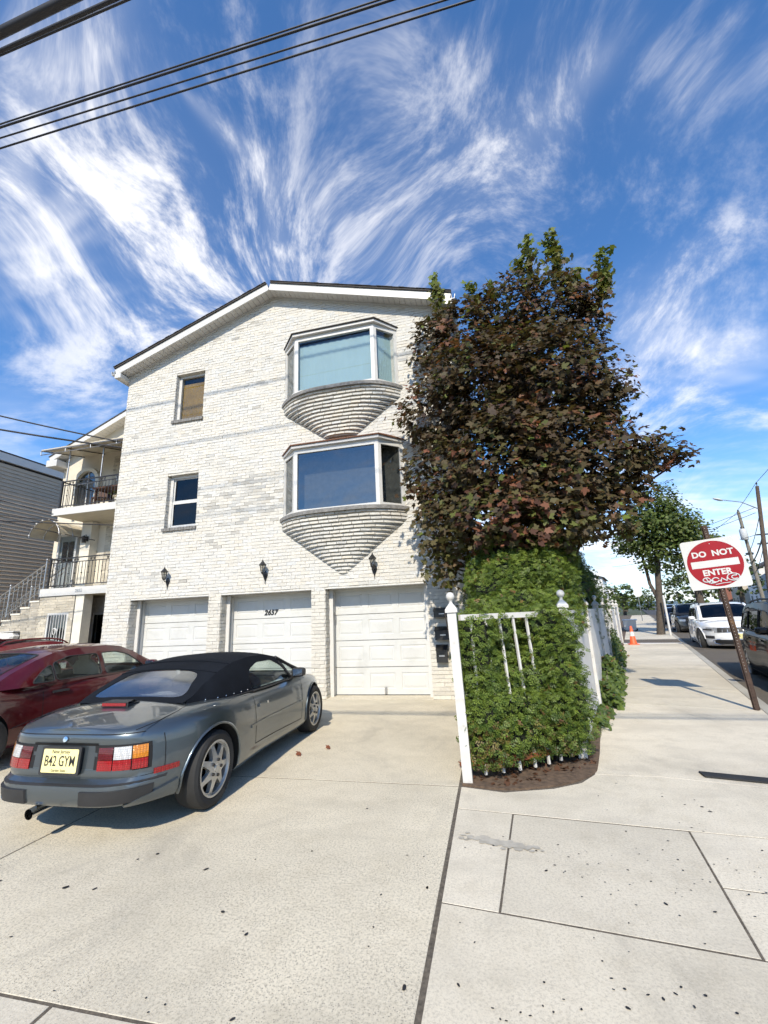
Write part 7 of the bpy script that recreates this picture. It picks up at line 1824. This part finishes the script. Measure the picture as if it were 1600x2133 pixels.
# ================================================================== the leaning sign
M['sign_red'] = plain('sign_red', (0.30, 0.004, 0.010), 0.4, var=0.06, spec=0.4)
M['sign_white'] = plain('sign_white', (0.60, 0.60, 0.58), 0.4, var=0.03, dirt=(0.62, 0.55, 0.38, 1), dirt_amt=0.35)
M['graffiti'] = plain('graffiti', (0.58, 0.64, 0.64), 0.5, var=0.05)
M['sign_post'] = plain('sign_post', (0.075, 0.048, 0.036), 0.8, 0.3, var=0.45, scale=9, bump=0.4, dirt=(0.30, 0.15, 0.03, 1), dirt_amt=0.6)
def sign():
    t = thing('road_sign', 'red and white DO NOT ENTER sign on a rusty leaning post', 'road sign', (3.473, 7.504, 0))
    lean = Matrix.Rotation(R(-3.0), 4, 'Y') @ Matrix.Rotation(R(-0.5), 4, 'X')
    ry = math.atan2(3.40, 7.5) * -1 + R(6)                      # the plate is turned a little off square to the walk
    A = lean @ Matrix.Rotation(ry, 4, 'Z')
    # U-channel post with punched holes
    prof = [(-0.040, -0.004), (-0.026, -0.004), (-0.022, -0.030), (0.022, -0.030), (0.026, -0.004), (0.040, -0.004), (0.040, 0.0), (0.023, 0.0), (0.019, -0.026), (-0.019, -0.026), (-0.023, 0.0), (-0.040, 0.0)]
    mb = MB(); mb.prism([(x, y + 0.034) for x, y in prof], -0.1, 2.66, 0, A); p = mb.build('post', M['sign_post'], t)
    for k in range(60):
        z = 0.08 + k * 0.043; mb = MB()
        if 1.68 < z < 2.46: continue
        mb.lathe([(0.005, 0.0), (0.001, 0.0)], 8, A @ Matrix.Translation((0, 0.0035, z)) @ Matrix.Rotation(R(90), 4, 'X')); mb.build('post_hole', M['soffit'] if k > 9 else M['seam'], p)
    S = 0.375; c = A @ Matrix.Translation((0.0, -0.004, 2.07)) @ Matrix.Rotation(R(90), 4, 'X')
    mb = MB(); mb.prism(round_poly([(-S, -S), (S, -S), (S, S), (-S, S)], 0.045, 5), 0.0, 0.003, 0, c); pl = mb.build('plate', M['sign_white'], t)
    mb = MB(); mb.prism([(0.345 * math.cos(2 * math.pi * k / 64), 0.345 * math.sin(2 * math.pi * k / 64)) for k in range(64)], 0.0032, 0.0040, 0, c); mb.build('red_disc', M['sign_red'], pl)
    mb = MB(); mb.prism([(-0.295, -0.052), (0.295, -0.052), (0.295, 0.052), (-0.295, 0.052)], 0.0042, 0.0048, 0, c); mb.build('white_bar', M['sign_white'], pl)
    for body, y in (('DO  NOT', 0.150), ('ENTER', -0.135)):
        text_mesh('lettering', body, 0.120, M['sign_white'], pl, c @ Matrix.Translation((0, y, 0.0052)), extrude=0.0006, offset=0.0045, spacing=1.0, sx=1.0)
    for y in (0.30, -0.085): mb = MB(); mb.lathe([(0.008, 0.0042), (0.006, 0.009), (0.001, 0.010)], 10, c @ Matrix.Translation((0, y, 0))); mb.build('bolt', M['steel'], pl)
    # scrawled tag along the foot of the disc
    def scr(pts, r=0.0075):
        mb = MB(); P_ = []
        for i in range(len(pts) - 1):
            for j in range(4): P_.append(Vector(pts[i]).lerp(Vector(pts[i + 1]), j / 4))
        P_.append(Vector(pts[-1])); mb.tube([c @ Vector((q.x, q.y, 0.0058)) for q in P_], r, 5); mb.build('scrawl', M['graffiti'], pl, smooth=60)
    def loop(x, y, rx, ry_, a0, a1, n=14): return [(x + rx * math.cos(a), y + ry_ * math.sin(a)) for a in np.linspace(a0, a1, n)]
    scr(loop(-0.155, -0.235, 0.045, 0.032, 0.0, 5.6) + [(-0.09, -0.25)]); scr([(-0.165, -0.20), (-0.13, -0.285), (-0.10, -0.235), (-0.085, -0.285)])
    scr(loop(-0.045, -0.245, 0.040, 0.032, 0.2, 5.8) + [(0.01, -0.26)]); scr([(0.01, -0.285), (0.03, -0.225), (0.085, -0.275), (0.10, -0.215)])
    scr(loop(0.175, -0.225, 0.075, 0.052, 0.5, 7.2) + loop(0.19, -0.23, 0.038, 0.026, 1.0, 5.5)); scr([(-0.06, -0.315), (0.03, -0.302), (0.13, -0.300)], 0.005); scr([(-0.12, -0.29), (-0.05, -0.285)], 0.008)
    return t
sign()

# ================================================================== poles and wires
M['pole_wood'] = plain('pole_wood', (0.095, 0.068, 0.050), 0.9, var=0.35, scale=5, bump=0.5)
M['pole_grey'] = plain('pole_grey', (0.20, 0.18, 0.145), 0.9, var=0.3, scale=5, bump=0.5)
M['wire'] = plain('wire', (0.010, 0.010, 0.014), 0.6, var=0.2)
M['transformer_grey'] = plain('transformer_grey', (0.50, 0.52, 0.52), 0.5, var=0.06)
def S3(a, n, z): return Vector((*street(a, n), z))
PA, PB = (42.0, 8.75), (50.5, 9.75)
t = thing('utility_pole', 'dark wooden utility pole with a street-lamp arm, cut by the right edge', 'utility pole', S3(*PA, -0.02)); O = t.location
top = S3(42.0, 9.95, 11.85)
mb = MB(); mb.tube([(0, 0, -0.2), tuple((top - O) * 0.5), tuple(top - O)], [0.19, 0.17, 0.14], 12); mb.build('pole', M['pole_wood'], t, smooth=50)
mb = MB(); mb.tube([top - O, top - O + Vector((0, 0, 0.25))], 0.03, 6); mb.lathe([(0.06, 0), (0.08, 0.06), (0.05, 0.14), (0.01, 0.2)], 10, Matrix.Translation(top - O + Vector((0, 0, 0.2)))); mb.build('insulator', M['black_metal'], t, smooth=40)
q = O.lerp(top, 0.815); end = S3(41.0, 6.9, 10.75)
mb = MB(); mb.tube([q - O, (q - O).lerp(end - O, 0.45) + Vector((0, 0, 0.32)), end - O + Vector((0, 0, 0.10))], [0.05, 0.04, 0.035], 8); arm = mb.build('lamp_arm', M['steel'], t, smooth=60)
mb = MB(); d = (end - q).normalized()
hm = Matrix.Translation(end - O + Vector((0, 0, 0.07))) @ d.to_track_quat('X', 'Z').to_matrix().to_4x4()
mb.sphere((0.25, 0, 0), 1.0, 14, 8, sc=(0.45, 0.17, 0.11)); mb.v = [tuple(hm @ Vector(v)) for v in mb.v]; mb.build('lamp_head', M['transformer_grey'], arm, smooth=60)
for z in (0.55, 0.62): mb = MB(); c = O.lerp(top, z) - O; mb.box(c.x - 0.5, c.x + 0.4, c.y - 0.06, c.y + 0.06, c.z - 0.06, c.z + 0.06); mb.build('cross_arm', M['black_metal'], t)
t = thing('utility_pole', 'grey utility pole carrying a white transformer can, right of the sign', 'utility pole', S3(50.5, 10.1, -0.02)); O2 = t.location; top2 = S3(50.5, 9.75, 11.05)
mb = MB(); mb.tube([(0, 0, -0.2), tuple((top2 - O2) * 0.5), tuple(top2 - O2)], [0.19, 0.17, 0.14], 12); mb.build('pole', M['pole_grey'], t, smooth=50)
c = O2.lerp(top2, 0.78) - O2; mb = MB(); mb.lathe([(0.30, -0.75), (0.34, -0.70), (0.34, 0.35), (0.30, 0.42), (0.10, 0.48)], 16, Matrix.Translation(c + Vector((-0.30, -0.45, 0)))); tr_ = mb.build('transformer', M['transformer_grey'], t, smooth=40)
for k in (-1, 1): mb = MB(); mb.lathe([(0.04, 0), (0.06, 0.08), (0.03, 0.25)], 8, Matrix.Translation(c + Vector((-0.30 + 0.14 * k, -0.45, 0.45)))); mb.build('bushing', M['black_metal'], tr_)
mb = MB(); mb.lathe([(0.08, 0), (0.10, 0.1), (0.02, 0.25)], 8, Matrix.Translation(top2 - O2)); mb.build('insulator', M['black_metal'], t)
for z in (0.58,): mb = MB(); c = O2.lerp(top2, z) - O2; mb.box(c.x - 0.35, c.x + 0.25, c.y - 0.15, c.y + 0.15, c.z - 0.12, c.z + 0.12); mb.build('cable_box', M['black_metal'], t)
def wire(p, q, sag, r, label, cat='cable', group=None, n=24):
    p, q = Vector(p), Vector(q); mb = MB(); pts = [p.lerp(q, k / n) - Vector((0, 0, sag * 4 * (k / n) * (1 - k / n))) - p for k in range(n + 1)]
    mb.tube(pts, r, 6); return tag(mb.build('overhead_wire', M['wire'], None, smooth=80, loc=p), label, cat, group)
G2 = 'wires along the main road'
def road_wire(y0, z, r, label, slope=0.03, sag=0.06): return wire((-24, y0 - slope * 24, z), (18, y0 + slope * 18, z), sag, r, label, group=G2)
def yz(k, z): return k * (z - 1.49)
for k, z, r, sl, lab in ((0.5195, 9.40, 0.015, 0.030, 'lowest thin wire of the group crossing above the roof'), (0.5085, 8.15, 0.011, 0.036, 'second wire up of the group crossing above the roof'),
                     (0.4890, 10.4, 0.020, 0.030, 'thick doubled wire crossing above the roof'), (0.4835, 8.70, 0.011, 0.030, 'topmost thin wire of the group crossing above the roof')):
    road_wire(yz(k, z), z, r, lab, sl)
for k, z, r, sl, lab in ((0.3775, 4.95, 0.007, -0.002, 'thin cable cutting the upper left corner of the sky'), (0.3680, 4.93, 0.012, -0.009, 'twisted thick cable in the upper left corner'), (0.3420, 4.90, 0.026, -0.02, 'thickest cable bundle at the very top left corner')):
    road_wire(yz(k, z), z, r, lab, sl, 0.0)
# service drops to the neighbour's house
att = (-8.80, 8.35, 5.95)
wire((-19, 4.2, 9.3), (-8.66, 8.30, 6.05), 0.25, 0.018, 'black service cable sagging down to the brick house corner, upper of two', group='service cables on the left')
wire((-19, 4.0, 8.3), (-8.66, 8.28, 5.90), 0.25, 0.022, 'black service cable sagging down to the brick house corner, lower of two', group='service cables on the left')
for k, (p, q, lab) in enumerate((((-20, 6.5, 6.6), (-12.6, 11.40, 4.35), 'cable slanting across the tan siding to the lower balcony'), ((-20, 6.5, 5.9), (-13.2, 10.55, 4.9), 'short cable slanting across the tan siding to the awning'), ((-20, 6.6, 7.6), (-13.3, 10.5, 5.1), 'cable slanting across the tan siding to the upper balcony slab'), ((-20, 6.0, 5.2), (-8.63, 8.6, 3.95), 'low cable crossing the balcony toward the brick house'))):
    wire(p, q, 0.10, 0.014, lab, group='service cables on the left')
G3 = 'wires along the side street'
mid = lambda a, b, f: a.lerp(b, f)
wire(top + Vector((0, 0, 0.35)), top2 + Vector((0, 0, 0.2)), 0.05, 0.022, 'wire between the tops of the two utility poles', group=G3)
wire(top + Vector((0, 0, 0.35)), S3(15, 9.9, 13.2), 0.2, 0.022, 'wire from the near pole top running off to the right', group=G3)
for k, (f, f2, r, lab) in enumerate(((0.80, 0.60, 0.03, 'upper slanting cable between the utility poles'), (0.62, 0.50, 0.06, 'thick dark cable bundle between the utility poles'), (0.55, 0.40, 0.03, 'lower slanting cable between the utility poles'))):
    wire(mid(O, top, f), mid(O2, top2, f2), 0.25, r, lab, group=G3)
for k, (z0, z1, n0, n1, lab) in enumerate(((10.2, 10.0, 9.8, -4, 'upper thin cross-street wire behind the sign'), (9.7, 9.3, 9.8, -4, 'second thin cross-street wire behind the sign'), (7.6, 7.9, 9.5, -4, 'third thin cross-street wire behind the sign'))):
    wire(S3(44, n0, z0), S3(72, n1, z1), 0.4, 0.022, lab, group=G3)
wire(top2, S3(90, 4, 11.0), 1.0, 0.022, 'wire leaving the far pole down the street', group=G3)

# ================================================================== far things down the street
def house(name, label, a, n, w, d, h, wallm, roofm, gable=1.6, cols=3, rows_=2, rot=0.0, group='houses beyond the side street'):
    x, y = street(a, n); t = thing(name, label, 'house', (x, y, -0.1), math.atan2(SD.y, SD.x) + rot, group)
    mb = MB(); mb.box(-w / 2, w / 2, -d / 2, d / 2, 0, h)
    for s in (-1, 1): mb.add([(s * w / 2, -d / 2, h), (s * w / 2, d / 2, h), (s * w / 2, 0, h + gable)], [(0, 1, 2)])
    mb.build('wall', wallm, t)
    for s in (-1, 1):
        mb = MB(); o = 0.3; k = gable / (d / 2)
        vs = [(sx * (w / 2 + o), s * (d / 2 + o), h - o * k + dz) for dz in (0.02, 0.14) for sx in (-1, 1)] + [(sx * (w / 2 + o), 0, h + gable + dz) for dz in (0.02, 0.14) for sx in (-1, 1)]
        mb.add(vs, [(0, 1, 5, 4), (2, 3, 7, 6), (0, 1, 3, 2), (0, 2, 6, 4), (1, 3, 7, 5)]); mb.build('roof', roofm, t)
    for side in (-1, 1):
        for r in range(rows_):
            for c in range(cols):
                xx = -w / 2 + w * (c + 0.5) / cols; zz = 1.0 + r * (h / rows_); mb = MB(); yy = side * (d / 2 + 0.01)
                mb.box(xx - 0.5, xx + 0.5, yy - 0.04, yy + 0.04, zz, zz + 1.35); f = mb.build('window', M['white_trim'], t)
                m2 = MB(); m2.box(xx - 0.42, xx + 0.42, yy - 0.05, yy + 0.05, zz + 0.08, zz + 1.27); m2.build('pane', M['pane_dark'], f)
        for r in range(rows_):
            zz = 1.0 + r * (h / rows_); mb = MB(); xx = side * (w / 2 + 0.01); mb.box(xx - 0.04, xx + 0.04, -0.5, 0.5, zz, zz + 1.35); f = mb.build('window', M['white_trim'], t); m2 = MB(); m2.box(xx - 0.05, xx + 0.05, -0.42, 0.42, zz + 0.08, zz + 1.27); m2.build('pane', M['pane_dark'], f)
M['house_blue'] = plain('house_blue', (0.13, 0.17, 0.23), 0.8, var=0.08)
M['house_white'] = plain('house_white', (0.68, 0.68, 0.66), 0.8, var=0.05)
M['house_cream'] = plain('house_cream', (0.50, 0.45, 0.36), 0.8, var=0.08)
M['house_brick'] = plain('house_brick', (0.24, 0.105, 0.075), 0.9, var=0.2)
house('far_house', 'slate blue house with white trim at the right edge behind the pole', 62, 18.5, 11, 8, 6.2, M['house_blue'], M['asphalt_shingle'], 2.2)
house('far_house', 'white gabled house behind the sign on the far side', 74, 18.0, 9, 8, 6.0, M['house_white'], M['asphalt_shingle'], 2.0)
house('far_house', 'cream house farther along on the far side of the street', 88, 18.0, 10, 8, 5.6, M['house_cream'], M['brown_shingle'], 2.0)
house('far_house', 'red brick house behind the second street tree', 104, 18.0, 10, 8, 5.6, M['house_brick'], M['asphalt_shingle'], 1.6)
house('far_house', 'white house at the end of the left sidewalk', 62, -9.5, 10, 9, 5.5, M['house_white'], M['asphalt_shingle'], 1.6)
house('far_house', 'cream house just past the white bin on the left', 40, -11.0, 10, 9, 5.0, M['house_cream'], M['asphalt_shingle'], 1.6)
house('far_house', 'white house far down the left sidewalk', 95, -9.5, 12, 9, 5.0, M['house_white'], M['brown_shingle'], 1.6)
tree('far_tree', 'rounded green tree on the far pavement behind the black car', 33, 11.5, [(0, 0, 4.2, 1.7, 1.5), (0.8, 0.6, 3.2, 1.5, 1.2), (-0.8, -0.5, 3.0, 1.4, 1.1), (0, 0.4, 5.4, 1.1, 0.9)], [([(0, 0, -0.1), (0, 0, 2.2), (0, 0, 3.6)], 0.2, 0.12)], 0.22, 1.9, tint=0.3)
tree('far_tree', 'dark tree on the far pavement above the white car', 58, 9.6, [(0, 0, 5.2, 2.2, 2.0), (1.5, -1.4, 4.0, 2.0, 1.5), (-1, 0.5, 3.6, 1.9, 1.4), (0.3, -0.8, 6.6, 1.5, 1.2)], [([(0, 0, -0.1), (0, 0, 2.2), (0, 0, 4.4)], 0.3, 0.2)], 0.30, 1.2, tint=0.2)
tree('far_tree', 'low green tree beside the far left sidewalk', 33, -3.6, [(0, 0, 2.4, 1.1, 0.9), (0.5, -0.6, 1.7, 1.0, 0.8), (-0.3, 0.3, 1.4, 0.8, 0.7)], [([(0, 0, -0.1), (0, 0, 1.0), (0, 0, 1.9)], 0.12, 0.08)], 0.20, 2.4, tint=0.4)
tree('far_tree', 'bushy tree left of the far sidewalk near the white bin', 26, -4.2, [(0, 0, 2.0, 1.0, 0.9), (0.7, 0.3, 1.4, 0.9, 0.7), (-0.6, -0.2, 1.3, 0.9, 0.7)], [([(0, 0, -0.1), (0, 0, 0.8), (0, 0, 1.6)], 0.12, 0.08)], 0.18, 2.6, tint=0.4)
for k, (a, n, h, r, lab) in enumerate(((80, -3.5, 5.0, 2.2, 'left'), (96, 9.5, 6.0, 2.6, 'right'), (125, -4.0, 6.5, 3.0, 'left, beyond the white house'), (140, 9.0, 7.0, 3.2, 'right, at the street end'), (170, 2.0, 5.5, 4.5, 'middle of the street end'))):
    tree('far_tree', 'distant tree closing the view on the ' + lab, a, n, [(0, 0, h * 0.75, r, r * 0.8), (r * 0.6, -r * 0.4, h * 0.5, r * 0.9, r * 0.7), (-r * 0.5, r * 0.5, h * 0.45, r * 0.9, r * 0.7)], [([(0, 0, -0.1), (0, 0, h * 0.3), (0, 0, h * 0.7)], 0.3, 0.2)], 0.5, 0.5, tint=0.35)
# a white trunk guard post and a stop sign seen from behind
t = thing('guard_post', 'thin white post beside the street tree trunk', 'post', S3(17.6, -0.22, 0)); mb = MB(); mb.tube([(0, 0, 0), (0.0, 0, 1.9)], 0.05, 10); mb.build('pipe', M['white_paint'], t, smooth=50); mb = MB(); mb.sphere((0, 0, 1.9), 0.055, 10, 6); mb.build('cap', M['white_paint'], t, smooth=50)
t = thing('stop_sign', 'back of an octagonal stop sign far down the sidewalk', 'road sign', S3(42, -1.2, 0)); mb = MB(); mb.tube([(0, 0, 0), (0, 0, 2.6)], 0.035, 8); mb.build('post', M['steel'], t)
mb = MB(); A = Matrix.Translation((0, -0.04, 2.75)) @ Matrix.Rotation(R(90), 4, 'X'); mb.prism([(0.42 * math.cos(math.pi / 8 + k * math.pi / 4), 0.42 * math.sin(math.pi / 8 + k * math.pi / 4)) for k in range(8)], 0, 0.01, 0, A); mb.build('plate', M['house_white'], t)
# distant ridge
mb = MB(); n = 60; rows = []
for z0, dist in ((-5, 1500), (0, 1500)):
    rows.append([(dist * math.sin(a), dist * math.cos(a), z0 if z0 < 0 else 8 + 7 * math.sin(a * 9) + 4 * math.sin(a * 23 + 1)) for a in np.linspace(-1.3, 1.3, n)])
rows.append([(x * 1.3, y * 1.3, z * 0.6) for x, y, z in rows[1]])
M['ridge'] = plain('ridge', (0.10, 0.15, 0.20), 0.95, var=0.2, scale=0.01)
mb.grid(rows); tag(mb.build('hills', M['ridge']), 'low blue ridge on the horizon', kind='structure')

# ================================================================== marks on the pavement
M['gum'] = plain('gum', (0.018, 0.018, 0.02), 0.7, var=0.3)
M['damp'] = plain('damp', (0.385, 0.36, 0.305), 0.9, var=0.2, scale=12)
def blot(x, y, r, ang=0.0, asp=0.7, mat='gum', z=0.0032):
    n = 9; ph = rng.uniform(0, 6.28)
    pts = []
    for k in range(n):
        a = 2 * math.pi * k / n; q = r * (1 + 0.22 * math.sin(2 * a + ph) + rng.uniform(-0.1, 0.1)); u, v = q * math.cos(a), q * asp * math.sin(a)
        pts.append((u * math.cos(ang) - v * math.sin(ang), u * math.sin(ang) + v * math.cos(ang)))
    return [(x + u, y + v, z) for u, v in pts]
spots = MB()
GUM = [(-2.619, 2.453, 0.0225), (-2.426, 2.469, 0.0159), (-2.337, 2.869, 0.0164), (-2.421, 2.789, 0.0107), (-1.886, 2.758, 0.0186), (-1.538, 2.415, 0.0158), (-1.321, 2.286, 0.0146), (-0.497, 2.119, 0.0178), (-1.632, 2.908, 0.0087), (-1.305, 3.06, 0.0107), (-1.117, 3.733, 0.013), (-0.498, 2.794, 0.0136), (-0.74, 2.693, 0.0089), (-0.715, 2.44, 0.008), (-0.704, 2.312, 0.0063), (-1.347, 2.3, 0.0067), (-2.504, 2.062, 0.0095), (-1.536, 1.879, 0.0067), (-1.96, 1.837, 0.0057), (-1.476, 1.823, 0.0064), (-1.123, 1.858, 0.0125), (-0.672, 3.107, 0.0086), (-0.564, 3.108, 0.0086), (-3.106, 2.44, 0.0133), (-1.434, 1.866, 0.0076), (0.166, 3.067, 0.013), (0.724, 2.858, 0.0136), (0.933, 2.831, 0.011), (1.416, 4.019, 0.0179), (1.396, 4.1, 0.0167), (1.182, 4.26, 0.0106), (-0.498, 2.796, 0.0125), (1.396, 4.224, 0.0086), (0.276, 3.379, 0.0087), (0.273, 3.077, 0.0078), (0.746, 3.628, 0.0091), (-0.223, 2.423, 0.0072), (0.322, 2.407, 0.0067), (0.065, 2.248, 0.0082), (-0.279, 2.172, 0.011), (0.745, 2.23, 0.0083), (-0.038, 2.089, 0.0068), (-0.142, 2.088, 0.0069), (-0.114, 2.046, 0.0067), (0.361, 2.181, 0.0118), (0.454, 2.258, 0.0087), (0.505, 2.249, 0.0104), (0.56, 2.282, 0.0087), (0.668, 2.294, 0.0104), (0.593, 2.32, 0.0089), (0.336, 2.317, 0.0082), (0.374, 2.271, 0.0089), (0.605, 2.231, 0.0084), (0.048, 2.133, 0.0069), (0.084, 2.113, 0.0068), (0.189, 2.144, 0.0076), (0.33, 2.261, 0.0062), (1.164, 3.006, 0.0093), (0.501, 2.677, 0.0064), (1.471, 3.489, 0.0095)]
for x, y, r in GUM: spots.add(blot(x, y, r * 0.8, rng.uniform(0, 3)), [tuple(range(9))])
for (cx, cy, sx, sy, n) in ((0.05, 1.98, 0.16, 0.06, 26), (0.55, 1.90, 0.30, 0.06, 50), (0.62, 3.15, 0.30, 0.18, 40), (0.2, 3.35, 0.2, 0.2, 15), (1.25, 3.2, 0.15, 0.3, 25), (-0.25, 3.3, 0.12, 0.05, 10), (1.3, 4.0, 0.3, 0.25, 30), (0.75, 2.7, 0.4, 0.3, 20)):
    for _ in range(n):
        x, y = rng.normal(cx, sx), rng.normal(cy, sy); r = abs(rng.normal(0.0028, 0.0026)) + 0.0012
        if x > XJ + 0.04: spots.add(blot(x, y, r), [tuple(range(9))])
tag(spots.build('gum_spots', M['gum']), 'dark gum spots and grit trodden into the concrete', kind='stuff')
mb = MB()
for _ in range(150):
    x_ = rng.normal(-0.12, 0.13); y_ = 3.40 - 0.22 * (x_ + 0.3) + rng.normal(0, 0.022); r_ = abs(rng.normal(0.014, 0.008)) + 0.004
    if x_ > XJ + 0.05: mb.add(blot(x_, y_, r_, -0.2, 0.6, z=0.0028 + 0.00001 * _), [tuple(range(9))])
tag(mb.build('damp_patch', M['damp']), 'grey damp patch across the joint of the square slab', kind='stuff')
t = thing('rubber_strip', 'flat black rubber strip lying on the sidewalk at the right edge', 'strip', (1.68, 4.80, 0.0)); mb = MB()
pts = [(0, -0.065), (0.55, -0.19), (1.0, -0.30), (1.0, -0.18), (0.55, -0.07), (0.0, 0.055)]
mb.prism([(x, y) for x, y in pts], 0.003, 0.016); mb.build('strip', M['rubber'], t)
